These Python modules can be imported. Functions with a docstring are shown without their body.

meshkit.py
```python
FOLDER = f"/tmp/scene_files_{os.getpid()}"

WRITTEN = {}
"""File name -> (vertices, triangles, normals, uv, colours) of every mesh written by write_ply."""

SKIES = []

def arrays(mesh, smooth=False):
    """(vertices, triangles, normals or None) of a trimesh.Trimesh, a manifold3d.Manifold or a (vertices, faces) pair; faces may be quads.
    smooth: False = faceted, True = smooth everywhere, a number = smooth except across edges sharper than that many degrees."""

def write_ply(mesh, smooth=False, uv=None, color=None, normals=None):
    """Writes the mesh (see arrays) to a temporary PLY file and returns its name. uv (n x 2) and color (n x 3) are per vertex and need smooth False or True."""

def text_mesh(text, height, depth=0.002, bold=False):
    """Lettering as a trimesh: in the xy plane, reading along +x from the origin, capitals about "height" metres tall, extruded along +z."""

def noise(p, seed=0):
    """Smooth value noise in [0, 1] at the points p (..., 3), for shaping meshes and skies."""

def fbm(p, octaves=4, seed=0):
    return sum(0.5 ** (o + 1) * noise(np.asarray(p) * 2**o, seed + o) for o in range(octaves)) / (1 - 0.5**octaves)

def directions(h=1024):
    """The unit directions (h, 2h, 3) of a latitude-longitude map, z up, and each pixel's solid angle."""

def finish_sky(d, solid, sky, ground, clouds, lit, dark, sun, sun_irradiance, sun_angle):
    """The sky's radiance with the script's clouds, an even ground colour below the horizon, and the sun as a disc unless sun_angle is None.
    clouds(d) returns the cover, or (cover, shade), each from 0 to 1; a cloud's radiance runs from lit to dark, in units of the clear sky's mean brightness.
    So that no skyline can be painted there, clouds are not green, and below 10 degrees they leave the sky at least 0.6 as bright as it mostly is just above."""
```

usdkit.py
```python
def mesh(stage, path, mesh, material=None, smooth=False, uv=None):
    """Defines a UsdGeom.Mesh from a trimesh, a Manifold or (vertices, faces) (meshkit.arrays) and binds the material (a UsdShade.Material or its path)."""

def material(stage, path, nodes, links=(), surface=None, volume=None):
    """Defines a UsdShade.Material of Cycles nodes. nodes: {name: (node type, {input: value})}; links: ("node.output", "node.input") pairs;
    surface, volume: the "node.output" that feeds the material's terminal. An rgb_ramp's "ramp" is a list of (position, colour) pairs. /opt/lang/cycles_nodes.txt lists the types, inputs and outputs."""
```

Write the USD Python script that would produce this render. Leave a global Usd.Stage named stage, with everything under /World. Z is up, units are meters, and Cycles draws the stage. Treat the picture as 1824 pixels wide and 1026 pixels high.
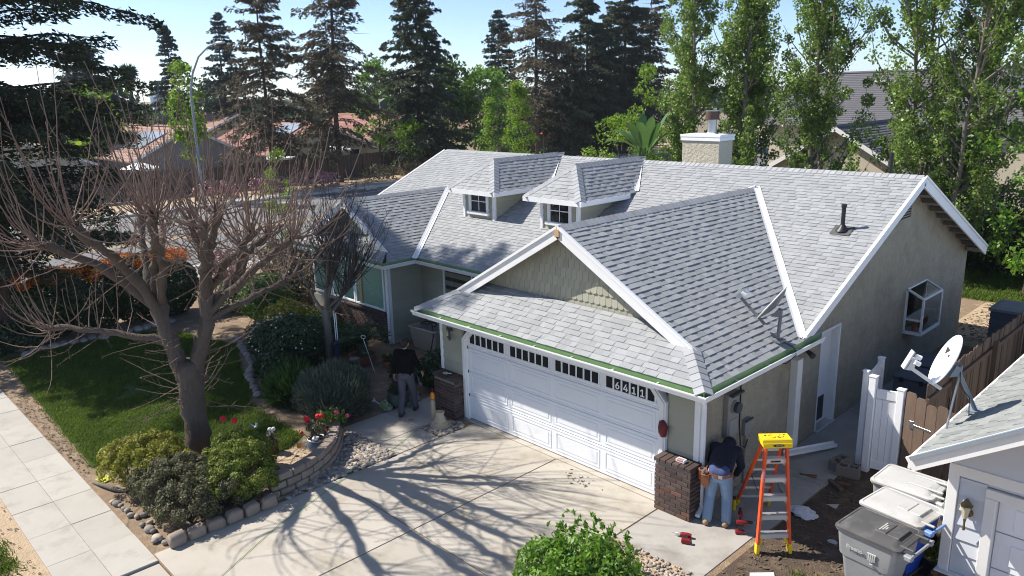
import math
import numpy as np
import trimesh
import manifold3d as mf
from shapely.geometry import Polygon, box as sbox, Point
from shapely import affinity
from pxr import Usd, UsdGeom, UsdShade, UsdLux, Gf, Sdf, Vt
import usdkit, meshkit

stage = Usd.Stage.CreateInMemory()
UsdGeom.SetStageUpAxis(stage, "Z")
UsdGeom.SetStageMetersPerUnit(stage, 1.0)
W = "/World"
stage.SetDefaultPrim(UsdGeom.Xform.Define(stage, W).GetPrim())

# ------------------------------------------------------------------ camera, sky, sun, exposure
CAM = np.array([11.76869, -9.92975, 6.75746])
YAW, PIT, ROLL, FPX = -0.80713, 0.24853, -0.02454, 1376.37
_fw = np.array([math.sin(YAW) * math.cos(PIT), math.cos(YAW) * math.cos(PIT), -math.sin(PIT)])
_r = np.cross(_fw, [0, 0, 1]); _r /= np.linalg.norm(_r)
_u = np.cross(_r, _fw)
_r2 = _r * math.cos(ROLL) + _u * math.sin(ROLL)
_u2 = -_r * math.sin(ROLL) + _u * math.cos(ROLL)
camera = UsdGeom.Camera.Define(stage, W + "/camera")
camera.AddTransformOp().Set(Gf.Matrix4d(*_r2, 0, *_u2, 0, *(-_fw), 0, *CAM, 1))
camera.CreateHorizontalApertureAttr(36.0)
camera.CreateVerticalApertureAttr(36.0 * 576 / 1024)
camera.CreateFocalLengthAttr(36.0 * FPX / 1824)
camera.CreateClippingRangeAttr(Gf.Vec2f(0.1, 5000))
camera.CreateExposureAttr(0.72)

SUN = np.array([-0.621, -0.311, 0.719]); SUN /= np.linalg.norm(SUN)      # towards the sun
usdkit.material(stage, W + "/Looks/sky", {
    "sky": ("sky_texture", {"sky_type": "single_scattering", "sun_disc": False, "sun_elevation": float(math.asin(SUN[2])),
                            "sun_rotation": float(math.atan2(SUN[0], SUN[1])), "altitude": 100.0, "air_density": 0.6, "aerosol_density": 0.5, "ozone_density": 2.2}),
    "bg": ("background_shader", {"strength": 0.12})}, [("sky.color", "bg.color")], surface="bg.background")
sky = UsdLux.DomeLight.Define(stage, W + "/sky")
UsdShade.MaterialBindingAPI.Apply(sky.GetPrim()).Bind(UsdShade.Material.Get(stage, W + "/Looks/sky"))
sky.GetPrim().SetCustomDataByKey("kind", "structure")
sun = UsdLux.DistantLight.Define(stage, W + "/sun")
sun.CreateIntensityAttr(1.2); sun.CreateAngleAttr(0.53); sun.CreateNormalizeAttr(True); sun.CreateColorAttr(Gf.Vec3f(1.0, 0.95, 0.87))
_z = SUN; _x = np.cross([0, 0, 1], _z); _x /= np.linalg.norm(_x); _y = np.cross(_z, _x)
sun.AddTransformOp().Set(Gf.Matrix4d(*_x, 0, *_y, 0, *_z, 0, 0, 0, 60, 1))

# ------------------------------------------------------------------ materials
ISLANDS = set()
def mat(name, col, rough=0.8, var=0.12, scale=3.0, detail=5, isl=0.0, rnd=0.0, bump=0.0, bscale=60.0, bdist=0.01, metal=0.0, spec=0.4, low=0.0, lscale=0.4,
        hue=0.0, trans=0.0, tcol=None, stain=None, sscale=1.2, sthr=(0.5, 0.7), stretch=None):
    n = {"geo": ("geometry", {}), "ns": ("noise_texture", {"scale": scale, "detail": float(detail), "roughness": 0.6}),
         "m1": ("math", {"math_type": "multiply_add", "value2": 2.0 * var, "value3": 1.0 - var}),
         "hsv": ("hsv", {"color": col}), "p": ("principled_bsdf", {"roughness": rough, "metallic": metal, "specular_ior_level": spec})}
    src = "geo.position"
    l = []
    if stretch:
        n["map"] = ("mapping", {"scale": stretch}); l.append(("geo.position", "map.vector")); src = "map.vector"
    l += [(src, "ns.vector"), ("ns.fac", "m1.value1")]
    last = "m1.value"
    def times(tag, out, amt):
        nonlocal last
        n["a" + tag] = ("math", {"math_type": "multiply_add", "value2": 2.0 * amt, "value3": 1.0 - amt})
        n["b" + tag] = ("math", {"math_type": "multiply"})
        l.extend([(out, "a" + tag + ".value1"), (last, "b" + tag + ".value1"), ("a" + tag + ".value", "b" + tag + ".value2")])
        last = "b" + tag + ".value"
    if isl or hue: n["tone"] = ("attribute", {"attribute": "tone"})
    if isl: times("i", "tone.fac", isl); ISLANDS.add(W + "/Looks/" + name)
    if rnd:
        n["oi"] = ("object_info", {}); times("r", "oi.random", rnd)
    if low:
        n["nl"] = ("noise_texture", {"scale": lscale, "detail": 3.0}); l.append(("geo.position", "nl.vector")); times("l", "nl.fac", low)
    l.append((last, "hsv.value"))
    if hue:
        n["h0"] = ("math", {"math_type": "multiply", "value2": 7.31}); n["h00"] = ("math", {"math_type": "fraction"})
        n["h1"] = ("math", {"math_type": "multiply_add", "value2": 2.0 * hue, "value3": 0.5 - hue})
        l += [("tone.fac", "h0.value1"), ("h0.value", "h00.value1"), ("h00.value", "h1.value1"), ("h1.value", "hsv.hue")]
    c = "hsv.color"
    if stain:
        n["nst"] = ("noise_texture", {"scale": sscale, "detail": 6.0, "roughness": 0.65})
        n["mr"] = ("map_range", {"from_min": sthr[0], "from_max": sthr[1], "clamp": True})
        n["mx"] = ("mix", {"mix_type": "mix", "color2": stain})
        l += [("geo.position", "nst.vector"), ("nst.fac", "mr.value"), ("mr.result", "mx.fac"), (c, "mx.color1")]
        c = "mx.color"
    l.append((c, "p.base_color"))
    if bump:
        n["nb"] = ("noise_texture", {"scale": bscale, "detail": 4.0}); n["bp"] = ("bump", {"strength": bump, "distance": bdist})
        l += [(src, "nb.vector"), ("nb.fac", "bp.height"), ("bp.normal", "p.normal")]
    surf = "p.BSDF"
    if trans:
        n["hs2"] = ("hsv", {"hue": 0.5, "saturation": 1.05, "value": 1.5})
        n["tr"] = ("translucent_bsdf", {}); n["mc"] = ("mix_closure", {"fac": trans})
        l += [(c, "hs2.color"), ("hs2.color", "tr.color"), ("p.BSDF", "mc.closure1"), ("tr.BSDF", "mc.closure2")]
        surf = "mc.closure"
    usdkit.material(stage, W + "/Looks/" + name, n, l, surface=surf)
    return W + "/Looks/" + name

def glass(name, tint=(0.86, 0.88, 0.88), rough=0.02, ior=1.5):
    usdkit.material(stage, W + "/Looks/" + name, {"fr": ("fresnel", {"IOR": ior}), "t": ("transparent_bsdf", {"color": tint}), "g": ("glossy_bsdf", {"color": (0.9, 0.95, 1.0), "roughness": rough}),
                    "m": ("mix_closure", {})}, [("fr.fac", "m.fac"), ("t.BSDF", "m.closure1"), ("g.BSDF", "m.closure2")], surface="m.closure")
    return W + "/Looks/" + name

M = dict(
    concrete=mat("concrete", (0.405, 0.368, 0.312), 0.85, 0.12, 2.2, 8, rnd=0.05, bump=0.25, bscale=140, bdist=0.004, low=0.10, lscale=0.5, stain=(0.30, 0.26, 0.20), sscale=1.3, sthr=(0.50, 0.72)),
    sidewalk=mat("sidewalk", (0.385, 0.36, 0.318), 0.85, 0.10, 2.6, 8, rnd=0.06, bump=0.2, bscale=150, bdist=0.003, low=0.08, lscale=0.6, stain=(0.31, 0.275, 0.225), sscale=2.2, sthr=(0.52, 0.74)),
    sidewalk_old=mat("old_concrete", (0.36, 0.34, 0.31), 0.9, 0.16, 2.0, 8, bump=0.25, bscale=140, bdist=0.004, stain=(0.24, 0.22, 0.19), sscale=0.9),
    joint=mat("joint", (0.055, 0.045, 0.04), 0.9, 0.2, 8), joint_pale=mat("joint_pale", (0.27, 0.245, 0.21), 0.9, 0.2, 8),
    asphalt=mat("asphalt", (0.155, 0.15, 0.147), 0.9, 0.14, 0.5, 8, bump=0.2, bscale=120, low=0.12, lscale=0.12),
    yellow_line=mat("yellow_line", (0.52, 0.33, 0.08), 0.8, 0.25, 5), white_line=mat("white_line", (0.7, 0.69, 0.65), 0.8, 0.15, 5),
    soil=mat("soil", (0.22, 0.155, 0.10), 0.95, 0.3, 7, 8, bump=0.8, bscale=35, bdist=0.03, low=0.2, lscale=0.8, stain=(0.33, 0.25, 0.16), sscale=3.0, sthr=(0.5, 0.7)),
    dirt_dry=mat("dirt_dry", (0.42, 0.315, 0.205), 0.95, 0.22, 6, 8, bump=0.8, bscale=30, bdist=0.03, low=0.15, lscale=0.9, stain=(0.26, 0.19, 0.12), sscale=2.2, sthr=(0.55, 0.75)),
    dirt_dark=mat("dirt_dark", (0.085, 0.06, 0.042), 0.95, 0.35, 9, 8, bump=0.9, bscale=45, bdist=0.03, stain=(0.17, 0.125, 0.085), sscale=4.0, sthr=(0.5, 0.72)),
    lawn=mat("lawn", (0.040, 0.080, 0.014), 0.95, 0.3, 9, 6, bump=0.6, bscale=90, bdist=0.02),
    grass=mat("grass", (0.125, 0.225, 0.028), 0.6, 0.45, 1.3, 5, isl=0.35, low=0.25, lscale=0.45, hue=0.02, trans=0.35, spec=0.3),
    far_ground=mat("far_ground", (0.20, 0.17, 0.11), 0.95, 0.3, 0.15, 6, low=0.2, lscale=0.03),
    shingle=mat("shingle", (0.302, 0.309, 0.314), 0.92, 0.12, 40, 4, isl=0.105, low=0.05, lscale=0.8, bump=0.6, bscale=420, bdist=0.003, spec=0.25),
    shingle1=mat("shingle_single", (0.302, 0.309, 0.314), 0.92, 0.12, 40, 4, rnd=0.105, low=0.05, lscale=0.8, bump=0.6, bscale=420, bdist=0.003, spec=0.25),
    shingle_dark=mat("shingle_band", (0.14, 0.145, 0.155), 0.95, 0.15, 20, 4),
    ridgecap=mat("ridge_cap", (0.325, 0.332, 0.34), 0.92, 0.10, 25, 4, rnd=0.10, bump=0.6, bscale=420, bdist=0.003, spec=0.25),
    shingle_old=mat("shingle_old", (0.235, 0.243, 0.236), 0.93, 0.12, 20, 4, rnd=0.16, isl=0.16, bump=0.6, bscale=380, bdist=0.003, low=0.12, lscale=1.2, spec=0.2),
    shingle_far=mat("shingle_far", (0.112, 0.11, 0.118), 0.93, 0.15, 4, 5, low=0.15, lscale=0.7),
    white=mat("white_paint", (0.79, 0.79, 0.785), 0.5, 0.04, 5, 6, low=0.05, lscale=1.0, stain=(0.60, 0.58, 0.54), sscale=3.0, sthr=(0.60, 0.85)),
    white_old=mat("white_weathered", (0.74, 0.73, 0.70), 0.6, 0.06, 6, 6, low=0.06),
    white_metal=mat("white_metal", (0.82, 0.82, 0.82), 0.3, 0.02, 4, 3),
    door_white=mat("door_white", (0.78, 0.79, 0.81), 0.42, 0.035, 2, 6, low=0.05, stain=(0.66, 0.655, 0.64), sscale=1.6, sthr=(0.58, 0.85)),
    gutter_green=mat("gutter_green", (0.16, 0.27, 0.11), 0.5, 0.12, 5, 4),
    vinyl=mat("vinyl", (0.84, 0.84, 0.85), 0.35, 0.02, 3, 3),
    siding=mat("siding", (0.355, 0.345, 0.27), 0.7, 0.05, 3, 5, rnd=0.05, bump=0.12, bscale=60, bdist=0.003, stretch=(1, 1, 6)),
    scale_paint=mat("scale_paint", (0.365, 0.355, 0.28), 0.75, 0.07, 5, 5, rnd=0.09, bump=0.2, bscale=50, bdist=0.004, stretch=(5, 5, 0.7)),
    stucco=mat("stucco", (0.395, 0.350, 0.265), 0.92, 0.26, 5.0, 9, bump=1.0, bscale=26, bdist=0.06, low=0.13, lscale=0.7, stain=(0.27, 0.24, 0.185), sscale=1.3, sthr=(0.50, 0.78)),
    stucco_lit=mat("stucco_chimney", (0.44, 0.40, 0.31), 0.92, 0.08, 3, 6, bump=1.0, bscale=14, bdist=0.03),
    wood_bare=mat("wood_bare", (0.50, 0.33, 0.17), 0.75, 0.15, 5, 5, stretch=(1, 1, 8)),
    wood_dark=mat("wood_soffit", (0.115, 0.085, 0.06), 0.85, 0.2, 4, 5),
    brick=mat("brick", (0.078, 0.052, 0.044), 0.85, 0.25, 9, 6, rnd=0.40, bump=0.6, bscale=60, bdist=0.005),
    brick_red=mat("brick_red", (0.125, 0.062, 0.042), 0.85, 0.2, 9, 6, rnd=0.25, bump=0.6, bscale=60, bdist=0.005),
    mortar=mat("mortar", (0.21, 0.19, 0.17), 0.95, 0.15, 8, 6, bump=0.4, bscale=60),
    glass=glass("window_glass"), glass_green=glass("window_glass_green", (0.80, 0.92, 0.86)),
    dark=mat("dark_interior", (0.012, 0.012, 0.014), 0.9, 0.2, 3), interior=mat("room_interior", (0.06, 0.055, 0.05), 0.9, 0.2, 3),
    curtain=mat("curtain", (0.52, 0.57, 0.50), 0.9, 0.1, 5), black=mat("black_plastic", (0.02, 0.02, 0.022), 0.45, 0.1, 5),
    charcoal=mat("charcoal_plastic", (0.075, 0.073, 0.072), 0.6, 0.16, 5, 6, stain=(0.12, 0.115, 0.108), sscale=3.5, sthr=(0.48, 0.66)),
    grey_plastic=mat("grey_plastic", (0.27, 0.275, 0.28), 0.5, 0.10, 5, 6, stain=(0.19, 0.185, 0.175), sscale=4.0, sthr=(0.55, 0.8)), white_plastic=mat("white_plastic", (0.43, 0.425, 0.41), 0.55, 0.08, 4, 6, stain=(0.36, 0.33, 0.28), sscale=2.6, sthr=(0.52, 0.78)),
    blue_plastic=mat("blue_plastic", (0.022, 0.065, 0.33), 0.45, 0.06, 3), blue_pale=mat("blue_handle", (0.16, 0.28, 0.55), 0.5, 0.06, 3), tan_plastic=mat("tan_plastic", (0.34, 0.31, 0.27), 0.55, 0.06, 3),
    metal=mat("galvanised", (0.50, 0.51, 0.52), 0.35, 0.08, 6, 4, metal=0.9), metal_dark=mat("dark_metal", (0.07, 0.072, 0.075), 0.5, 0.15, 6, 4, metal=0.4),
    alu=mat("aluminium", (0.62, 0.62, 0.60), 0.35, 0.05, 8, 3, metal=0.7), rust=mat("rusty_metal", (0.085, 0.052, 0.038), 0.8, 0.3, 6, 5),
    dish_grey=mat("dish_grey", (0.55, 0.55, 0.53), 0.5, 0.06, 4, 4, stain=(0.42, 0.38, 0.30), sscale=4.0, sthr=(0.62, 0.8)), dish_back=mat("dish_back", (0.16, 0.165, 0.17), 0.5, 0.08, 4, 4),
    meter_grey=mat("meter_grey", (0.27, 0.26, 0.235), 0.6, 0.08, 5), steel_blue=mat("steel_blue", (0.22, 0.26, 0.30), 0.45, 0.08, 4, 4),
    orange=mat("ladder_orange", (0.72, 0.085, 0.018), 0.4, 0.05, 3, 3), yellow=mat("ladder_yellow", (0.80, 0.53, 0.015), 0.4, 0.05, 4, 3),
    fence=mat("fence_wood", (0.115, 0.079, 0.057), 0.85, 0.38, 5, 7, rnd=0.34, bump=0.5, bscale=30, bdist=0.006, stretch=(4, 4, 0.5)),
    fence_far=mat("fence_far", (0.085, 0.062, 0.052), 0.9, 0.2, 4, 5, rnd=0.2, isl=0.2, stretch=(4, 4, 0.5)),
    tile=mat("roof_tile", (0.27, 0.125, 0.10), 0.85, 0.15, 6, 5, isl=0.18, low=0.15, lscale=0.3), tile_brown=mat("roof_tile_brown", (0.27, 0.165, 0.125), 0.85, 0.15, 6, 5, isl=0.18, low=0.15, lscale=0.3),
    wall_grey=mat("wall_grey", (0.26, 0.25, 0.255), 0.9, 0.08, 2, 5), wall_cream=mat("wall_cream", (0.50, 0.44, 0.34), 0.9, 0.06, 2, 5), wall_tan=mat("wall_tan", (0.42, 0.35, 0.26), 0.9, 0.06, 2, 5),
    wall_nb=mat("neighbour_siding", (0.56, 0.58, 0.62), 0.7, 0.04, 3, 5, rnd=0.03, bump=0.15, bscale=50, bdist=0.003, stretch=(1, 1, 6)),
    solar=mat("solar_panel", (0.30, 0.33, 0.36), 0.15, 0.05, 3, spec=0.8),
    bark=mat("bark", (0.095, 0.073, 0.058), 0.95, 0.42, 9, 6, bump=1.0, bscale=16, bdist=0.03, stretch=(3, 3, 0.6), low=0.15, lscale=1.5),
    bark_red=mat("bark_redwood", (0.085, 0.056, 0.042), 0.95, 0.35, 6, 6, bump=1.0, bscale=10, bdist=0.06, stretch=(4, 4, 0.35)),
    bark_pale=mat("bark_pale", (0.17, 0.145, 0.115), 0.95, 0.3, 5, 6, bump=0.8, bscale=12, bdist=0.04, stretch=(3, 3, 0.6)),
    twig=mat("twig", (0.165, 0.108, 0.083), 0.85, 0.25, 6, 4, isl=0.25), twig_dark=mat("twig_dark", (0.075, 0.058, 0.047), 0.9, 0.25, 6, 4),
    needle=mat("needles_dark", (0.064, 0.080, 0.045), 0.8, 0.25, 1.3, 4, isl=0.35, trans=0.12, spec=0.2), needle_brown=mat("needles_brown", (0.125, 0.108, 0.070), 0.85, 0.3, 1.0, 4, isl=0.4, trans=0.12, spec=0.2),
    needle_blue=mat("needles_blue", (0.064, 0.090, 0.076), 0.8, 0.25, 1.3, 4, isl=0.35, trans=0.1, spec=0.2), redwood=mat("redwood_needles", (0.052, 0.068, 0.037), 0.8, 0.3, 1.5, 4, isl=0.4, trans=0.15, spec=0.25),
    leaf=mat("leaf_mid", (0.060, 0.112, 0.022), 0.5, 0.25, 1.5, 4, isl=0.4, hue=0.02, trans=0.3), leaf_poplar=mat("leaf_poplar", (0.15, 0.225, 0.045), 0.42, 0.25, 1.2, 4, isl=0.45, hue=0.02, trans=0.3),
    leaf_lime=mat("leaf_lime", (0.15, 0.24, 0.028), 0.5, 0.2, 1.5, 4, isl=0.35, hue=0.02, trans=0.4), leaf_bright=mat("leaf_bright", (0.115, 0.215, 0.03), 0.45, 0.25, 1.5, 4, isl=0.4, hue=0.02, trans=0.35),
    leaf_dark=mat("leaf_dark", (0.036, 0.066, 0.022), 0.45, 0.3, 2, 4, isl=0.4, hue=0.02, trans=0.2), leaf_grey=mat("leaf_lavender", (0.11, 0.135, 0.095), 0.7, 0.2, 3, 4, isl=0.35, trans=0.2),
    leaf_gold=mat("leaf_gold", (0.26, 0.26, 0.035), 0.6, 0.4, 4.5, 4, isl=0.35, hue=0.02, trans=0.25), leaf_gold2=mat("leaf_gold_green", (0.165, 0.205, 0.03), 0.6, 0.5, 4.0, 4, isl=0.35, hue=0.02, trans=0.25), leaf_laurel=mat("leaf_laurel", (0.125, 0.235, 0.028), 0.45, 0.25, 1.5, 4, isl=0.35, hue=0.02, trans=0.35), leaf_palm=mat("leaf_palm", (0.06, 0.10, 0.04), 0.5, 0.2, 3, 4, isl=0.3, trans=0.15), leaf_olive=mat("leaf_olive", (0.115, 0.112, 0.055), 0.7, 0.35, 4, 4, isl=0.4, hue=0.02, trans=0.15),
    leaf_red=mat("leaf_red", (0.58, 0.19, 0.02), 0.7, 0.3, 4, 4, isl=0.4, hue=0.03, trans=0.3), leaf_banana=mat("leaf_banana", (0.085, 0.16, 0.045), 0.45, 0.25, 5, 4, rnd=0.2, trans=0.25),
    leaf_dry=mat("leaf_dry", (0.17, 0.14, 0.075), 0.8, 0.3, 3, 4, isl=0.4), pink=mat("flower_pink", (0.38, 0.19, 0.20), 0.6, 0.2, 4, 4, isl=0.4), red=mat("flower_red", (0.62, 0.012, 0.02), 0.5, 0.2, 9, 3),
    hot_pink=mat("flower_hot_pink", (0.70, 0.06, 0.16), 0.5, 0.2, 9, 3), flower_white=mat("flower_white", (0.75, 0.72, 0.68), 0.6, 0.1, 9, 3),
    stone=mat("stone", (0.24, 0.21, 0.18), 0.9, 0.2, 6, 6, rnd=0.25, bump=0.5, bscale=40, bdist=0.01), block=mat("wall_block", (0.27, 0.215, 0.17), 0.95, 0.12, 9, 6, rnd=0.12, bump=0.7, bscale=60, bdist=0.012),
    block_grey=mat("cinder_block", (0.20, 0.175, 0.15), 0.95, 0.15, 9, 6, bump=0.6, bscale=60), pebble=mat("pebble", (0.33, 0.275, 0.22), 0.8, 0.2, 12, 4, rnd=0.45), pebble_grey=mat("pebble_grey", (0.26, 0.25, 0.245), 0.8, 0.2, 12, 4, rnd=0.45),
    chips=mat("wood_chips", (0.25, 0.18, 0.115), 0.95, 0.3, 9, 4, isl=0.5),
    terracotta=mat("terracotta", (0.36, 0.13, 0.07), 0.8, 0.12, 5, 5), maroon=mat("glaze_maroon", (0.095, 0.016, 0.016), 0.25, 0.15, 8), glaze_blue=mat("glaze_blue", (0.10, 0.15, 0.24), 0.25, 0.2, 8, 4, stretch=(6, 6, 0.5)), glaze_green=mat("glaze_green", (0.06, 0.085, 0.075), 0.35, 0.2, 7),
    glaze_white=mat("glaze_white", (0.55, 0.56, 0.55), 0.3, 0.1, 8), navy_pot=mat("navy_pot", (0.022, 0.03, 0.06), 0.35, 0.15, 5), pedestal=mat("pedestal_stone", (0.46, 0.37, 0.26), 0.85, 0.15, 6, 6, bump=0.4, bscale=50),
    skin=mat("skin", (0.36, 0.19, 0.125), 0.55, 0.05, 9), hair=mat("hair", (0.012, 0.010, 0.009), 0.6, 0.2, 20), shirt_black=mat("shirt_black", (0.006, 0.006, 0.007), 0.95, 0.2, 9, 4, spec=0.08, bump=0.4, bscale=25, bdist=0.02),
    navy=mat("hoodie_navy", (0.014, 0.017, 0.030), 0.9, 0.2, 9, 4, bump=0.5, bscale=20, bdist=0.02), jeans=mat("jeans", (0.20, 0.29, 0.40), 0.85, 0.25, 5, 6, bump=0.5, bscale=22, bdist=0.02), jeans_grey=mat("jeans_grey", (0.075, 0.075, 0.09), 0.85, 0.2, 6, 5, bump=0.5, bscale=22, bdist=0.02),
    shirt_blue=mat("shirt_blue", (0.05, 0.07, 0.16), 0.85, 0.2, 9), boot=mat("boot_tan", (0.31, 0.20, 0.105), 0.8, 0.15, 8), shoe=mat("shoe_dark", (0.018, 0.018, 0.02), 0.7, 0.2, 8), leather=mat("leather", (0.24, 0.085, 0.035), 0.6, 0.25, 9),
    tool_red=mat("tool_red", (0.21, 0.012, 0.014), 0.4, 0.08, 6), clear_bag=mat("plastic_sheet", (0.62, 0.62, 0.63), 0.3, 0.1, 9), red_paint=mat("red_ornament", (0.13, 0.014, 0.016), 0.6, 0.15, 8),
    umbrella_white=mat("umbrella_white", (0.78, 0.77, 0.74), 0.8, 0.03, 3), umbrella_red=mat("umbrella_red", (0.62, 0.14, 0.15), 0.8, 0.06, 3), pole_grey=mat("pole_grey", (0.22, 0.24, 0.24), 0.6, 0.08, 5),
    shed_blue=mat("shed_grey", (0.11, 0.125, 0.15), 0.7, 0.08, 4), orange_fruit=mat("orange_fruit", (0.80, 0.27, 0.012), 0.5, 0.05, 9), bronze=mat("lamp_bronze", (0.15, 0.105, 0.055), 0.5, 0.2, 9, metal=0.4), lamp_glass=mat("lamp_glass", (0.45, 0.40, 0.27), 0.3, 0.1, 8),
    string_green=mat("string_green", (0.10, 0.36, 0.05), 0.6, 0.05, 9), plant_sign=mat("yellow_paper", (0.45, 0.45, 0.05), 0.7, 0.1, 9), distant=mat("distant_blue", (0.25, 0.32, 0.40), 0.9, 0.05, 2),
)

# ------------------------------------------------------------------ scene helpers
_used = {}
def free(path):
    k = _used.get(path, -1) + 1
    _used[path] = k
    return path if k == 0 else f"{path}_{k:03d}"
def meta(prim, label=None, cat=None, group=None, kind=None):
    for k, v in (("label", label), ("category", cat), ("group", group), ("kind", kind)):
        if v: prim.SetCustomDataByKey(k, v)
def thing(name, label, cat, loc=(0, 0, 0), rotz=0.0, group=None, kind=None, scale=None):
    p = free(W + "/" + name)
    x = UsdGeom.Xform.Define(stage, p)
    x.AddTranslateOp().Set(Gf.Vec3d(*map(float, loc))); x.AddRotateZOp().Set(float(rotz))
    if scale is not None: x.AddScaleOp().Set(Gf.Vec3f(*map(float, np.broadcast_to(scale, 3))))
    meta(x.GetPrim(), label, cat, group, kind)
    return p
def node(parent, name, label=None):
    p = free(parent + "/" + name); x = UsdGeom.Xform.Define(stage, p); meta(x.GetPrim(), label); return p
def part(parent, name, mesh, m, smooth=False, label=None, kind=None):
    p = free(parent + "/" + name)
    tn = None
    if hasattr(mesh, "mesh"): tn = mesh.tone(); mesh = mesh.mesh()
    g = usdkit.mesh(stage, p, mesh, M.get(m, m), smooth)
    if M.get(m, m) in ISLANDS:
        ok = tn is not None and len(tn) == len(g.GetPointsAttr().Get())
        UsdGeom.PrimvarsAPI(g).CreatePrimvar("tone", Sdf.ValueTypeNames.FloatArray, "vertex" if ok else "constant").Set(Vt.FloatArray.FromNumpy((tn if ok else np.array([0.5])).astype(np.float32)))
    meta(g.GetPrim(), label, None, None, kind)
    return p
def top(name, mesh, m, label=None, cat=None, group=None, kind=None, smooth=False):
    p = free(W + "/" + name)
    tn = None
    if hasattr(mesh, "mesh"): tn = mesh.tone(); mesh = mesh.mesh()
    g = usdkit.mesh(stage, p, mesh, M.get(m, m), smooth)
    if M.get(m, m) in ISLANDS:
        ok = tn is not None and len(tn) == len(g.GetPointsAttr().Get())
        UsdGeom.PrimvarsAPI(g).CreatePrimvar("tone", Sdf.ValueTypeNames.FloatArray, "vertex" if ok else "constant").Set(Vt.FloatArray.FromNumpy((tn if ok else np.array([0.5])).astype(np.float32)))
    meta(g.GetPrim(), label, cat, group, kind)
    return p
def copy(src, loc, rotz, label, scale=None, group=None):
    s = stage.GetPrimAtPath(src); was = s.GetCustomData()
    base = src.rsplit("/", 1)[1]
    base = base[:-4] if base[-4:-3] == "_" and base[-3:].isdigit() else base
    p = free(W + "/" + base)
    x = UsdGeom.Xform.Define(stage, p)
    x.GetPrim().GetReferences().AddInternalReference(Sdf.Path(src))
    x.GetPrim().SetInstanceable(True)
    a = UsdGeom.Xformable(x.GetPrim())
    a.GetPrim().CreateAttribute("xformOp:translate", Sdf.ValueTypeNames.Double3).Set(Gf.Vec3d(*map(float, loc)))
    a.GetPrim().CreateAttribute("xformOp:rotateZ", Sdf.ValueTypeNames.Float).Set(float(rotz))
    order = ["xformOp:translate", "xformOp:rotateZ"]
    if scale is not None:
        a.GetPrim().CreateAttribute("xformOp:scale", Sdf.ValueTypeNames.Float3).Set(Gf.Vec3f(*map(float, np.broadcast_to(scale, 3)))); order.append("xformOp:scale")
    a.CreateXformOpOrderAttr().Set(order)
    meta(x.GetPrim(), label, was.get("category"), group or was.get("group"))
    return p

class MB:
    def __init__(s, seed=1): s.v, s.f, s.n, s.t, s.r = [], [], 0, [], np.random.default_rng(seed)
    def tone(s): return np.concatenate(s.t)
    def add(s, v, f=None, T=None, per=None):
        if f is None:
            if hasattr(v, "to_mesh"):
                m = v.to_mesh(); v, f = m.vert_properties[:, :3], m.tri_verts
            elif isinstance(v, tuple): v, f = v
            else: v, f = v.vertices, v.faces
        v = np.asarray(v, float); f = np.asarray(f, int)
        if f.shape[1] == 4: f = np.vstack([f[:, [0, 1, 2]], f[:, [0, 2, 3]]])
        if T is not None: v = v @ np.asarray(T)[:3, :3].T + np.asarray(T)[:3, 3]
        s.v.append(v); s.f.append(f + s.n); s.n += len(v)
        s.t.append(np.full(len(v), s.r.random()) if per is None else np.repeat(s.r.random(len(v) // per), per)); return s
    def mesh(s): return (np.vstack(s.v), np.vstack(s.f))

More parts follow.
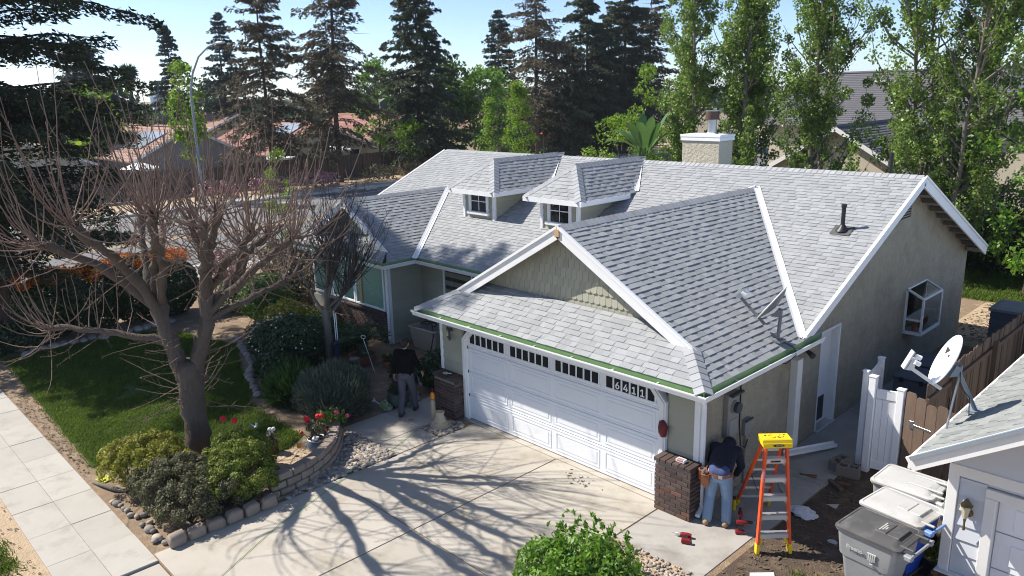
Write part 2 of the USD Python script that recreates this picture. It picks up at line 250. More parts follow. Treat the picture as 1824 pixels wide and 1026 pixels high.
def rotm(ax=(0, 0, 1), a=0.0, t=(0, 0, 0)):
    T = trimesh.transformations.rotation_matrix(a, ax); T[:3, 3] = t; return T
def eul(rx=0, ry=0, rz=0, t=(0, 0, 0)):
    T = trimesh.transformations.euler_matrix(rx, ry, rz, "sxyz"); T[:3, 3] = t; return T
_BOXF = np.array([[0, 2, 1], [1, 2, 3], [4, 5, 6], [5, 7, 6], [0, 1, 4], [1, 5, 4], [2, 6, 3], [3, 6, 7], [0, 4, 2], [2, 4, 6], [1, 3, 5], [3, 7, 5]])
def box(x0, x1, y0, y1, z0, z1):
    v = np.array([[x, y, z] for z in (z0, z1) for y in (y0, y1) for x in (x0, x1)], float)
    return v, _BOXF
_rb = {}
def rbox(x0, x1, y0, y1, z0, z1, r=0.01):
    s = np.array([x1 - x0, y1 - y0, z1 - z0]); c = np.array([x0 + x1, y0 + y1, z0 + z1]) / 2
    r = min(r, s.min() * 0.45); k = tuple(np.round(np.r_[s, r], 5))
    if k not in _rb:
        pts = []
        for sg in np.ndindex(2, 2, 2):
            g = np.array(sg) * 2 - 1
            for ax in range(3):
                d = s / 2 - r; d[ax] = s[ax] / 2; pts.append(g * d)
        h = trimesh.PointCloud(np.array(pts)).convex_hull
        _rb[k] = (np.array(h.vertices), np.array(h.faces))
    v, f = _rb[k]
    return v + c, f
def hull(pts):
    h = trimesh.PointCloud(np.asarray(pts, float)).convex_hull
    return np.array(h.vertices), np.array(h.faces)
def extr(poly, h):
    m = trimesh.creation.extrude_polygon(poly, h, engine="earcut"); return np.array(m.vertices), np.array(m.faces)
def extr_on(poly, o, U, V, h):
    """polygon in (u,v) on origin o, extruded h along U x V"""
    U = np.asarray(U, float); V = np.asarray(V, float); N = np.cross(U, V)
    out = MB()
    for g in getattr(poly, "geoms", [poly]):
        if g.area < 1e-6 or g.geom_type != "Polygon": continue
        v, f = extr(g, h); out.add(np.asarray(o) + v[:, :1] * U + v[:, 1:2] * V + v[:, 2:] * N, f)
    return out.mesh() if out.v else None
def beam(p0, p1, w, h, up=(0, 0, 1)):
    p0, p1 = np.asarray(p0, float), np.asarray(p1, float); d = p1 - p0; L = np.linalg.norm(d); d /= L
    if np.linalg.norm(np.cross(d, up)) < 1e-6: up = (1.0, 0, 0)
    s = np.cross(d, up); s /= np.linalg.norm(s); u = np.cross(s, d)
    v, f = box(0, L, -w / 2, w / 2, -h / 2, h / 2)
    return p0 + v[:, :1] * d - v[:, 1:2] * s + v[:, 2:] * u, f
def tube(pts, rad, n=8, cap=True):
    P = np.asarray(pts, float); k = len(P); rad = np.broadcast_to(np.asarray(rad, float), k)
    t = np.gradient(P, axis=0); t /= np.maximum(np.linalg.norm(t, axis=1, keepdims=True), 1e-9)
    a = np.array([0, 0, 1.0]) if abs(t[0][2]) < 0.9 else np.array([1.0, 0, 0])
    s = np.cross(t[0], a); s /= np.linalg.norm(s); S = [s]
    for i in range(1, k):
        s = S[-1] - t[i] * np.dot(S[-1], t[i]); s /= max(np.linalg.norm(s), 1e-9); S.append(s)
    S = np.array(S); U = np.cross(t, S)
    ang = np.arange(n) * 2 * math.pi / n
    v = (P[:, None] + rad[:, None, None] * (np.cos(ang)[None, :, None] * S[:, None] + np.sin(ang)[None, :, None] * U[:, None])).reshape(-1, 3)
    i, j = np.meshgrid(np.arange(k - 1), np.arange(n), indexing="ij"); i, j = i.ravel(), j.ravel(); j2 = (j + 1) % n
    q = np.c_[i * n + j, i * n + j2, (i + 1) * n + j2, (i + 1) * n + j]
    f = np.vstack([q[:, [0, 1, 2]], q[:, [0, 2, 3]]])
    if cap:
        v = np.vstack([v, P[:1], P[-1:]]); a_, b_ = len(v) - 2, len(v) - 1
        jj = np.arange(n); j2 = (jj + 1) % n
        f = np.vstack([f, np.c_[np.full(n, a_), j2, jj], np.c_[np.full(n, b_), (k - 1) * n + jj, (k - 1) * n + j2]])
    return v, f
def lathe(prof, n=24):
    m = trimesh.creation.revolve(np.asarray(prof, float), sections=n); return np.array(m.vertices), np.array(m.faces)
def cyl(p0, p1, r, n=12): return tube([p0, p1], r, n)
def cards(c, d, size, rng, aspect=0.5, tilt=None):
    """rhombus leaves: centres c, axis d (n x 3), lengths size"""
    n = len(c); d = d / np.maximum(np.linalg.norm(d, axis=1, keepdims=True), 1e-9)
    r = rng.normal(size=(n, 3)) if tilt is None else tilt + 0.6 * rng.normal(size=(n, 3))
    s = np.cross(d, r); s /= np.maximum(np.linalg.norm(s, axis=1, keepdims=True), 1e-9)
    L = np.broadcast_to(size, n)[:, None]
    a = c - d * L * 0.5; b = c + d * L * 0.5; m = c - d * L * 0.08
    v = np.stack([a, m + s * L * aspect / 2, b, m - s * L * aspect / 2], 1).reshape(-1, 3)
    k = np.arange(n)[:, None] * 4
    return v, np.vstack([k + [0, 1, 2], k + [0, 2, 3]])
def ground_poly(name, pts, z, m, label=None, cat=None, kind="structure", thick=0.0, parent=None):
    pl = Polygon(pts)
    v, f = extr(pl, max(thick, 0.0005)); v = v + [0, 0, z - max(thick, 0.0005)]
    return part(parent, name, (v, f), m) if parent else top(name, (v, f), m, label, cat, None, kind)
def sub_grid(poly, step):
    x0, y0, x1, y1 = poly.bounds
    return x0, y0, x1, y1
# ------------------------------------------------------------------ ground, road, paving
def gq(name, x0, x1, y0, y1, z, m, **k): return ground_poly(name, [(x0, y0), (x1, y0), (x1, y1), (x0, y1)], z, m, **k)
gq("ground", -9000, 9000, -9000, 12000, -0.17, "far_ground")
gq("yard_soil", -18.6, 40, -6.70, 24, -0.012, "soil", thick=0.16)
gq("parkway_dirt", -18.6, 40, -9.6, -7.96, -0.012, "dirt_dry", thick=0.16)
# the side street with its markings
gq("street", -38.6, -19.4, -300, 500, -0.15, "asphalt")
def stripe(x0, x1, y0, y1, m, step=None):
    mb = MB()
    if step is None: mb.add(extr(sbox(x0, y0, x1, y1), 0.001))
    else:
        y = y0
        while y < y1: mb.add(extr(sbox(x0, y, x1, y + step), 0.001)); y += step * 4
    v, f = mb.mesh(); return v + [0, 0, -0.1455], f
top("lane_marking", stripe(-28.72, -28.60, -80, 250, None), "yellow_line", kind="structure")
top("lane_marking", stripe(-28.42, -28.30, -80, 250, None), "yellow_line", kind="structure")
top("lane_marking", stripe(-21.1, -20.98, -80, 250, None), "white_line", kind="structure")
top("lane_marking", stripe(-36.6, -36.48, -80, 250, None), "white_line", kind="structure")
kb = MB().add(box(-19.4, -19.05, -300, 500, -0.17, 0.0)); top("kerb", kb, "sidewalk", kind="structure")
kb = MB().add(box(-38.95, -38.6, -300, 500, -0.17, 0.0)); top("kerb", kb, "sidewalk", kind="structure")
top("street_sidewalk", MB().add(box(-19.046, -18.6, -300, -8.0, -0.16, -0.005)).add(box(-19.046, -18.1, -6.7, 500, -0.16, -0.005)), "sidewalk", kind="structure")
top("street_sidewalk", MB().add(box(-40.4, -38.954, -300, 500, -0.16, -0.005)), "sidewalk", kind="structure")
gq("planting_strip", -46, -40.4, -300, 500, 0.0, "dirt_dry", thick=0.16)
gq("far_yards", -400, -46, -300, 500, -0.05, "far_ground", thick=0.1)

def slabs(parent, name, cells, m, z0=-0.11, z1=0.0, gap=0.006, rng=None):
    for i, (x0, y0, x1, y1) in enumerate(cells):
        dz = 0 if rng is None else rng.uniform(-0.004, 0.004)
        part(parent, name, rbox(x0 + gap, x1 - gap, y0 + gap, y1 - gap, z0, z1 + dz, 0.004), m)
def struct(name): 
    p = free(W + "/" + name); x = UsdGeom.Xform.Define(stage, p); meta(x.GetPrim(), kind="structure"); return p
rg = np.random.default_rng(3)
sw = struct("sidewalk")
xs = [0.50 - 1.06 * i for i in range(18)][::-1]
cells = [(xs[i], y0, xs[i + 1], y1) for i in range(len(xs) - 1) for y0, y1 in ((-7.96, -7.33), (-7.33, -6.70))]
slabs(sw, "slab", cells, "sidewalk", rng=rg, gap=0.003)
part(sw, "bedding", box(-18.6, 0.5, -7.95, -6.71, -0.13, -0.012), "joint_pale")
ap = struct("driveway_apron")
slabs(ap, "slab", [(0.52, -7.96, 2.85, -6.70), (2.85, -7.96, 5.1, -6.70), (0.52, -10.0, 2.85, -7.97), (2.85, -10.0, 5.1, -7.97)], "concrete", z1=-0.035)
dw = struct("driveway")
slabs(dw, "slab", [(0.26, -6.69, 2.62, -3.49), (2.62, -6.69, 5.06, -3.49), (0.26, -3.49, 2.62, -0.12), (2.62, -3.49, 5.06, -0.12)], "concrete", gap=0.010)
part(dw, "threshold_slab", rbox(-0.1, 4.98, -0.112, 0.15, -0.1, 0.004, 0.006), "concrete")
part(dw, "bedding", box(0.27, 5.05, -6.68, 0.1, -0.13, -0.03), "joint")
# thin pale spill and dark specks in front of the garage door: dropped plaster and shingle crumbs
rg = np.random.default_rng(5)
mb = MB()
for i in range(34):
    c = np.array([3.45 + rg.normal() * 0.20, -0.42 + rg.normal() * 0.09]); r = rg.uniform(0.008, 0.035)
    an = np.sort(rg.uniform(0, 2 * math.pi, 7)); pl = np.c_[np.cos(an), np.sin(an)] * r * rg.uniform(0.6, 1.2, (7, 1)) + c
    v, f = extr(Polygon(pl).convex_hull, 0.006); mb.add(v + [0, 0, 0.0], f)
top("roofing_crumbs", mb, "charcoal", "dark crumbs of torn shingle lying on the driveway near the garage door", "debris", kind="stuff")
wk = struct("front_walk")
slabs(wk, "slab", [(-1.62, -1.04, -0.42, 0.05), (-1.62, -2.15, -0.42, -1.04), (-0.42, -2.15, 0.25, -1.04), (-3.2, 1.75, -0.95, 2.95)], "concrete", gap=0.008)
slabs(wk, "slab", [(-1.62, 0.05, -0.95, 1.75)], "concrete", gap=0.008)
part(wk, "bedding", box(-1.6, 0.24, -2.14, 0.1, -0.13, -0.03), "joint")
sp = struct("side_path")
slabs(sp, "slab", [(5.07, -1.42, 6.62, 0.10), (5.606, 0.10, 6.70, 2.3), (5.606, 2.3, 6.72, 4.9), (5.606, 4.9, 6.75, 7.6), (5.606, 7.6, 6.78, 10.4)], "sidewalk_old", gap=0.006)
# lawn, its grass, bare soil
LAWN = [(-12.4, -6.1), (-3.6, -6.42), (-2.6, -5.4), (-1.75, -4.3), (-1.55, -3.45), (-1.9, -2.9), (-3.1, -2.95), (-4.4, -2.9), (-5.4, -2.3), (-6.4, -2.1), (-8.7, -1.2), (-11.9, -2.0), (-12.2, -4.0)]
ground_poly("lawn", LAWN, 0.0, "lawn", thick=0.02)
BACK_LAWN = [(3.0, 17.3), (6.4, 17.0), (7.5, 18), (7.5, 21.5), (2.4, 21.5)]
ground_poly("back_lawn", BACK_LAWN, 0.0, "lawn", thick=0.02)
gq("back_yard_dirt", 5.2, 7.7, 12.0, 17.3, 0.0, "dirt_dry", thick=0.02)
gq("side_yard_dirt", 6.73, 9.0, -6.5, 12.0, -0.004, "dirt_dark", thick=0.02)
gq("side_yard_litter", 5.1, 9.6, -6.5, -1.42, 0.0, "dirt_dry", thick=0.02)
ground_poly("bed_soil", [(-2.6, -5.6), (-1.7, -4.4), (-1.5, -3.4), (-1.9, -2.85), (-1.1, -2.6), (0.1, -3.8), (0.15, -4.6), (-0.7, -5.2), (-1.9, -5.9)], 0.005, "dirt_dry", thick=0.02)

def tuft(rng, nb=14, h=0.05, sp=0.05):
    v, f = [], []
    for i in range(nb):
        b = rng.normal(size=2) * sp; a = rng.uniform(0, 6.28); L = h * rng.uniform(0.6, 1.25); w = 0.0045
        d = np.array([math.cos(a), math.sin(a)]); t = b + d * L * rng.uniform(0.2, 0.9); s = np.array([-d[1], d[0]]) * w
        m = (b + t) / 2 - d * L * 0.1
        k = len(v); v += [[*(b - s), 0], [*(b + s), 0], [*(m + s * 0.8), L * 0.6], [*(m - s * 0.8), L * 0.6], [*t, L]]
        f += [[k, k + 1, k + 2], [k, k + 2, k + 3], [k + 3, k + 2, k + 4]]
    return np.array(v), np.array(f)
def scatter(name, protos, pts, scl, rot, label, cat, kind="stuff", zq=None):
    """one PointInstancer; protos: [(mesh, material)]"""
    p = free(W + "/" + name); pi = UsdGeom.PointInstancer.Define(stage, p); rng = np.random.default_rng(len(pts))
    rel = pi.CreatePrototypesRel()
    for i, (me, m, sm) in enumerate(protos):
        q = p + f"/piece" + ("" if i == 0 else f"_{i:03d}")
        usdkit.mesh(stage, q, me, M.get(m, m), sm); rel.AddTarget(q)
    n = len(pts)
    pi.CreateProtoIndicesAttr(Vt.IntArray.FromNumpy(rng.integers(0, len(protos), n).astype(np.int32)))
    pi.CreatePositionsAttr(Vt.Vec3fArray.FromNumpy(np.asarray(pts, np.float32)))
    q = [Gf.Quath(float(math.cos(a / 2)), 0, 0, float(math.sin(a / 2))) for a in rot]
    pi.CreateOrientationsAttr(Vt.QuathArray(q))
    pi.CreateScalesAttr(Vt.Vec3fArray.FromNumpy(np.repeat(np.asarray(scl, np.float32)[:, None], 3, 1) if np.ndim(scl) == 1 else np.asarray(scl, np.float32)))
    meta(pi.GetPrim(), label, cat, None, kind)
def in_poly(poly, n, rng):
    pl = Polygon(poly); x0, y0, x1, y1 = pl.bounds
    import shapely
    P = np.c_[rng.uniform(x0, x1, int(n * 2.5)), rng.uniform(y0, y1, int(n * 2.5))]
    return P[shapely.contains_xy(pl, P[:, 0], P[:, 1])][:n]
rg = np.random.default_rng(11)
gp = [(tuft(rg), "grass", False) for _ in range(4)]
P = in_poly(LAWN, 14000, rg)
P = P[meshkit.fbm(np.c_[P * 0.9, 0 * P[:, 0]], 3, 4) > 0.2]
scatter("grass", gp, np.c_[P, np.zeros(len(P))], rg.uniform(0.8, 1.5, len(P)), rg.uniform(0, 6.28, len(P)), "short green grass of the front lawn in the shade of the trees", "grass")
P = in_poly(BACK_LAWN, 2200, rg); scatter("grass", gp, np.c_[P, np.zeros(len(P))], rg.uniform(1.2, 3.0, len(P)), rg.uniform(0, 6.28, len(P)), "sunlit grass behind the house at its back corner", "grass")
P = np.vstack([in_poly([(-2.2, -9.5), (-0.9, -9.5), (-0.75, -8.35), (-1.3, -8.25), (-2.3, -8.5)], 420, rg), in_poly([(7.3, -2.6), (8.9, -2.4), (8.9, 0.2), (7.6, -0.3)], 200, rg), in_poly([(8.5, 1.0), (8.95, 1.0), (8.95, 2.2), (8.6, 2.0)], 60, rg)])
scatter("grass", gp, np.c_[P, np.zeros(len(P))], rg.uniform(1.0, 2.0, len(P)), rg.uniform(0, 6.28, len(P)), "loose grass patches on the dirt beside the sidewalk and bins", "grass")
# pebbles
def pebble(rng):
    m = trimesh.creation.icosphere(1); v = m.vertices * (1 + 0.12 * rng.normal(size=(len(m.vertices), 1))) * [1.0, 0.75, 0.5]; return v, np.array(m.faces)
pp = [(pebble(rg), "pebble", True) for _ in range(3)] + [(pebble(rg), "pebble_grey", True)]
GR1 = [(0.25, -2.14), (0.25, -4.5), (0.1, -4.1), (-0.25, -3.3), (-0.85, -2.6), (-1.45, -2.12)]
ground_poly("gravel_bed", GR1, -0.004, "soil", thick=0.02)
P = in_poly(GR1, 1300, rg)
scatter("pebbles", pp, np.c_[P, rg.uniform(0.0, 0.035, len(P))], rg.uniform(0.026, 0.062, len(P)), rg.uniform(0, 6.28, len(P)), "round river pebbles between the low block wall and the driveway", "pebbles")
GR2 = [(-0.40, -1.03), (0.24, -1.03), (0.24, -0.32), (-0.05, -0.32), (-0.40, -0.5)]
ground_poly("gravel_bed", GR2, -0.004, "soil", thick=0.02)
P = in_poly(GR2, 330, rg)
scatter("pebbles", pp, np.c_[P, rg.uniform(0.0, 0.02, len(P))], rg.uniform(0.02, 0.06, len(P)), rg.uniform(0, 6.28, len(P)), "pebbles around the stone pedestal beside the left brick pier", "pebbles")
GR3 = [(5.07, -1.43), (6.6, -1.43), (6.9, -1.7), (6.7, -3.2), (5.07, -3.2)]
P = in_poly(GR3, 1500, rg)
scatter("pebbles", pp, np.c_[P, rg.uniform(0.0, 0.02, len(P))], rg.uniform(0.012, 0.035, len(P)), rg.uniform(0, 6.28, len(P)), "small gravel beside the leafy bush in the foreground", "pebbles")
# litter: chips, dry leaves
def chip(rng): 
    v, f = box(-1, 1, -0.35, 0.35, -0.12, 0.12); return v * [1, rng.uniform(0.5, 1.2), 1] + rng.normal(size=v.shape) * 0.12, f
cp = [(chip(rg), "chips", False) for _ in range(3)] + [(chip(rg), "leaf_dry", False)]
P = np.vstack([in_poly([(6.75, -3), (9, -3), (8.9, 3), (6.75, 3)], 1300, rg), in_poly([(5.3, 12.5), (7.6, 12.5), (7.6, 17.3), (5.3, 17.3)], 1400, rg)])
scatter("leaf_litter", cp, np.c_[P, rg.uniform(0, 0.012, len(P))], rg.uniform(0.012, 0.045, len(P)), rg.uniform(0, 6.28, len(P)), "wood chips and dry leaf litter on the bare dirt of the side yard", "litter")
P = np.vstack([in_poly([(-9, -6.68), (-3.2, -6.68), (-3.6, -6.35), (-9, -6.2)], 420, rg), in_poly([(-8, -9.5), (0, -9.5), (0, -8), (-8, -8)], 500, rg), in_poly([(-2.0, -4.6), (0.1, -4.6), (-0.9, -2.8), (-1.6, -3.2)], 150, rg)])
scatter("leaf_litter", cp, np.c_[P, rg.uniform(0, 0.01, len(P))], rg.uniform(0.008, 0.03, len(P)), rg.uniform(0, 6.28, len(P)), "dry litter on the dirt strips along the front sidewalk", "litter")

# ------------------------------------------------------------------ the house
H = thing("house", "single storey grey shingled house with white trim and a double garage", "house")
XEL, XER, YF, ZE, MS, YG = -1.007, 6.108, -0.659, 2.367, 0.573, 0.088
ZM, MM, YE, YR, YB, XMR, XML = 2.378, 0.443, 2.432, 7.877, 13.04, 5.972, -10.1
XLW, XLL, YLF, MW, YLG = -4.946, -9.9, 1.387, 0.60, 1.85
XG = (XEL + XER) / 2; HW = (XER - XEL) / 2; ZG = ZE + MS * HW; ZR = ZM + MM * (YR - YE)
YV = YE + (ZG - ZM) / MM
XLR = (XLW + XLL) / 2; ZLR = ZM + MW * (XLW - XLR); YVW = YE + (ZLR - ZM) / MM
DD = 0.747; YW = 0.36
zw = ZE + MS * (YW - YF); dw_ = (zw - ZE) / MS
GAP = 0.10
PLANES = {
    "garage_right": ((XER, 0, ZE), (-1, 0, MS), [(XER, YF + GAP), (XER, 3.3), (5.63, 3.3), (5.63, YE + MS * (XER - 5.63) / MM), (XG, YV), (XG, YG), (XER - DD, YG)]),
    "garage_left": ((XEL, 0, ZE), (1, 0, MS), [(XEL, YF + GAP), (XEL + DD, YG), (XG, YG), (XG, YV), (XEL, YE)]),
    "garage_front": ((0, YF, ZE), (0, 1, MS), [(XEL + GAP, YF), (XER - GAP, YF), (XER - DD, YG), (XER - dw_, YW), (XEL + dw_, YW), (XEL + DD, YG)]),
    "main_front": ((0, YE, ZM), (0, 1, MM), [(XML, YE), (XLL, YE), (XLR, YVW), (XLW, YE), (XEL, YE), (XG, YV), (XMR, YE + MS * (XER - XMR) / MM), (XMR, YR), (XML, YR)]),
    "main_back": ((0, YB, ZR - MM * (YB - YR)), (0, -1, MM), [(XML, YR), (XMR, YR), (XMR, YB), (XML, YB)]),
    "wing_right": ((XLW, 0, ZM), (-1, 0, MW), [(XLW, YLF + GAP), (XLW, YE), (XLR, YVW), (XLR, YLG), (XLW - 0.46, YLG)]),
    "wing_left": ((XLL, 0, ZM), (1, 0, MW), [(XLL, YLF), (XLL + 0.46, YLG), (XLR, YLG), (XLR, YVW), (XLL, YE)]),
    "wing_front": ((0, YLF, ZM), (0, 1, MW), [(XLL + GAP, YLF), (XLW - GAP, YLF), (XLW - 0.46, YLG), (XLW - 0.8, 2.2), (XLL + 0.8, 2.2), (XLL + 0.46, YLG)]),
}
DORMERS = []
for xc in (-4.57, -1.48):
    za, zr_, hw, y0 = 4.13, 4.90, 0.98, 4.20
    mD = (zr_ - za) / hw; ya = y0 + hw * 0.95
    ym = lambda z: YE + (z - ZM) / MM
    DORMERS.append((xc, za, zr_, hw, y0, ya))
    k = "dormer" + str(len(DORMERS))
    PLANES[k + "_front"] = ((0, y0, za), (0, 1, (zr_ - za) / (ya - y0)), [(xc - hw, y0), (xc + hw, y0), (xc, ya)])
    for s in (1, -1):
        PLANES[k + ("_r" if s > 0 else "_l")] = ((xc + s * hw, 0, za), (-s, 0, mD), [(xc + s * hw, y0), (xc + s * hw, ym(za)), (xc, ym(zr_)), (xc, ya)])
def plane_z(key, x, y):
    o, g, _ = PLANES[key]
    return o[2] + ((x - o[0]) * g[0] + (y - o[1]) * g[1]) * g[2]
def plane_frame(key):
    o, g, poly = PLANES[key]; h = np.array([g[0], g[1], 0.0])
    V = h + [0, 0, g[2]]; sl = np.linalg.norm(V); V = V / sl
    U = np.array([g[1], -g[0], 0.0])         # along the eave, U x V up
    if np.cross(U, V)[2] < 0: U = -U
    O = np.array(o, float)
    pv = []
    for x, y in poly:
        d = np.array([x, y, plane_z(key, x, y)]) - O; pv.append((d @ U, d @ V))
    return O, U, V, np.cross(U, V), Polygon(pv).buffer(0)
def shingles(key, rng, expo=0.122, holes=(), v_off=0.0):
    """every tab as (centre, vertices, faces): bottom edge proud, tabs of uneven width, every other one raised like laminated shingles"""
    O, U, V, N, poly = plane_frame(key)
    for h in holes: poly = poly.difference(h)
    out = []
    u0, v0, u1, v1 = poly.bounds
    import shapely
    shapely.prepare(poly)
    k, v = 0, v0 + v_off
    while v < v1:
        u = u0 - rng.uniform(0, 0.3); up = rng.random() < 0.5
        while u < u1:
            w = rng.choice([0.10, 0.13, 0.16, 0.20, 0.24]); hh = 0.0165 if up else 0.0075; up = not up if rng.random() < 0.85 else up
            r = sbox(u + 0.003, v, u + w, v + expo + 0.01)
            if poly.intersects(r):
                if poly.contains(r): rings = [np.array([(u + 0.003, v), (u + w, v), (u + w, v + expo + 0.01), (u + 0.003, v + expo + 0.01)])]
                else:
                    g = poly.intersection(r); rings = [np.array(q.exterior.coords)[:-1][::(1 if q.exterior.is_ccw else -1)] for q in getattr(g, "geoms", [g]) if q.geom_type == "Polygon" and q.area > 0.0006]
                for R in rings:
                    n = len(R); t = (R[:, 1] - v) / (expo + 0.01)
                    hgt = hh * (1 - t) + 0.004
                    tp = O + R[:, :1] * U + R[:, 1:] * V + hgt[:, None] * N
                    bt = O + R[:, :1] * U + R[:, 1:] * V + 0.0005 * N
                    vv = np.vstack([tp, bt]); ff = [[0, i, i + 1] for i in range(1, n - 1)]
                    for i in range(n):
                        j = (i + 1) % n; ff += [[i, n + i, n + j], [i, n + j, j]]
                    out.append((tp.mean(0), vv, np.array(ff)))
            u += w
        v += expo; k += 1
    return out
roof = node(H, "roof")
rg = np.random.default_rng(21)
allsh = []
VIS = ["garage_right", "garage_front", "garage_left", "main_front", "wing_right", "wing_front", "wing_left"] + [k for k in PLANES if k.startswith("dormer")]
dorm_holes = []
O_, U_, V_, N_, _p = plane_frame("main_front")
for xc, za, zr_, hw, y0, ya in DORMERS:
    pts = [(xc - 0.55, 4.55), (xc + 0.55, 4.55), (xc + 0.55, 6.0), (xc - 0.55, 6.0)]
    q = []
    for x, y in pts:
        d = np.array([x, y, plane_z("main_front", x, y)]) - O_; q.append((d @ U_, d @ V_))
    dorm_holes.append(Polygon(q))
for k in VIS:
    a = shingles(k, rg, holes=dorm_holes if k == "main_front" else (), v_off=(GAP + 0.0 if k in ("garage_right", "garage_front", "garage_left", "wing_right", "wing_front", "wing_left", "main_front") else 0.0))
    allsh += [(np.linalg.norm(c - CAM) + (5 if k not in ("garage_right", "garage_front") else 0), v, f) for c, v, f in a]
allsh.sort(key=lambda s: s[0])
for d, v, f in allsh[:300]: part(roof, "shingle", (v, f), "shingle1")
mb = MB()
for d, v, f in allsh[300:]: mb.add(v, f)
part(roof, "shingle_courses", mb, "shingle", kind="stuff")
# decks under the shingles, with the soffits seen from below
for k, (o, g, poly) in PLANES.items():
    O, U, V, N, pl = plane_frame(k)
    pq = Polygon(poly).buffer(0)
    if k in ("garage_right", "garage_front", "garage_left", "wing_right", "wing_front", "wing_left", "main_front"):
        e = np.array(o[:2]) + np.array(g) [:2] * GAP; t_ = np.array([g[1], -g[0]]); pq = pq.intersection(Polygon([e - t_ * 60, e + t_ * 60, e + t_ * 60 + np.array(g)[:2] * 60, e - t_ * 60 + np.array(g)[:2] * 60]))
    v, f = extr(pq, 0.11)
    z = np.array([plane_z(k, x, y) for x, y in v[:, :2]])
    v = np.c_[v[:, :2], np.where(v[:, 2] > 0.05, z - 0.002, z - 0.11)]
    part(roof, "roof_deck", (v, f), "shingle" if k == "main_back" else "shingle_dark")
# ridge and hip caps
def caps(p0, p1, na, nb, w=0.15, step=0.145, m="ridgecap"):
    p0, p1 = np.array(p0, float), np.array(p1, float); d = p1 - p0; L = np.linalg.norm(d); d /= L
    for i in range(int(L / step)):
        c0 = p0 + d * i * step; c1 = c0 + d * (step + 0.05)
        h0, h1 = 0.028, 0.014
        up = np.array([0, 0, 1.0])
        T = []
        for c, h in ((c0, h0), (c1, h1)):
            T += [c + na * w + up * (h), c + up * (h + 0.012), c + nb * w + up * (h)]
        T = np.array(T); B = T - [0, 0, 0.012]
        v = np.vstack([T, B]); f = np.array([[0, 1, 4], [0, 4, 3], [1, 2, 5], [1, 5, 4], [6, 7, 1], [6, 1, 0], [7, 8, 2], [7, 2, 1], [0, 3, 9], [0, 9, 6], [2, 8, 11], [2, 11, 5]])
        part(roof, "ridge_cap", (v, f), m)
def dirs(ka, kb, p, d):
    """unit vectors lying in the two planes, square to the ridge direction d"""
    out = []
    for k in (ka, kb):
        N = plane_frame(k)[3]; s = np.cross(N, d); s /= np.linalg.norm(s)
        if s[2] > 0: s = -s
        out.append(s)
    return out
def cap_line(p0, p1, ka, kb):
    d = np.array(p1, float) - np.array(p0, float); d /= np.linalg.norm(d); na, nb = dirs(ka, kb, p0, d); caps(p0, p1, na, nb)
cap_line((XG, YG, ZG), (XG, YV, ZG), "garage_right", "garage_left")
cap_line((XER - 0.05, YF + 0.05, ZE + 0.03), (XER - DD + 0.02, YG - 0.02, ZE + MS * (DD - 0.02)), "garage_right", "garage_front")
cap_line((XEL + 0.05, YF + 0.05, ZE + 0.03), (XEL + DD, YG, ZE + MS * DD), "garage_front", "garage_left")
cap_line((XMR, YR, ZR), (XML, YR, ZR), "main_front", "main_back")
cap_line((XLR, YLG, ZLR), (XLR, YVW, ZLR), "wing_right", "wing_left")
for i, (xc, za, zr_, hw, y0, ya) in enumerate(DORMERS):
    k = f"dormer{i+1}"
    cap_line((xc, ya, zr_), (xc, YR - 0.05, zr_), k + "_r", k + "_l")
    cap_line((xc + hw, y0, za), (xc, ya, zr_), k + "_front", k + "_r")
    cap_line((xc - hw, y0, za), (xc, ya, zr_), k + "_front", k + "_l")
# valley metal: a W-shaped white strip
def valley(p0, p1, ka, kb, w=0.085):
    p0, p1 = np.array(p0, float), np.array(p1, float); d = (p1 - p0) / np.linalg.norm(p1 - p0)
    s = []
    for k in (ka, kb):
        N = plane_frame(k)[3]; q = np.cross(N, d); q /= np.linalg.norm(q); q = q if q[2] > 0 else -q; s.append(q)
    up = np.array([0, 0, 1.0]); pr = []
    for t, h in ((w, 0.036), (w * 0.55, 0.034), (0.012, 0.033), (0, 0.055)): pr.append(s[0] * t + up * h)
    for t, h in ((0.012, 0.033), (w * 0.55, 0.034), (w, 0.036)): pr.append(s[1] * t + up * h)
    pr = np.array(pr); v = np.vstack([p0 + pr, p1 + pr]); n = len(pr)
    f = np.array([[i, i + 1, n + i + 1, n + i] for i in range(n - 1)]); part(roof, "valley_flashing", (v, f), "white_metal", smooth=False)
valley((XER - 0.12, YE + MS * 0.12 / MM, ZE + MS * 0.12), (XG, YV, ZG), "garage_right", "main_front")
valley((XEL, YE, ZM), (XG, YV, ZG), "garage_left", "main_front")
valley((XLW, YE, ZM), (XLR, YVW, ZLR), "wing_right", "main_front")
for i, (xc, za, zr_, hw, y0, ya) in enumerate(DORMERS):
    valley((xc + hw, ym(za), za), (xc, YR - 0.02, ZR), f"dormer{i+1}_r", "main_front", 0.075)
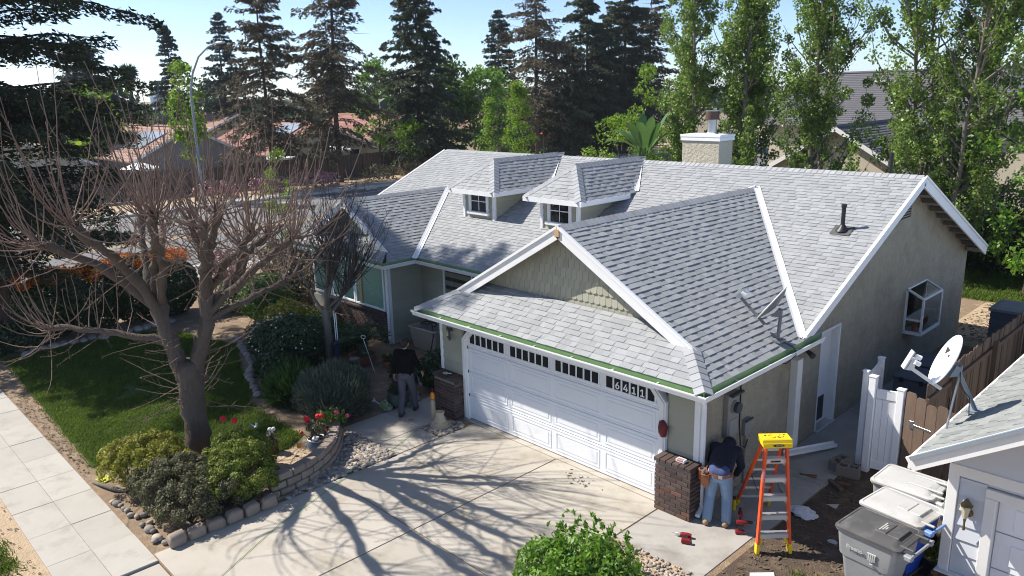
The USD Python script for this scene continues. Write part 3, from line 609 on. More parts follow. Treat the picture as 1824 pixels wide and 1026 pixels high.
# gutters
def gutter(p0, p1, out, endcap=(True, True), m0=0.0, m1=0.0):
    """lip along p0-p1; out = horizontal unit vector away from the house; m0, m1 lengthen the outside at mitred corners"""
    p0, p1, out = np.array(p0, float), np.array(p1, float), np.array(out, float)
    d = (p1 - p0) / np.linalg.norm(p1 - p0)
    prof = [(0, 0), (0.012, 0.0), (0.012, -0.02), (-0.018, -0.055), (-0.03, -0.11), (-0.115, -0.11), (-0.115, -0.10), (-0.022, -0.10), (-0.012, -0.055), (0.0, -0.02)]
    pr = np.array([out * a + np.array([0, 0, 1.0]) * b for a, b in prof]); n = len(pr)
    e0 = np.array([(d * (-a * m0)) for a, b in prof]); e1 = np.array([(d * (a * m1)) for a, b in prof])
    v = np.vstack([p0 + pr + e0, p1 + pr + e1]); f = [[i, (i + 1) % n, n + (i + 1) % n, n + i] for i in range(n)]
    f = np.array(f + [[0, 1, 2, 9], [9, 2, 3, 8], [8, 3, 4, 7], [7, 4, 5, 6], [n, n + 9, n + 2, n + 1], [n + 9, n + 8, n + 3, n + 2], [n + 8, n + 7, n + 4, n + 3], [n + 7, n + 6, n + 5, n + 4]])
    g = part(H, "gutter", (v, f), "white_metal")
    q = np.array([out * a + np.array([0, 0, 1.0]) * b for a, b in ((-0.024, -0.096), (-0.090, -0.096), (-0.094, 0.052))])
    e0 = np.array([d * (-a * m0) for a in (-0.024, -0.108, -0.112)]); e1 = np.array([d * (a * m1) for a in (-0.024, -0.090, -0.094)])
    v = np.vstack([p0 + q + e0, p1 + q + e1]); part(g.rsplit("/", 1)[0], "drip_edge", (v, np.array([[0, 1, 4, 3], [1, 2, 5, 4]])), "gutter_green")
    L = np.linalg.norm(p1 - p0); k = int(L / 0.85)
    for i in range(1, k):
        c = p0 + d * L * i / k; part(H, "gutter_bracket", beam(c - out * 0.11 + [0, 0, -0.02], c + [0, 0, -0.012], 0.022, 0.006), "white_metal")
gutter((XEL, YF, ZE), (XER, YF, ZE), (0, -1, 0), m0=1, m1=1)
gutter((XER, YF, ZE), (XER, 3.25, ZE), (1, 0, 0), m0=1)
gutter((XEL, YF, ZE), (XEL, YE, ZE), (-1, 0, 0), m0=1)
gutter((XLW, YE, ZM), (XEL, YE, ZM), (0, -1, 0), m0=-1)
gutter((XLW, YLF, ZM), (XLW, YE, ZM), (1, 0, 0), m0=1, m1=-1)
gutter((XLL, YLF, ZM), (XLW, YLF, ZM), (0, -1, 0), m1=1)
# fascia / barge boards
def board(p0, p1, w, h, m="white", name="fascia_board", up=(0, 0, 1), label=None): return part(H, name, beam(p0, p1, w, h, up), m, label=label)
def rake(p0, p1, outw, h=0.19, t=0.04, name="barge_board", m="white", trim=True):
    p0, p1, outw = np.array(p0, float), np.array(p1, float), np.array(outw, float)
    dz = np.array([0, 0, -h / 2 + 0.012]); board(p0 + dz + outw * t / 2, p1 + dz + outw * t / 2, t, h, m, name)
    if trim: board(p0 + outw * (t + 0.012) + [0, 0, 0.005], p1 + outw * (t + 0.012) + [0, 0, 0.005], 0.028, 0.045, "white_metal", "rake_trim")
g_ = (0, -1, 0)
rake((XG, YG, ZG + 0.005), (XER - DD + 0.05, YG, ZE + MS * (DD - 0.05)), g_, 0.21)
rake((XG, YG, ZG + 0.005), (XEL + DD - 0.05, YG, ZE + MS * (DD - 0.05)), g_, 0.21)
part(H, "wood_block", rbox(XG - 0.055, XG + 0.055, YG - 0.07, YG - 0.041, ZG - 0.17, ZG - 0.03, 0.004), "wood_bare", label="bare wood block at the peak of the garage gable")
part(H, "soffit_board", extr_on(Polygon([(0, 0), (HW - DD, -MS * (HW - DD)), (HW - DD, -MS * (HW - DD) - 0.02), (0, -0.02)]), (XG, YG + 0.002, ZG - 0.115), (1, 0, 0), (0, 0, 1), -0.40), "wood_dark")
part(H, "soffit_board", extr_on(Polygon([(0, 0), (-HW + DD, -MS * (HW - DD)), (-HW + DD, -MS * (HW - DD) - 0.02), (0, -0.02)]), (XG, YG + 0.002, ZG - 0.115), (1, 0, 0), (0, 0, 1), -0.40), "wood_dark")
rake((XMR, YR, ZR + 0.005), (XMR, YE + 0.19, ZM + MM * 0.19), (1, 0, 0), 0.2)
rake((XMR, YR, ZR + 0.005), (XMR, YB + 0.02, ZR - MM * (YB + 0.02 - YR)), (1, 0, 0), 0.24)
rake((XML, YR, ZR + 0.005), (XML, YE, ZM), (-1, 0, 0), 0.2)
rake((XLR, YLG, ZLR + 0.005), (XLW - 0.44, YLG, ZM + MW * 0.44), g_, 0.19)
rake((XLR, YLG, ZLR + 0.005), (XLL + 0.44, YLG, ZM + MW * 0.44), g_, 0.19)
# rafters seen under the right gable
for i in range(9):
    y = YR + 0.5 + i * 0.55; z = ZR - MM * (y - YR) - 0.16
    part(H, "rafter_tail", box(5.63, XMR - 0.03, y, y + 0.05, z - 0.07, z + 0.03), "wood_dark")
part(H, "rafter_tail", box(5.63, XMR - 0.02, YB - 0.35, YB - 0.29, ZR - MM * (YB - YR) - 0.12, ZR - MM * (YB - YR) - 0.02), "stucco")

# walls
def wall(poly, o, U, V, t, m="stucco", name="wall", parent=None): return part(parent or H, name, extr_on(poly, o, U, V, t), m)
zmain = lambda y: min(ZM + MM * (y - YE), ZR - MM * (y - YR)) - 0.12
GW = [(8.66, 1.12), (8.66, 2.08), (9.85, 2.08), (9.85, 1.12)]
DOOR = [(4.26, -0.02), (4.26, 2.06), (5.06, 2.06), (5.06, -0.02)]
wp = Polygon([(0.04, -0.15), (0.04, 2.33), (3.07, 2.36), (3.3, zmain(3.3)), (YR, zmain(YR)), (12.9, zmain(12.9)), (12.9, -0.15)])
wp = wp.difference(Polygon(GW)).difference(Polygon(DOOR))
wall(wp, (5.4, 0, 0), (0, 1, 0), (0, 0, 1), 0.2)
part(H, "wall", box(-0.85, 5.4, 0.02, 0.2, 2.15, 2.32), "stucco")
part(H, "wall", box(-0.85, -0.12, 0.02, 0.2, -0.15, 2.15), "stucco"); part(H, "wall", box(5.0, 5.4, 0.02, 0.2, -0.15, 2.15), "stucco")
part(H, "wall", box(-0.85, -0.65, 0.2, 3.0, -0.15, 2.34), "stucco")
wall(Polygon([(-HW + dw_, zw - 0.3), (HW - dw_, zw - 0.3), (HW - dw_, zw - 0.08), (0, ZG - 0.1), (-HW + dw_, zw - 0.08)]), (XG, YW + 0.2, 0), (1, 0, 0), (0, 0, 1), 0.15)
part(H, "wall", box(-5.45, -0.85, 3.0, 3.15, -0.15, 2.45), "siding"); part(H, "wall", box(-5.6, -5.45, 1.85, 3.15, -0.15, 2.45), "siding")
part(H, "wall", box(-9.5, -5.6, 1.92, 2.1, -0.15, 2.3), "siding"); part(H, "wall", box(-9.5, -9.3, 2.1, 12.9, -0.15, 2.3), "stucco"); part(H, "wall", box(-9.3, 5.4, 12.7, 12.9, -0.15, 2.3), "stucco")
wall(Polygon([(2.0, 2.0), (YR, zmain(YR)), (12.9, zmain(12.9)), (12.9, 2.0)]), (-9.5, 0, 0), (0, 1, 0), (0, 0, 1), 0.15)
hwl = (XLW - XLL) / 2
wall(Polygon([(-hwl + 0.7, ZM), (hwl - 0.7, ZM), (hwl - 0.7, ZM + MW * 0.6), (0, ZLR - 0.1), (-hwl + 0.7, ZM + MW * 0.6)]), (XLR, 2.35, 0), (1, 0, 0), (0, 0, 1), 0.12, "siding")

def siding(parent, poly, o, U, m="siding", expo=0.2, z0=0.0, t=0.024):
    """lapped boards on a vertical wall; poly in (u, z) measured from o; boards stand out along U x up"""
    U = np.array(U, float); N = np.cross(U, [0, 0, 1.0]); o = np.array(o, float)
    zmin, zmax = poly.bounds[1], poly.bounds[3]
    z = z0 + math.floor((zmin - z0) / expo) * expo
    while z < zmax:
        g = poly.intersection(sbox(-50, z + 0.002, 50, z + expo + 0.002))
        for q in getattr(g, "geoms", [g]):
            if q.geom_type != "Polygon" or q.area < 0.002: continue
            v, f = extr(q, 1.0); t_ = (v[:, 1] - z) / expo
            off = np.where(v[:, 2] > 0.5, t * (1 - t_) + 0.006, 0.0)
            part(parent, "siding_board", (o + v[:, :1] * U + np.c_[0 * z + 0 * v[:, :1], 0 * v[:, :1], v[:, 1:2]] + off[:, None] * N, f), m)
        z += expo
siding(H, sbox(0, 0.9, 0.488, 2.32), (5.04, 0.02, 0), (1, 0, 0))
siding(H, sbox(0, 0.9, 0.70, 2.32), (-0.84, 0.02, 0), (1, 0, 0))
siding(H, sbox(0, 0.0, 1.15, 2.34), (-5.45, 1.85, 0), (0, 1, 0), expo=0.24)
siding(H, sbox(0, 0.0, 4.6, 2.36), (-5.45, 3.0, 0), (1, 0, 0), expo=0.24)
# scalloped shingles on the garage gable
rg = np.random.default_rng(9)
tri = Polygon([(-HW + dw_ - 0.05, zw - 0.06), (HW - dw_ + 0.05, zw - 0.06), (0.03, ZG - 0.13), (-0.03, ZG - 0.13)])
z = zw - 0.1; row = 0
while z < ZG - 0.2:
    w = 0.135; u = -HW - (w / 2 if row % 2 else 0)
    while u < HW:
        an = np.linspace(math.pi, 2 * math.pi, 7)
        sc = Polygon([(u + w / 2 + 0.064 * math.cos(a), z + 0.03 + 0.034 * math.sin(a)) for a in an] + [(u + w - 0.0035, z + 0.21), (u + 0.0035, z + 0.21)])
        g = sc.intersection(tri)
        if g.geom_type == "Polygon" and g.area > 0.002:
            v, f = extr(g, 1.0); t_ = np.clip((v[:, 1] - z) / 0.21, 0, 1); jit = rg.uniform(0, 0.004)
            off = np.where(v[:, 2] > 0.5, 0.022 * (1 - t_) + 0.005 + jit, 0.0)
            part(H, "scallop_shingle", (np.c_[XG + v[:, 0], YW + 0.05 - off, v[:, 1]], f[:, ::-1]), "scale_paint")
        u += w
    z += 0.185; row += 1
# bricks
def bricks(parent, x0, x1, z0, z1, y, dy, rng, cap=True, side=None, L=0.2, hB=0.062, gap=0.012, mname="brick"):
    """brick face looking along -y at y, dy deep; side adds a return on the +x end"""
    z, r = z0, 0
    while z + hB < z1:
        u = x0 - (0.5 * (L + gap) if r % 2 else 0)
        while u < x1:
            a, b = max(u, x0), min(u + L, x1)
            if b - a > 0.03:
                d = rng.uniform(0, 0.006); part(parent, "brick", rbox(a, b, y - d, y + dy, z, z + hB, 0.004), "brick_red" if rng.random() < 0.13 else "brick")
            u += L + gap
        z += hB + gap; r += 1
rg = np.random.default_rng(31)
part(H, "mortar", box(5.005, 5.665, -0.286, 0.018, -0.15, 0.87), "mortar"); bricks(H, 4.995, 5.675, 0.0, 0.84, -0.295, 0.03, rg)
for i in range(12):
    z = 0.005 + i * 0.074
    if z < 0.82:
        for a, b in ((-0.28, -0.15), (-0.138, 0.0)): part(H, "brick", rbox(5.655, 5.68, a, b, z, z + 0.062, 0.004), "brick")
for i in range(6): part(H, "brick", rbox(4.985 + i * 0.1185, 4.985 + i * 0.1185 + 0.1065, -0.325, 0.0, 0.872, 0.935, 0.005), "brick")
part(H, "mortar", box(-0.80, -0.145, -0.286, 0.018, -0.15, 0.87), "mortar"); bricks(H, -0.81, -0.135, 0.0, 0.84, -0.295, 0.03, rg)
for i in range(6): part(H, "brick", rbox(-0.82 + i * 0.1185, -0.82 + i * 0.1185 + 0.1065, -0.325, 0.0, 0.872, 0.935, 0.005), "brick")
for i in range(12):
    z = 0.005 + i * 0.074
    if z < 0.82:
        for a, b in ((-0.28, -0.15), (-0.138, 0.0)): part(H, "brick", rbox(-0.155, -0.13, a, b, z, z + 0.062, 0.004), "brick")
part(H, "mortar", box(-9.5, -5.6, 1.83, 1.915, -0.15, 0.80), "mortar")
bm = MB(); z, r = 0.0, 0
while z < 0.74:
    u = -8.6 - (0.1 if r % 2 else 0)
    while u < -5.61:
        if u > -7.6 and z > 0.2: part(H, "brick", rbox(u, min(u + 0.2, -5.6), 1.815, 1.85, z, z + 0.062, 0.004), "brick")
        else: bm.add(rbox(u, min(u + 0.2, -5.6), 1.815, 1.85, z, z + 0.062, 0.004))
        u += 0.212
    z += 0.074; r += 1
part(H, "brick_courses", bm, "brick", kind="stuff")
for i in range(18): part(H, "brick", rbox(-5.60 - 0.115 * i - 0.104, -5.60 - 0.115 * i, 1.77, 1.92, 0.80, 0.86, 0.005), "brick")
# corner and opening trim
def trim(x0, x1, y0, y1, z0, z1, name="trim_board", m="white"): return part(H, name, rbox(x0, x1, y0, y1, z0, z1, 0.006), m)
trim(5.53, 5.625, -0.025, 0.02, 0.94, 2.32); trim(5.601, 5.625, 0.021, 0.09, 0.94, 2.32); trim(-0.875, -0.80, -0.025, 0.02, 0.94, 2.3); trim(-0.875, -0.851, 0.021, 0.10, 0.0, 2.3)
trim(-5.52, -5.425, 1.80, 1.849, 0.0, 2.3); trim(-5.43, -5.41, 1.85, 1.93, 0.0, 2.3)
# garage door: four sections with raised panels, lights in the top one
GD = node(H, "garage_door")
FR = Polygon([(-0.125, 0), (-0.125, 1.78), (0.235, 2.165), (4.645, 2.165), (5.005, 1.78), (5.005, 0), (4.87, 0), (4.87, 1.73), (4.60, 2.045), (0.28, 2.045), (0.01, 1.73), (0.01, 0)])
part(GD, "door_frame", extr_on(FR, (0, 0.10, 0), (1, 0, 0), (0, 0, 1), 0.145), "white")
part(GD, "frame_moulding", extr_on(FR.buffer(-0.035), (0, -0.044, 0), (1, 0, 0), (0, 0, 1), 0.022), "white")
for k in range(4):
    z0 = 0.015 + k * 0.53
    part(GD, "door_section", rbox(0.012, 4.868, 0.015, 0.055, z0, z0 + 0.523, 0.005), "door_white")
    part(GD, "section_rib", rbox(0.012, 4.868, 0.009, 0.016, z0 + 0.012, z0 + 0.032, 0.005), "door_white")
    part(GD, "section_rib", rbox(0.012, 4.868, 0.009, 0.016, z0 + 0.488, z0 + 0.512, 0.005), "door_white")
    if k < 3:
        for j in range(4):
            xa = 0.09 + j * 1.2; xb = xa + 1.08; za, zb = z0 + 0.075, z0 + 0.455
            for (a, b, c, d) in ((xa, xb, za, za + 0.03), (xa, xb, zb - 0.03, zb), (xa, xa + 0.03, za + 0.03, zb - 0.03), (xb - 0.03, xb, za + 0.03, zb - 0.03)):
                part(GD, "panel_moulding", rbox(a, b, 0.0075, 0.0165, c, d, 0.006), "door_white")
            part(GD, "raised_panel", rbox(xa + 0.065, xb - 0.065, 0.0085, 0.0162, za + 0.065, zb - 0.065, 0.011), "door_white")
pw = 1.06 / 6
for j in range(4):
    xa = 0.07 + j * 1.21; za, zb = 1.715, 1.925
    part(GD, "window_frame", rbox(xa - 0.03, xa + 1.09, -0.004, 0.014, za - 0.045, za, 0.005), "door_white"); part(GD, "window_frame", rbox(xa - 0.03, xa + 1.09, -0.004, 0.014, zb, zb + 0.04, 0.005), "door_white")
    for i in range(7):
        w_ = 0.03 if i in (0, 6) else 0.034
        part(GD, "window_bar", rbox(xa + i * pw - w_ / 2, xa + i * pw + w_ / 2, -0.004, 0.014, za, zb, 0.004), "door_white")
    for i in range(6): part(GD, "window_pane", box(xa + i * pw + 0.012, xa + (i + 1) * pw - 0.012, 0.006, 0.0135, za - 0.005, zb + 0.005), "dark")
for i, ch in enumerate("6411"):
    m = meshkit.text_mesh(ch, 0.125, 0.003, True); v = np.array(m.vertices); c = (v[:, 0].min() + v[:, 0].max()) / 2
    xc = 0.07 + 3 * 1.21 + (1.5 + i) * pw
    part(GD, "house_number", (np.c_[xc + v[:, 0] - c, 0.0025 - v[:, 2], 1.74 + v[:, 1]], np.array(m.faces)), "white_metal", label="white house number digit " + ch)
for k in (1, 2, 3): part(GD, "hinge", rbox(0.0, 0.012, -0.01, 0.0145, k * 0.53 - 0.02, k * 0.53 + 0.05, 0.002), "black")
# side door with pet flap
SD = node(H, "side_door")
part(SD, "door_leaf", rbox(5.43, 5.47, 4.27, 5.05, 0.03, 2.05, 0.006), "white"); part(SD, "door_jamb", box(5.42, 5.605, 5.02, 5.058, 0.0, 2.05), "white"); part(SD, "door_jamb", box(5.42, 5.605, 4.262, 4.30, 0.0, 2.05), "white")
part(SD, "door_casing", rbox(5.60, 5.622, 5.04, 5.10, 0.0, 2.11, 0.006), "white"); part(SD, "door_casing", rbox(5.60, 5.622, 4.24, 5.039, 2.06, 2.11, 0.006), "white")
part(SD, "pet_flap", rbox(5.465, 5.482, 4.42, 4.86, 0.10, 0.62, 0.008), "black"); part(SD, "flap_frame", extr_on(sbox(4.38, 0.06, 4.90, 0.66).difference(sbox(4.42, 0.10, 4.86, 0.62)), (5.4695, 0, 0), (0, 1, 0), (0, 0, 1), 0.016), "white")
part(SD, "threshold", rbox(5.42, 5.66, 4.22, 5.1, -0.02, 0.035, 0.006), "alu")
# tall white boxed post in front of the wall, vents, meter, conduit, flood lights
part(H, "boxed_post", rbox(5.603, 5.75, 3.02, 3.22, 0.0, 1.88, 0.006), "white_old"); part(H, "post_hinge", rbox(5.75, 5.765, 3.19, 3.23, 1.2, 1.32, 0.004), "alu")
part(H, "wall_vent", rbox(5.601, 5.622, 0.10, 0.52, 1.98, 2.2, 0.004), "wall_tan")
for i in range(6):
    for j in range(3): part(H, "vent_slot", box(5.6225, 5.624, 0.13 + j * 0.13, 0.13 + j * 0.13 + 0.10, 2.0 + i * 0.033, 2.0 + i * 0.033 + 0.014), "dark")
part(H, "gable_vent", rbox(5.601, 5.622, 7.72, 8.36, 3.80, 4.22, 0.004), "stucco")
for i in range(7): part(H, "vent_slat", rbox(5.61, 5.645, 7.74, 8.34, 3.83 + i * 0.055, 3.855 + i * 0.055, 0.004), "stucco")
for i in range(7): part(H, "vent_slot", box(5.6221, 5.6235, 7.74, 8.34, 3.856 + i * 0.055, 3.882 + i * 0.055), "dark")
EM = node(H, "electric_meter")
part(EM, "meter_box", rbox(5.601, 5.70, 0.72, 1.06, 1.10, 1.88, 0.01), "meter_grey"); part(EM, "panel_cover", rbox(5.70, 5.715, 0.75, 1.03, 1.13, 1.42, 0.006), "meter_grey")
part(EM, "meter_hood", rbox(5.70, 5.78, 0.72, 1.08, 1.85, 1.89, 0.006), "metal_dark")
part(EM, "meter_dial", cyl((5.70, 0.90, 1.63), (5.80, 0.90, 1.63), 0.095, 20), "metal_dark"); part(EM, "dial_rim", cyl((5.70, 0.90, 1.63), (5.735, 0.90, 1.63), 0.115, 20), "meter_grey")
part(EM, "lower_box", rbox(5.601, 5.67, 0.80, 1.0, 0.80, 1.09, 0.008), "meter_grey"); part(EM, "conduit", cyl((5.63, 1.05, 0.0), (5.63, 1.05, 1.1), 0.025, 8), "meter_grey")
JB = node(H, "junction_box"); part(JB, "box", rbox(5.601, 5.67, 1.36, 1.56, 0.92, 1.22, 0.008), "meter_grey"); part(JB, "box_lid", rbox(5.67, 5.70, 1.34, 1.58, 1.19, 1.23, 0.005), "metal_dark"); part(JB, "conduit", cyl((5.63, 1.46, 0.0), (5.63, 1.46, 0.93), 0.018, 8), "meter_grey")
part(H, "cable", tube([(5.615, 1.22, 2.2), (5.618, 1.24, 1.7), (5.63, 1.22, 1.2), (5.66, 1.24, 0.8), (5.68, 1.36, 0.72), (5.68, 1.44, 0.85)], 0.012, 6), "black", True)
for y, a in ((3.55, 0.3), (3.62, -0.5)):
    part(H, "flood_light", tube([(5.61, y, 2.0 - (y - 3.55) * 1.5), (5.70, y + a * 0.1, 1.98 - (y - 3.55) * 1.5), (5.79, y + a * 0.2, 1.95 - (y - 3.55) * 1.5)], [0.03, 0.045, 0.06], 14), "wall_cream" if a > 0 else "metal_dark", 40)
part(H, "security_camera", tube([(5.50, -0.05, 2.20), (5.46, -0.10, 2.19), (5.36, -0.17, 2.165)], [0.045, 0.05, 0.04], 12), "metal_dark", 40)
part(H, "security_light", rbox(5.32, 5.42, -0.24, -0.14, 2.13, 2.20, 0.02), "wall_nb")
part(H, "downspout", tube([(5.66, -0.42, 2.30), (5.66, -0.10, 2.08), (5.66, 0.03, 1.96), (5.66, 0.045, 1.85), (5.66, 0.045, 0.24), (5.68, 0.02, 0.13), (5.72, -0.13, 0.06)], 0.045, 8), "white_metal", False)
part(H, "red_ornament", tube([(4.985, -0.06, 1.20), (4.97, -0.07, 1.28), (4.975, -0.07, 1.36), (4.96, -0.065, 1.44), (4.975, -0.06, 1.48)], [0.05, 0.075, 0.085, 0.06, 0.02], 10), "red_paint", 40, label="dark red hanging ornament on the right garage trim")
part(H, "ornament_wing", rbox(4.90, 4.93, -0.08, -0.06, 1.28, 1.46, 0.008), "red_paint")
WL = node(H, "wall_lantern"); part(WL, "lantern_body", tube([(-0.50, -0.05, 1.66), (-0.50, -0.08, 1.76), (-0.50, -0.08, 1.86)], [0.02, 0.045, 0.02], 8), "metal_dark")
for s in (-1, 1): part(WL, "lantern_bow", tube([(-0.50, -0.05, 1.86), (-0.50 + s * 0.06, -0.06, 1.93), (-0.50 + s * 0.10, -0.05, 1.88)], [0.02, 0.03, 0.012], 8), "metal_dark")
part(WL, "lantern_glass", rbox(-0.525, -0.475, -0.135, -0.10, 1.77, 1.87, 0.01), "lamp_glass")
# garden window on the right wall
GWn = node(H, "garden_window")
y0, y1, z0, z1, px, zt = 8.63, 9.88, 1.10, 1.92, 6.01, 2.11
part(GWn, "window_floor", rbox(5.6, px, y0, y1, z0 - 0.06, z0, 0.006), "white"); ins = 0.04
def fr(p0, p1): part(GWn, "frame_bar", beam(p0, p1, 0.045, 0.045), "white")
A = lambda y: (px - 0.022, y, z0); B = lambda y: (px - 0.022, y, z1); C = lambda y: (5.62, y, zt); D = lambda y: (5.62, y, z0)
for y in (y0 + 0.022, y1 - 0.022): fr(A(y), B(y)); fr(B(y), C(y)); fr(D(y), C(y)); fr(A(y), D(y))
fr(A(y0 + 0.045), A(y1 - 0.045)); fr(B(y0 + 0.045), B(y1 - 0.045)); fr(C(y0 + 0.045), C(y1 - 0.045)); fr((px - 0.045, y0 + 0.022, 1.40), (5.64, y0 + 0.022, 1.40))
sheet = lambda *p: (np.array(p, float), np.array([[0, 1, 2, 3]]))
part(GWn, "pane", sheet((px - 0.022, y0 + 0.045, z0 + 0.022), (px - 0.022, y1 - 0.045, z0 + 0.022), (px - 0.022, y1 - 0.045, z1 - 0.022), (px - 0.022, y0 + 0.045, z1 - 0.022)), "glass")
part(GWn, "pane", sheet((5.64, y0 + 0.022, z0 + 0.02), (px - 0.045, y0 + 0.022, z0 + 0.02), (px - 0.045, y0 + 0.022, z1), (5.64, y0 + 0.022, zt - 0.03)), "glass")
part(GWn, "pane", sheet((5.63, y0 + 0.045, zt), (px - 0.03, y0 + 0.045, z1 + 0.005), (px - 0.03, y1 - 0.045, z1 + 0.005), (5.63, y1 - 0.045, zt)), "glass")
part(GWn, "shelf", rbox(5.63, px - 0.06, y0 + 0.05, y1 - 0.05, 1.42, 1.432, 0.003), "white_old")
for gx, gy, gr in ((5.78, 8.85, 0.07), (5.82, 9.2, 0.09), (5.76, 9.6, 0.08)): part(GWn, "sill_plant", lathe([(0, z0 + 0.001), (gr * 0.7, z0 + 0.001), (gr, z0 + 0.16), (0, z0 + 0.16)], 12) if False else tube([(gx, gy, z0 + 0.002), (gx, gy, z0 + 0.16)], [gr * 0.7, gr], 12), "terracotta", 40)
part(H, "room_lining", box(4.6, 4.64, 8.2, 11.6, 0.4, 2.2), "interior"); part(H, "room_lining", box(4.64, 5.4, 8.2, 11.6, 0.55, 0.6), "interior"); part(H, "room_lining", box(4.64, 5.4, 8.2, 11.6, 2.2, 2.24), "interior")
# front windows of the wing and the entry
def sheet(*p): return (np.array(p, float), np.array([[0, 1, 2, 3]]))
def window(x0, x1, y, z0, z1, nx=1, gm="glass_green", back="curtain"):
    w = node(H, "window"); t = 0.06
    for (a, b, c, d) in ((x0 - t, x1 + t, z0 - t, z0), (x0 - t, x1 + t, z1, z1 + t), (x0 - t, x0, z0, z1), (x1, x1 + t, z0, z1)): part(w, "frame_bar", rbox(a, b, y - 0.05, y + 0.0, c, d, 0.006), "white")
    for i in range(1, nx): c = x0 + (x1 - x0) * i / nx; part(w, "frame_bar", rbox(c - 0.025, c + 0.025, y - 0.04, y, z0, z1, 0.006), "white")
    part(w, "pane", sheet((x0, y - 0.024, z0), (x1, y - 0.024, z0), (x1, y - 0.024, z1), (x0, y - 0.024, z1)), gm); part(w, "blind", box(x0, x1, y - 0.012, y - 0.006, z0, z1), back)
window(-7.1, -5.75, 1.915, 0.95, 2.1, 1, "glass_green", "curtain"); window(-8.35, -7.25, 1.915, 0.95, 2.1, 2, "glass_green", "curtain"); window(-9.4, -8.55, 1.915, 0.95, 2.1, 1, "glass_green", "curtain")
part(H, "shutter", rbox(-6.93, -6.80, 1.85, 1.90, 0.96, 2.08, 0.006), "wood_bare", label="wooden shutter at the wing's front window")
window(-4.35, -2.1, 2.995, 0.45, 2.15, 2, "glass", "interior")
# dormers
for i, (xc, za, zr_, hw, y0, ya) in enumerate(DORMERS):
    D_ = node(H, "dormer"); yw = 4.5; hwid = 0.62; zb = ZM + MM * (yw - YE); ztp = za + 0.02
    part(D_, "dormer_wall", box(xc - hwid, xc + hwid, yw + 0.02, yw + 0.1, zb - 0.1, ztp), "siding")
    for s in (-1, 1):
        poly = Polygon([(yw + 0.02, zb - 0.05), (yw + 0.02, ztp), (ym(ztp), ztp)])
        part(D_, "dormer_wall", extr_on(poly, (xc + s * hwid - (0.04 if s > 0 else 0), 0, 0), (0, 1, 0), (0, 0, 1), 0.04), "siding")
    side = Polygon([(0.03, 0.0), (0.03, ztp - 0.02), (ym(ztp) - yw - 0.1, ztp - 0.02), (0.03, zb + 0.01)])
    siding(D_, Polygon([(0.06, zb + 0.02), (0.06, ztp - 0.02), (ym(ztp) - yw - 0.05, ztp - 0.02)]), (xc + hwid + 0.001, yw, 0), (0, 1, 0), expo=0.2)
    siding(D_, sbox(-hwid + 0.05, zb, hwid - 0.05, ztp - 0.02).difference(sbox(-0.40, zb + 0.17, 0.40, ztp)), (xc, yw + 0.02, 0), (1, 0, 0), expo=0.2)
    for s in (-1, 1): part(D_, "corner_board", rbox(xc + s * hwid - 0.045, xc + s * hwid + 0.045, yw - 0.03, yw + 0.06, zb - 0.01, ztp - 0.02, 0.006), "white")
    e = 0.12
    part(D_, "dormer_fascia", beam((xc - hw, y0 - 0.012, za - 0.06), (xc + hw, y0 - 0.012, za - 0.06), 0.024, 0.13), "white"); part(D_, "dormer_fascia", beam((xc + hw + 0.012, y0 - 0.024, za - 0.06), (xc + hw + 0.012, ym(za - 0.12), za - 0.06), 0.024, 0.13), "white"); part(D_, "dormer_fascia", beam((xc - hw - 0.012, y0 - 0.024, za - 0.06), (xc - hw - 0.012, ym(za - 0.12), za - 0.06), 0.024, 0.13), "white")
    part(D_, "dormer_soffit", box(xc - hw + 0.003, xc + hw - 0.003, y0 + 0.003, yw + 0.02, za - 0.125, za - 0.112), "white")
    for s in (-1, 1): part(D_, "dormer_soffit", box(min(xc + s * hw, xc + s * hwid) + 0.003, max(xc + s * hw, xc + s * hwid) - 0.003, yw + 0.02, ym(za - 0.13), za - 0.125, za - 0.112), "white")
    wx, wz0, wz1 = 0.32, zb + 0.22, ztp - 0.10
    for (a, b, c, d) in ((-wx - 0.09, -wx, wz0 - 0.02, wz1 + 0.04), (wx, wx + 0.09, wz0 - 0.02, wz1 + 0.04), (-wx, wx, wz1, wz1 + 0.05)): part(D_, "window_trim", rbox(xc + a, xc + b, yw - 0.035, yw + 0.02, c, d, 0.006), "white")
    part(D_, "window_sill", rbox(xc - wx - 0.13, xc + wx + 0.13, yw - 0.09, yw + 0.02, wz0 - 0.11, wz0 - 0.021, 0.012), "white")
    for (a, b, c, d) in ((-wx, wx, (wz0 + wz1) / 2 - 0.012, (wz0 + wz1) / 2 + 0.012), (-0.012, 0.012, wz0, wz1)): part(D_, "muntin", rbox(xc + a, xc + b, yw - 0.012, yw + 0.0, c, d, 0.003), "white")
    part(D_, "window_pane", sheet((xc - wx, yw + 0.003, wz0 - 0.02), (xc + wx, yw + 0.003, wz0 - 0.02), (xc + wx, yw + 0.003, wz1 + 0.01), (xc - wx, yw + 0.003, wz1 + 0.01)), "glass"); part(D_, "window_back", box(xc - wx, xc + wx, yw + 0.010, yw + 0.016, wz0 - 0.02, wz1 + 0.01), "interior")
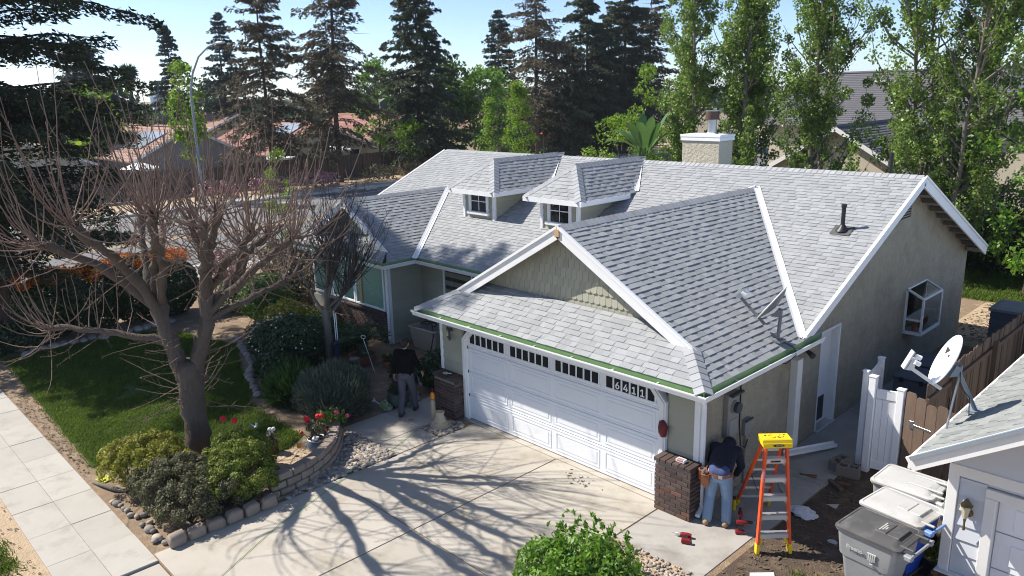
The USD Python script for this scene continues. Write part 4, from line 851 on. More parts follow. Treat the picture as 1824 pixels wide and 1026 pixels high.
# chimney
CH = node(H, "chimney")
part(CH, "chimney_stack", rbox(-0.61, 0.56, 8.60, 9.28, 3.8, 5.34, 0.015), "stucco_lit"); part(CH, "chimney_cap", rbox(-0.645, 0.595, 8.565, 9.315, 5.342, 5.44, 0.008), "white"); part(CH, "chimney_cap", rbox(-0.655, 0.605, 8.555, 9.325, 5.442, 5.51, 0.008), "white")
part(CH, "flue", cyl((0.10, 8.95, 5.5), (0.10, 8.95, 5.92), 0.125, 20), "metal", 40); part(CH, "flue_collar", lathe([(0.19, 0), (0.13, 0.05), (0.125, 0.05)], 20) if False else tube([(0.10, 8.95, 5.51), (0.10, 8.95, 5.55)], [0.19, 0.13], 20), "white_old", 40); part(CH, "flue_cap", cyl((0.10, 8.95, 5.90), (0.10, 8.95, 6.12), 0.185, 24), "rust", 40); part(CH, "flue_cap_rim", cyl((0.10, 8.95, 6.121), (0.10, 8.95, 6.14), 0.19, 24), "metal", 40)
# vent pipes
VP = node(H, "vent_pipe"); b = np.array([5.22, 5.72, ZM + MM * (5.72 - YE)])
part(VP, "pipe", cyl(b, b + [0, 0, 0.53], 0.042, 14), "black", 40); part(VP, "pipe_collar", cyl(b + [0, 0, 0.49], b + [0, 0, 0.56], 0.055, 14), "black", 40); part(VP, "pipe_boot", tube([b + [0, 0, 0.01], b + [0, 0, 0.07], b + [0, 0, 0.14]], [0.14, 0.09, 0.05], 16), "black", 40)
V_m = np.array([0, 1, MM]) / math.hypot(1, MM); Nm = np.array([0, -MM, 1]) / math.hypot(1, MM)
part(VP, "flashing", (np.array([b + np.array([sx * 0.2, 0, 0]) + V_m * sy + Nm * 0.028 for sx, sy in ((-1, -0.17), (1, -0.17), (1, 0.17), (-1, 0.17))]), np.array([[0, 1, 2, 3]])), "charcoal")
for x, y, h in ((5.0, 8.6, 0.75), (-7.3, 10.8, 1.15)):
    v0 = np.array([x, y, ZR - MM * (y - YR)]); part(H, "vent_pipe", cyl(v0 - [0, 0, 0.1], v0 + [0, 0, h], 0.045, 12), "black", 40)
# ------------------------------------------------------------------ trees and plants
def perp(d, rng):
    r = rng.normal(size=3); s = np.cross(d, r); return s / max(np.linalg.norm(s), 1e-9)
def conifer(P, h, r, rng, needle, bark="bark_red", base=0.15, droop=0.35, dens=1.0, power=0.8, wood=True, leaf=0.34, dead=0.0, ragged=0.3, step=0.33, aspect=0.34, tr=None, top_r=0.0):
    """parts trunk and crown under P; base: fraction of the trunk free of branches"""
    part(P, "trunk", tube([(0, 0, -0.2), (0.02 * h * rng.normal() * 0.2, 0, h * 0.3), (0.01 * rng.normal() * h, 0.01 * rng.normal() * h, h * 0.7), (0, 0, h)], [tr or h * 0.0125, (tr or h * 0.0125) * 0.8, (tr or h * 0.0125) * 0.42, 0.02], 9), bark, True)
    C, D, S = [], [], []; wb = MB()
    z = base * h
    while z < h * 0.995:
        t = (z / h - base) / (1 - base); R = 1.15 * r * (1 - t) ** power * (0.55 + 0.45 * min(1, t / 0.12)) + top_r * (1 - t)
        for k in range(rng.integers(4, 7)):
            ragged_ = min(0.6, ragged + 0.12); L = R * (1 - ragged_ + 2 * ragged_ * rng.random()) * (1.25 if rng.random() < 0.12 else 1) + 0.12
            a = rng.uniform(0, 6.283); dr = droop * rng.uniform(0.6, 1.4) * (1.2 - t); n = max(3, int(L / 0.22))
            u = np.linspace(0.08, 1, n); rad = np.array([math.cos(a), math.sin(a), 0])
            pts = np.array([0, 0, z]) + np.outer(u * L, rad) + np.outer(L * (0.25 * t * u - dr * u ** 2 + 0.22 * dr * u ** 4), [0, 0, 1]) + rng.normal(size=(n, 3)) * 0.03 * L
            if wood: wb.add(*tube(pts[::2] if n > 5 else pts, np.linspace(0.012 * L + 0.012, 0.006, len(pts[::2] if n > 5 else pts)), 3, False))
            if rng.random() < dead: continue
            m = int(dens * (12 + 12 * rng.random()))
            for j in range(1 if L > 0.6 else 0, n):
                sp = 0.36 * L * (1 - u[j] * 0.75) * rng.uniform(0.5, 1.1) + 0.06
                tg = np.array([-rad[1], rad[0], 0])
                q = rng.uniform(-1, 1, m)
                c = pts[j] + np.outer(q * sp, tg) + np.outer(np.abs(q) * sp * 0.5, rad) - np.outer(np.abs(q) * sp * 0.35 + rng.random(m) * 0.10, [0, 0, 1]) + rng.normal(size=(m, 3)) * 0.06
                d = rad * 0.6 + np.outer(np.sign(q), tg) * 0.6 + np.array([0, 0, -0.45]) + rng.normal(size=(m, 3)) * 0.35
                C.append(c); D.append(d); S.append(leaf * rng.uniform(0.6, 1.3, m))
        z += step * rng.uniform(0.35, 1.7) * (0.75 + 0.5 * (1 - t))
    mb = MB(int(rng.integers(1e6))); mb.add(*cards(np.vstack(C), np.vstack(D), np.concatenate(S), rng, aspect), per=4)
    cr = part(P, "crown", mb, needle)
    if wood and wb.v: part(P, "branches", wb, bark, kind="stuff")
    return P
def leaf_blob(C, D, S, cen, rad, n, size, rng, flat=1.0, up=0.2):
    p = rng.normal(size=(n, 3)); p /= np.linalg.norm(p, axis=1, keepdims=True); p *= (rng.random((n, 1)) ** 0.45) * rad; p[:, 2] *= flat
    C.append(cen + p); D.append(p / max(rad, 1e-6) * 0.6 + rng.normal(size=(n, 3)) * 0.7 + [0, 0, up]); S.append(size * rng.uniform(0.6, 1.35, n))
def finish_crown(P, C, D, S, leaf, rng, aspect=0.6, name="crown", tilt=None):
    mb = MB(int(rng.integers(1e6))); mb.add(*cards(np.vstack(C), np.vstack(D), np.concatenate(S), rng, aspect, tilt), per=4); part(P, name, mb, leaf, kind="stuff" if name == "sprig" else None)
def curve(p0, d0, L, n, rng, up=0.3, wob=0.12):
    p = [np.array(p0, float)]; d = np.array(d0, float); d /= np.linalg.norm(d)
    for i in range(n):
        d = d + rng.normal(size=3) * wob + np.array([0, 0, up / n]); d /= np.linalg.norm(d); p.append(p[-1] + d * L / n)
    return np.array(p)
def broadleaf(P, h, r, rng, leaf, bark="bark", base=0.25, nclump=60, per=90, size=0.16, cr=0.45, tr=0.14, shape=1.0, cone=0.0):
    part(P, "trunk", tube(curve((0, 0, -0.1), (0, 0, 1), h * 0.75, 6, rng, 0.3, 0.05), np.linspace(tr, tr * 0.25, 7), 9), bark, True)
    C, D, S = [], [], []; lb = MB()
    for i in range(nclump):
        t = rng.random() ** 0.8; z = h * (base + (1 - base) * t)
        prof = (math.sin(math.pi * min(0.98, 0.12 + 0.86 * t)) ** 0.6) if cone == 0 else (1 - t) ** cone * 0.95 + 0.08
        R = r * prof * rng.uniform(0.35, 1.05) * shape; a = rng.uniform(0, 6.283)
        c = np.array([R * math.cos(a), R * math.sin(a), z])
        leaf_blob(C, D, S, c, cr * rng.uniform(0.6, 1.25), int(per * rng.uniform(0.6, 1.3)), size, rng, 0.8)
        if i % 3 == 0: lb.add(*tube([(0, 0, max(0.3, z - R * 0.9)), c * [0.5, 0.5, 1] - [0, 0, R * 0.25], c], [tr * 0.3, tr * 0.18, 0.012], 4, False))
    part(P, "limbs", lb, bark, kind="stuff"); finish_crown(P, C, D, S, leaf, rng); return P
def poplar(P, h, r, rng, leaf, stems=2, per=80, size=0.102, gap=0.35, low=0.1, spread=0.5, dens=1.0):
    C, D, S = [], [], []; lb = MB()
    for s in range(stems):
        a = rng.uniform(0, 6.28); off = (0.0 if stems == 1 else spread)
        b = np.array([math.cos(a + s * 2.4) * off * 0.35, math.sin(a + s * 2.4) * off * 0.35, -0.1]); tip = np.array([math.cos(a + s * 2.4) * off, math.sin(a + s * 2.4) * off, h * rng.uniform(0.85, 1.0)])
        n = 9; tt = np.linspace(0, 1, n)[:, None]; pts = b + (tip - b) * tt + rng.normal(size=(n, 3)) * [0.08, 0.08, 0] * np.sin(tt * 3.1)
        part(P, "trunk", tube(pts, np.linspace(0.15 * (1 if stems < 3 else 0.7), 0.02, n), 9), "bark_pale", True)
        z = low * h
        while z < h * 0.98:
            i = np.interp(z / h, np.linspace(0, 1, n), np.arange(n)); i0 = min(int(i), n - 2); p0 = pts[i0] + (pts[i0 + 1] - pts[i0]) * (i - i0)
            t = z / h; L = r * (0.55 + 0.9 * math.sin(math.pi * min(1, 0.15 + 0.8 * t))) * rng.uniform(0.5, 1.35) * (1 - 0.5 * max(0, t - 0.7) / 0.3)
            a = rng.uniform(0, 6.28); q = curve(p0, (math.cos(a) * 0.9, math.sin(a) * 0.9, 0.55), L * 1.5, 6, rng, 1.5, 0.14)
            lb.add(*tube(q, np.linspace(0.016 + 0.010 * L, 0.006, 7), 4, False))
            if rng.random() > gap:
                for j in range(2, 7):
                    if rng.random() < 0.85: leaf_blob(C, D, S, q[j] + rng.normal(size=3) * 0.08, 0.30 * rng.uniform(0.6, 1.3), int(per * dens * rng.uniform(0.5, 1.5)), size, rng, 1.0)
            else:
                for j in range(2): leaf_blob(C, D, S, q[5], 0.2, 5, size, rng)
            z += rng.uniform(0.10, 0.30)
    part(P, "limbs", lb, "bark_pale", kind="stuff"); finish_crown(P, C, D, S, leaf, rng, 0.75); return P
def bush(P, blobs, rng, leaf, size=0.07, per=1500, fill=True, aspect=0.55, up=0.5, stems=True, puff=0.0, spiky=False, name="foliage", bark="twig_dark"):
    """blobs: (x, y, z, rx, ry, rz): leaves on and near the surface, in uneven clumps"""
    C, D, S = [], [], []; NN = []; sb = MB()
    for (x, y, z, rx, ry, rz) in blobs:
        area = (rx * ry + rx * rz + ry * rz) / 3 * 12.5; n = int(per * area)
        p = rng.normal(size=(n, 3)); p /= np.linalg.norm(p, axis=1, keepdims=True)
        bump = meshkit.fbm(p * (2.2 / max(0.3, min(rx, ry, rz))) * 0.55 + x * 3.1 + y * 1.7, 3, 5)
        k = (0.68 + 0.62 * bump) * (1 - 0.30 * rng.random(n) ** 2)
        q = np.c_[p[:, 0] * rx * k, p[:, 1] * ry * k, p[:, 2] * rz * k] + [x, y, z]
        if puff:
            m_ = max(12, int(area / (puff * puff) * 0.30)); c_ = rng.normal(size=(m_, 3)); c_ /= np.linalg.norm(c_, axis=1, keepdims=True); c_[:, 2] = np.where(c_[:, 2] < -0.25, -c_[:, 2], c_[:, 2])
            kk = 0.80 + 0.30 * rng.random((m_, 1)); cc = c_ * [rx, ry, rz] * kk + [x, y, z]; i_ = rng.integers(0, m_, n); p = rng.normal(size=(n, 3)) + c_[i_] * 0.8; p /= np.linalg.norm(p, axis=1, keepdims=True)
            q = cc[i_] + p * puff * (0.55 + 0.6 * rng.random((n, 1)) ** 0.6)
        ok = q[:, 2] > 0.01; q, p = q[ok], p[ok]
        tl = rng.normal(size=p.shape); tl -= p * (tl * p).sum(1, keepdims=True) * (0.85 if puff else 0.6); NN.append(p)
        C.append(q); D.append((p * 0.8 + rng.normal(size=p.shape) * 0.35 + [0, 0, up]) if spiky else tl + [0, 0, up * 0.6]); S.append(size * rng.uniform(0.6, 1.4, len(q)))
        if stems:
            for i in range(10):
                a = rng.uniform(0, 6.28); e = np.array([x + rx * 0.7 * math.cos(a), y + ry * 0.7 * math.sin(a), z + rz * rng.uniform(0.0, 0.7)])
                sb.add(*tube([(x, y, 0), (x + (e[0] - x) * 0.4, y + (e[1] - y) * 0.4, e[2] * 0.5), e], [0.02, 0.014, 0.006], 4, False))
    finish_crown(P, C, D, S, leaf, rng, aspect, name, None if spiky else np.vstack(NN))
    if stems: part(P, "stems", sb, bark, kind="stuff")
    return P

# ---- the pollarded bare tree on the lawn
rg = np.random.default_rng(77)
T = thing("bare_tree", "bare pollarded tree with stubby limbs and long thin shoots on the front lawn", "tree", (-2.48, -4.83, 0))
B0 = np.array([-2.48, -4.83, 0.0])
def limb(pts, r0, r1, knob=True, n=12):
    pts = np.array(pts, float) - B0
    # smooth path through the points
    from scipy.interpolate import CubicSpline
    s = np.r_[0, np.cumsum(np.linalg.norm(np.diff(pts, axis=0), axis=1))]
    m = 14; u = np.linspace(0, s[-1], m); p = CubicSpline(s, pts)(u) if len(pts) > 2 else np.array([pts[0] + (pts[1] - pts[0]) * t for t in np.linspace(0, 1, m)])
    p = p + rg.normal(size=p.shape) * 0.02
    rad = np.interp(u / s[-1], [0, 1], [r0, r1]) * (1 + 0.06 * rg.normal(size=m))
    if knob: rad[-2:] = rad[-2:] * 1.35; 
    v, f = tube(p, rad, n); v = v + (meshkit.fbm(v * 9, 3, 2) - 0.5)[:, None] * 0.09 * np.array([1, 1, 0.3])
    part(T, "limb" if knob else "trunk", (v, f), "bark", True)
    return p + 0, rad
hubL = np.array([-2.62, -5.0, 2.05]); hubR = np.array([-2.28, -4.62, 2.05])
limb([(-2.48, -4.83, -0.15), (-2.47, -4.82, 0.6), (-2.47, -4.81, 1.4), (-2.46, -4.82, 1.8), (-2.45, -4.81, 2.0)], 0.235, 0.22, False, 18)
limb([(-2.47, -4.82, 1.3), (-2.55, -4.92, 1.9), (-2.66, -5.05, 2.6), (-2.72, -5.12, 3.15)], 0.17, 0.15, False, 14)
limb([(-2.46, -4.80, 1.3), (-2.36, -4.68, 1.9), (-2.22, -4.5, 2.6), (-2.15, -4.42, 3.3)], 0.16, 0.13, False, 14)
L1 = np.array([-2.68, -5.08, 2.75]); R1 = np.array([-2.2, -4.48, 2.8]); L2 = np.array([-2.7, -5.1, 3.05]); R2 = np.array([-2.16, -4.43, 3.2])
tips = []
def lim(path, r0, r1=0.07): p, r = limb(path, r0 * 0.82, r1 * 0.8); tips.append((p, r1))
lim([(-2.60, -4.98, 2.35), (-3.1, -5.6, 2.55), (-3.7, -6.25, 2.70), (-4.0, -6.6, 2.78)], 0.085, 0.06)                 # low left
lim([L1, (-2.5, -5.4, 3.5), (-1.9, -6.0, 4.25), (-1.1, -6.7, 4.95)], 0.12, 0.07)                                        # k
lim([L2, (-2.9, -5.7, 3.7), (-2.9, -6.3, 4.2), (-2.8, -6.8, 4.45)], 0.12, 0.07)
lim([L2, (-2.4, -5.2, 3.8), (-1.5, -5.45, 4.4), (-0.75, -5.7, 4.9)], 0.10, 0.065)                                       # j
lim([L2, (-2.2, -5.15, 3.7), (-1.2, -5.5, 4.5), (-0.25, -5.85, 5.05)], 0.09, 0.06)                                      # i
lim([R2, (-1.6, -4.65, 3.75), (-0.7, -4.95, 4.4), (0.0, -5.15, 4.85)], 0.10, 0.065)                                     # h
lim([R2, (-1.75, -4.5, 3.8), (-1.1, -4.65, 4.4), (-0.45, -4.75, 4.95)], 0.10, 0.065)                                    # g
lim([R2, (-1.8, -4.25, 3.7), (-1.1, -4.2, 4.2), (-0.5, -4.2, 4.55)], 0.095, 0.06)                                       # f
lim([R2, (-2.1, -4.4, 3.7), (-1.9, -4.55, 4.2), (-1.7, -4.7, 4.6)], 0.10, 0.07)                                         # e
lim([R1, (-1.8, -4.0, 3.4), (-1.3, -3.6, 3.9), (-0.95, -3.25, 4.25)], 0.11, 0.065)                                      # d
lim([R1, (-2.0, -4.0, 3.5), (-1.75, -3.7, 4.0), (-1.55, -3.4, 4.3)], 0.09, 0.06)                                        # c
lim([R1, (-2.15, -4.0, 3.3), (-2.2, -3.6, 3.7), (-2.4, -3.5, 4.0)], 0.09, 0.06)                                         # a2
lim([R1, (-2.1, -3.9, 2.95), (-2.2, -3.2, 3.1), (-2.35, -2.75, 3.15)], 0.085, 0.055)                                    # a
lim([L2, (-3.1, -5.1, 3.7), (-3.4, -5.0, 4.3), (-3.6, -4.9, 4.7)], 0.10, 0.065)
lim([L1, (-3.3, -4.8, 3.3), (-3.9, -4.5, 3.8), (-4.4, -4.3, 4.1)], 0.10, 0.06)
sh = MB(5); tw = MB(6)
def shoot(p, d, L, up, r=0.0125):
    q = curve(p, d, L, 7, rg, up, 0.07); sh.add(*tube(q, np.linspace(r, 0.0042, 8), 5, False))
    k = rg.integers(1, 5)
    for j in range(k):
        u = rg.uniform(2.5, 7); i = min(int(u), 6); b = q[i] + (q[i + 1] - q[i]) * (u - i); dd = (q[i + 1] - q[i]); dd /= np.linalg.norm(dd)
        s = dd * 0.8 + perp(dd, rg) * 0.7; tw.add(*tube(curve(b, s, rg.uniform(0.05, 0.22), 2, rg, 0.1, 0.1), [0.0045, 0.004, 0.003], 3, False))
    e = q[-1]
    for j in range(2): s = (q[-1] - q[-2]) + rg.normal(size=3) * 0.05; tw.add(*tube([e, e + s / np.linalg.norm(s) * 0.05], [0.006, 0.004], 3, False))
for p, r1 in tips:
    e = p[-1]; d = p[-1] - p[-4]; d /= np.linalg.norm(d)
    for i in range(18):
        dd = d * 0.9 + rg.normal(size=3) * 0.65; shoot(e + rg.normal(size=3) * 0.04, dd, rg.uniform(0.8, 2.5), 1.7)
    for j in range(5, 13):
        for i in range(rg.integers(0, 4)): shoot(p[j], perp(d, rg) + d * 0.3 + [0, 0, 0.15], rg.uniform(0.5, 1.7), 1.3, 0.009)
for i in range(46):
    z = rg.uniform(1.0, 2.6); a = rg.uniform(0, 6.28); shoot(np.array([0.18 * math.cos(a), 0.18 * math.sin(a), z]), (math.cos(a), math.sin(a), rg.uniform(-0.3, 0.3)), rg.uniform(0.4, 1.5), rg.uniform(-0.2, 0.7), 0.009)
for i in range(60):
    p, r1 = tips[rg.integers(len(tips))]; shoot(p[rg.integers(6, 14)], np.r_[rg.normal(size=2), -0.3], rg.uniform(0.8, 1.8), rg.uniform(-0.4, 0.4), 0.009)
part(T, "shoots", sh, "twig", True, kind="stuff"); part(T, "twigs", tw, "twig", kind="stuff")

# ---- the small multi-stemmed bare tree by the wing
rg = np.random.default_rng(78)
T2 = thing("small_bare_tree", "small bare tree with dark upright twigs before the brick wing", "tree", (-5.05, -0.36, 0))
part(T2, "trunk", tube([(0, 0, -0.1), (0.0, 0.01, 0.8), (0.0, 0.0, 1.55)], [0.14, 0.115, 0.10], 12), "bark_pale", True)
dk = MB(3)
for i, (dx, dy, top_) in enumerate([(0.55, 0.65, 2.6), (0.1, 0.1, 3.0), (-0.3, -0.35, 2.9), (0.35, -0.05, 2.9), (-0.15, 0.4, 2.8), (1.0, 0.9, 2.4)]):
    z0 = 1.25 + 0.06 * i; q = curve((0, 0, z0), (dx, dy, 1.0), (top_ - z0) * 1.2, 7, rg, 0.5, 0.07); part(T2, "limb", tube(q, np.linspace(0.045, 0.026, 8), 8), "bark_pale", True)
    for j in range(26):
        b = q[rg.integers(3, 8)]; s = curve(b, (rg.normal() * 0.75 + dx * 0.5, rg.normal() * 0.75 + dy * 0.5, 1.1), rg.uniform(0.7, 2.0), 6, rg, 0.8, 0.10); dk.add(*tube(s, np.linspace(0.014, 0.004, 7), 4, False))
        for k in range(9):
            c = s[rg.integers(2, 7)]; w = curve(c, rg.normal(size=3) * 0.5 + [0, 0, 0.6], rg.uniform(0.1, 0.45), 2, rg, 0.2, 0.15); dk.add(*tube(w, [0.006, 0.005, 0.003], 3, False))
part(T2, "twigs", dk, "twig_dark", kind="stuff")

# ---- redwood at the left edge, its lower branches hanging far out
rg = np.random.default_rng(79)
RW = thing("redwood_tree", "huge dark redwood with fluted trunk filling the upper left corner", "tree", (-14.9, -5.45, 0))
ang = np.arange(24) * 2 * math.pi / 24; prof = []
for z, r in ((-0.2, 0.75), (0.5, 0.60), (1.5, 0.52), (3.5, 0.45), (7, 0.36), (12, 0.24), (19, 0.06)):
    prof.append(np.c_[np.cos(ang) * r * (1 + 0.08 * np.sin(ang * 7)), np.sin(ang) * r * (1 + 0.08 * np.sin(ang * 7)), np.full(24, z)])
v = np.vstack(prof); f = [[k * 24 + i, k * 24 + (i + 1) % 24, (k + 1) * 24 + (i + 1) % 24, (k + 1) * 24 + i] for k in range(6) for i in range(24)]
part(RW, "trunk", (v, np.array(f)), "bark_red", True)
def redwood_crown(P, h, base, rmax, seed, name="crown"):
    r_ = np.random.default_rng(seed); C, D, S = [], [], []; wb = MB()
    z = base
    while z < h:
        t = (z - base) / (h - base); R = rmax * min(1, 0.72 + 1.6 * t) * max(0.02, 1 - max(0, t - 0.55) / 0.45) ** 0.85
        for k in range(5):
            a = r_.uniform(0, 6.283); L = R * r_.uniform(0.55, 1.12); L *= 0.13 if (z < 11 and 1.55 < a < 3.7) else (1.15 if 0.1 < a < 1.4 else (0.86 if 4.4 < a < 5.9 else 1)); n = max(4, int(L / 0.16)); u = np.linspace(0.1, 1, n)
            rad = np.array([math.cos(a), math.sin(a), 0]); tg = np.array([-rad[1], rad[0], 0]); dr = r_.uniform(-0.02, 0.32)
            pts = np.array([0, 0, z]) + np.outer(u * L, rad) + np.outer(L * (0.12 * u - dr * u * u), [0, 0, 1]) + np.cumsum(r_.normal(size=(n, 3)) * 0.02, 0)
            wb.add(*tube(pts[::3], np.linspace(0.045, 0.01, len(pts[::3])), 4, False))
            for j in range(2, n):
                w = (0.50 * (1 - u[j]) + 0.22) * r_.uniform(0.6, 1.2); m = 30; q = r_.uniform(-1, 1, m)
                c = pts[j] + np.outer(q * w, tg) + np.outer(np.abs(q) * w * 0.6, rad) - np.outer(np.abs(q) * w * 0.25 + r_.random(m) ** 1.5 * 0.30, [0, 0, 1]) + r_.normal(size=(m, 3)) * 0.05
                C.append(c); D.append(rad * 0.7 + np.outer(np.sign(q), tg) * 0.7 + [0, 0, -0.3] + r_.normal(size=(m, 3)) * 0.45); S.append(0.20 * r_.uniform(0.6, 1.3, m))
        z += r_.uniform(0.13, 0.27)
    part(P, "branches", wb, "bark_red", kind="stuff"); finish_crown(P, C, D, S, "redwood", r_, 0.30, name)
redwood_crown(RW, 21.5, 2.3, 4.45, 4)

# ---- conifers along the avenue
rg = np.random.default_rng(80)
LAB = "conifers lining the avenue behind the house"
CON = [  # x y h r needle, options, label
    (-43.0, 17.9, 15.2, 2.6, "needle_brown", dict(base=0.22, dens=0.75, ragged=0.45, droop=0.42, power=0.6, dead=0.12), "tall sparse conifer second from the left along the avenue, left of the pointed thin one"),
    (-43.0, 23.7, 18.5, 3.3, "needle_brown", dict(base=0.17, dens=0.62, ragged=0.45, droop=0.5, power=0.75, dead=0.15), "thin drooping conifer with a bare leaning trunk before the tan house wall"),
    (-43.0, 31.9, 17.0, 3.0, "needle", dict(base=0.10, dens=1.15, ragged=0.3, droop=0.4, power=0.62), "dense dark conifer standing right of the red tiled house"),
    (-53.0, 51.0, 15.5, 2.4, "needle_blue", dict(base=0.1, dens=1.1, ragged=0.22, power=0.6), "bluish narrow conifer set back behind the lime green trees"),
    (-43.0, 46.5, 19.5, 3.1, "needle_brown", dict(base=0.22, dens=0.6, ragged=0.5, droop=0.42, power=0.5, dead=0.25), "ragged brown conifer whose trunk rises beside the red parasol"),
    (-43.0, 54.1, 18.0, 3.0, "needle", dict(base=0.08, dens=1.05, ragged=0.4, droop=0.4, power=0.55), "dark conifer right of the ragged brown one, over the brown board fence"),
    (-43.0, 60.6, 20.0, 3.1, "needle", dict(base=0.08, dens=1.1, ragged=0.35, droop=0.4, power=0.55), "tallest dark conifer next to the first poplar"),
    (-43.0, 65.2, 18.0, 2.6, "needle_brown", dict(base=0.15, dens=0.7, ragged=0.5, droop=0.4, power=0.5, dead=0.2), "thin brownish conifer half hidden by the first poplar"),
    (-77.0, 24.2, 14.5, 2.6, "needle_blue", dict(base=0.05, dens=1.2, ragged=0.2, power=0.75), "far pointed conifer left of the street lamp head"),
    (-70.2, 27.2, 15.4, 2.4, "needle_blue", dict(base=0.12, dens=0.85, ragged=0.4, power=0.7), "far thin conifer right of the street lamp head"),
    (-70.0, 13.5, 12.2, 3.6, "needle_blue", dict(base=0.0, dens=1.3, ragged=0.2, power=0.45), "broad far conifer seen under the redwood branches"),
    (-43.0, 57.5, 14.0, 2.8, "needle", dict(base=0.05, dens=1.1, ragged=0.4, power=0.5), "short dark conifer filling the gap between the two tall dark ones"),
    (-43.0, 50.2, 11.5, 3.0, "needle", dict(base=0.16, dens=1.2, ragged=0.3, power=0.4), "low dark conifer over the tan wall behind the red parasol"),
]
for x, y, h, r, nd, kw, lab in CON:
    conifer(thing("conifer", lab, "conifer", (x, y, 0), group=LAB), h, r, rg, nd, "bark_red", **kw)

# ---- broad-leaved trees behind the house
rg = np.random.default_rng(81)
def tree(name, lab, x, y, f, cat="tree", group=None, **k): return f(thing(name, lab, cat, (x, y, 0), group=group), rng=rg, **k)
GP = "poplars along the back fence"
tree("poplar_tree", "leafy poplar left of the chimney flue", -7.0, 19.3, poplar, group=GP, h=12.5, r=1.05, leaf="leaf_poplar", stems=2, gap=0.3, dens=1.1, spread=0.7)
tree("poplar_tree", "poplar directly behind the chimney cap with one dark trunk", -4.6, 19.0, poplar, group=GP, h=13.0, r=1.05, leaf="leaf_poplar", stems=1, gap=0.15)
tree("poplar_tree", "leafy poplar between the chimney and the double trunked one", -5.7, 20.6, poplar, group=GP, h=12.0, r=0.95, leaf="leaf_poplar", stems=2, gap=0.4)
tree("poplar_tree", "sparse poplar with two bare trunks left of the dark gabled roof", -1.75, 19.0, poplar, group=GP, h=12.5, r=1.35, leaf="leaf_poplar", stems=2, gap=0.28, dens=1.0, spread=0.55)
tree("poplar_tree", "wide poplar of many pale trunks right of the dark gabled roof", 2.95, 19.0, poplar, group=GP, h=12.0, r=1.4, leaf="leaf_poplar", stems=5, gap=0.2, dens=0.9, spread=1.5, low=0.08)
tree("shrub_tree", "bright green leafy tree at the right edge of the back yard", 5.9, 18.6, broadleaf, h=7.0, r=1.9, leaf="leaf_bright", base=0.12, nclump=70, per=75, size=0.15, cr=0.5)
tree("leafy_tree", "full leafy tree filling the gap left of the chimney", -8.2, 20.3, broadleaf, h=7.2, r=1.5, leaf="leaf_poplar", base=0.1, nclump=70, per=85, size=0.12, cr=0.45)
tree("hedge", "dark leafy hedge below the poplars behind the gable end", 4.6, 21.6, bush, cat="hedge", blobs=[(-2.2, 0, 1.3, 1.2, 0.8, 1.5), (-0.6, 0.2, 1.4, 1.3, 0.9, 1.7), (1.1, 0.1, 1.2, 1.3, 0.8, 1.5)], leaf="leaf", size=0.13, per=240)
tree("shrub", "pale arching shrub at the right end of the back lawn", 6.6, 20.2, bush, cat="shrub", blobs=[(0.3, 0, 0.9, 0.8, 0.7, 1.1), (-0.5, 0.3, 0.5, 0.4, 0.4, 0.6)], leaf="leaf_gold", size=0.10, per=220)
tree("hedge", "leafy shrubs along the back fence behind the chimney", -4.5, 17.6, bush, cat="hedge", blobs=[(i * 1.4, rg.normal() * 0.2, 1.6, 1.0, 0.8, 1.9 + 0.7 * rg.random()) for i in range(-2, 4)], leaf="leaf_poplar", size=0.13, per=230)
tree("lime_tree", "lime green feathery tree with reaching branches before the dark conifers", -9.6, 17.4, broadleaf, h=5.6, r=1.9, leaf="leaf_lime", base=0.30, nclump=55, per=70, size=0.12, cr=0.42, tr=0.08)
tree("lime_tree", "narrow lime green treetop above the banana plant", -9.9, 19.5, broadleaf, h=7.7, r=0.65, leaf="leaf_lime", base=0.5, nclump=22, per=80, size=0.12, cr=0.4, tr=0.08)
GL = "two pale green conical trees behind the roof ridge"
tree("young_tree", "smaller pale green conical tree behind the roof ridge", -17.8, 17.0, broadleaf, group=GL, h=6.5, r=0.95, leaf="leaf_lime", base=0.05, nclump=60, per=60, size=0.12, cr=0.34, tr=0.07, cone=0.75)
tree("young_tree", "bigger pale green conical tree behind the roof ridge", -18.0, 19.3, broadleaf, group=GL, h=7.1, r=1.35, leaf="leaf_lime", base=0.05, nclump=95, per=65, size=0.12, cr=0.40, tr=0.08, cone=0.6)
tree("leafy_tree", "rounded mid green tree between the red roof and the dense conifer", -52.0, 33.6, broadleaf, h=9.8, r=2.6, leaf="leaf_bright", base=0.2, nclump=45, per=60, size=0.34, cr=0.9)
tree("leafy_tree", "bright green tree crown left of the two conical trees", -41.0, 37.8, broadleaf, h=8.6, r=3.4, leaf="leaf_bright", base=0.15, nclump=80, per=60, size=0.32, cr=0.95)
tree("leafy_tree", "dark green tree mass right of the dense conifer", -44.0, 36.3, broadleaf, h=9.2, r=2.6, leaf="leaf", base=0.1, nclump=60, per=65, size=0.34, cr=0.95)
tree("leafy_tree", "small lime tree before the board fence by the red tiled house", -41.5, 29.6, broadleaf, h=4.6, r=1.7, leaf="leaf_lime", base=0.4, nclump=30, per=45, size=0.24, cr=0.6, tr=0.06)
tree("leafy_tree", "leafy tree behind the ragged conifers, over the brown fence", -50.5, 62.0, broadleaf, h=8.0, r=3.0, leaf="leaf", base=0.1, nclump=50, per=55, size=0.4, cr=1.1)
tree("street_tree", "lime green columnar tree behind the street lamp pole", -41.2, 11.2, broadleaf, h=9.2, r=1.1, leaf="leaf_lime", base=0.3, nclump=45, per=55, size=0.24, cr=0.55, tr=0.08)
tree("street_tree", "slim lime green sapling seen left of the wing gable", -18.4, 5.55, broadleaf, h=4.6, r=0.55, leaf="leaf_lime", base=0.2, nclump=28, per=50, size=0.11, cr=0.32, tr=0.04)
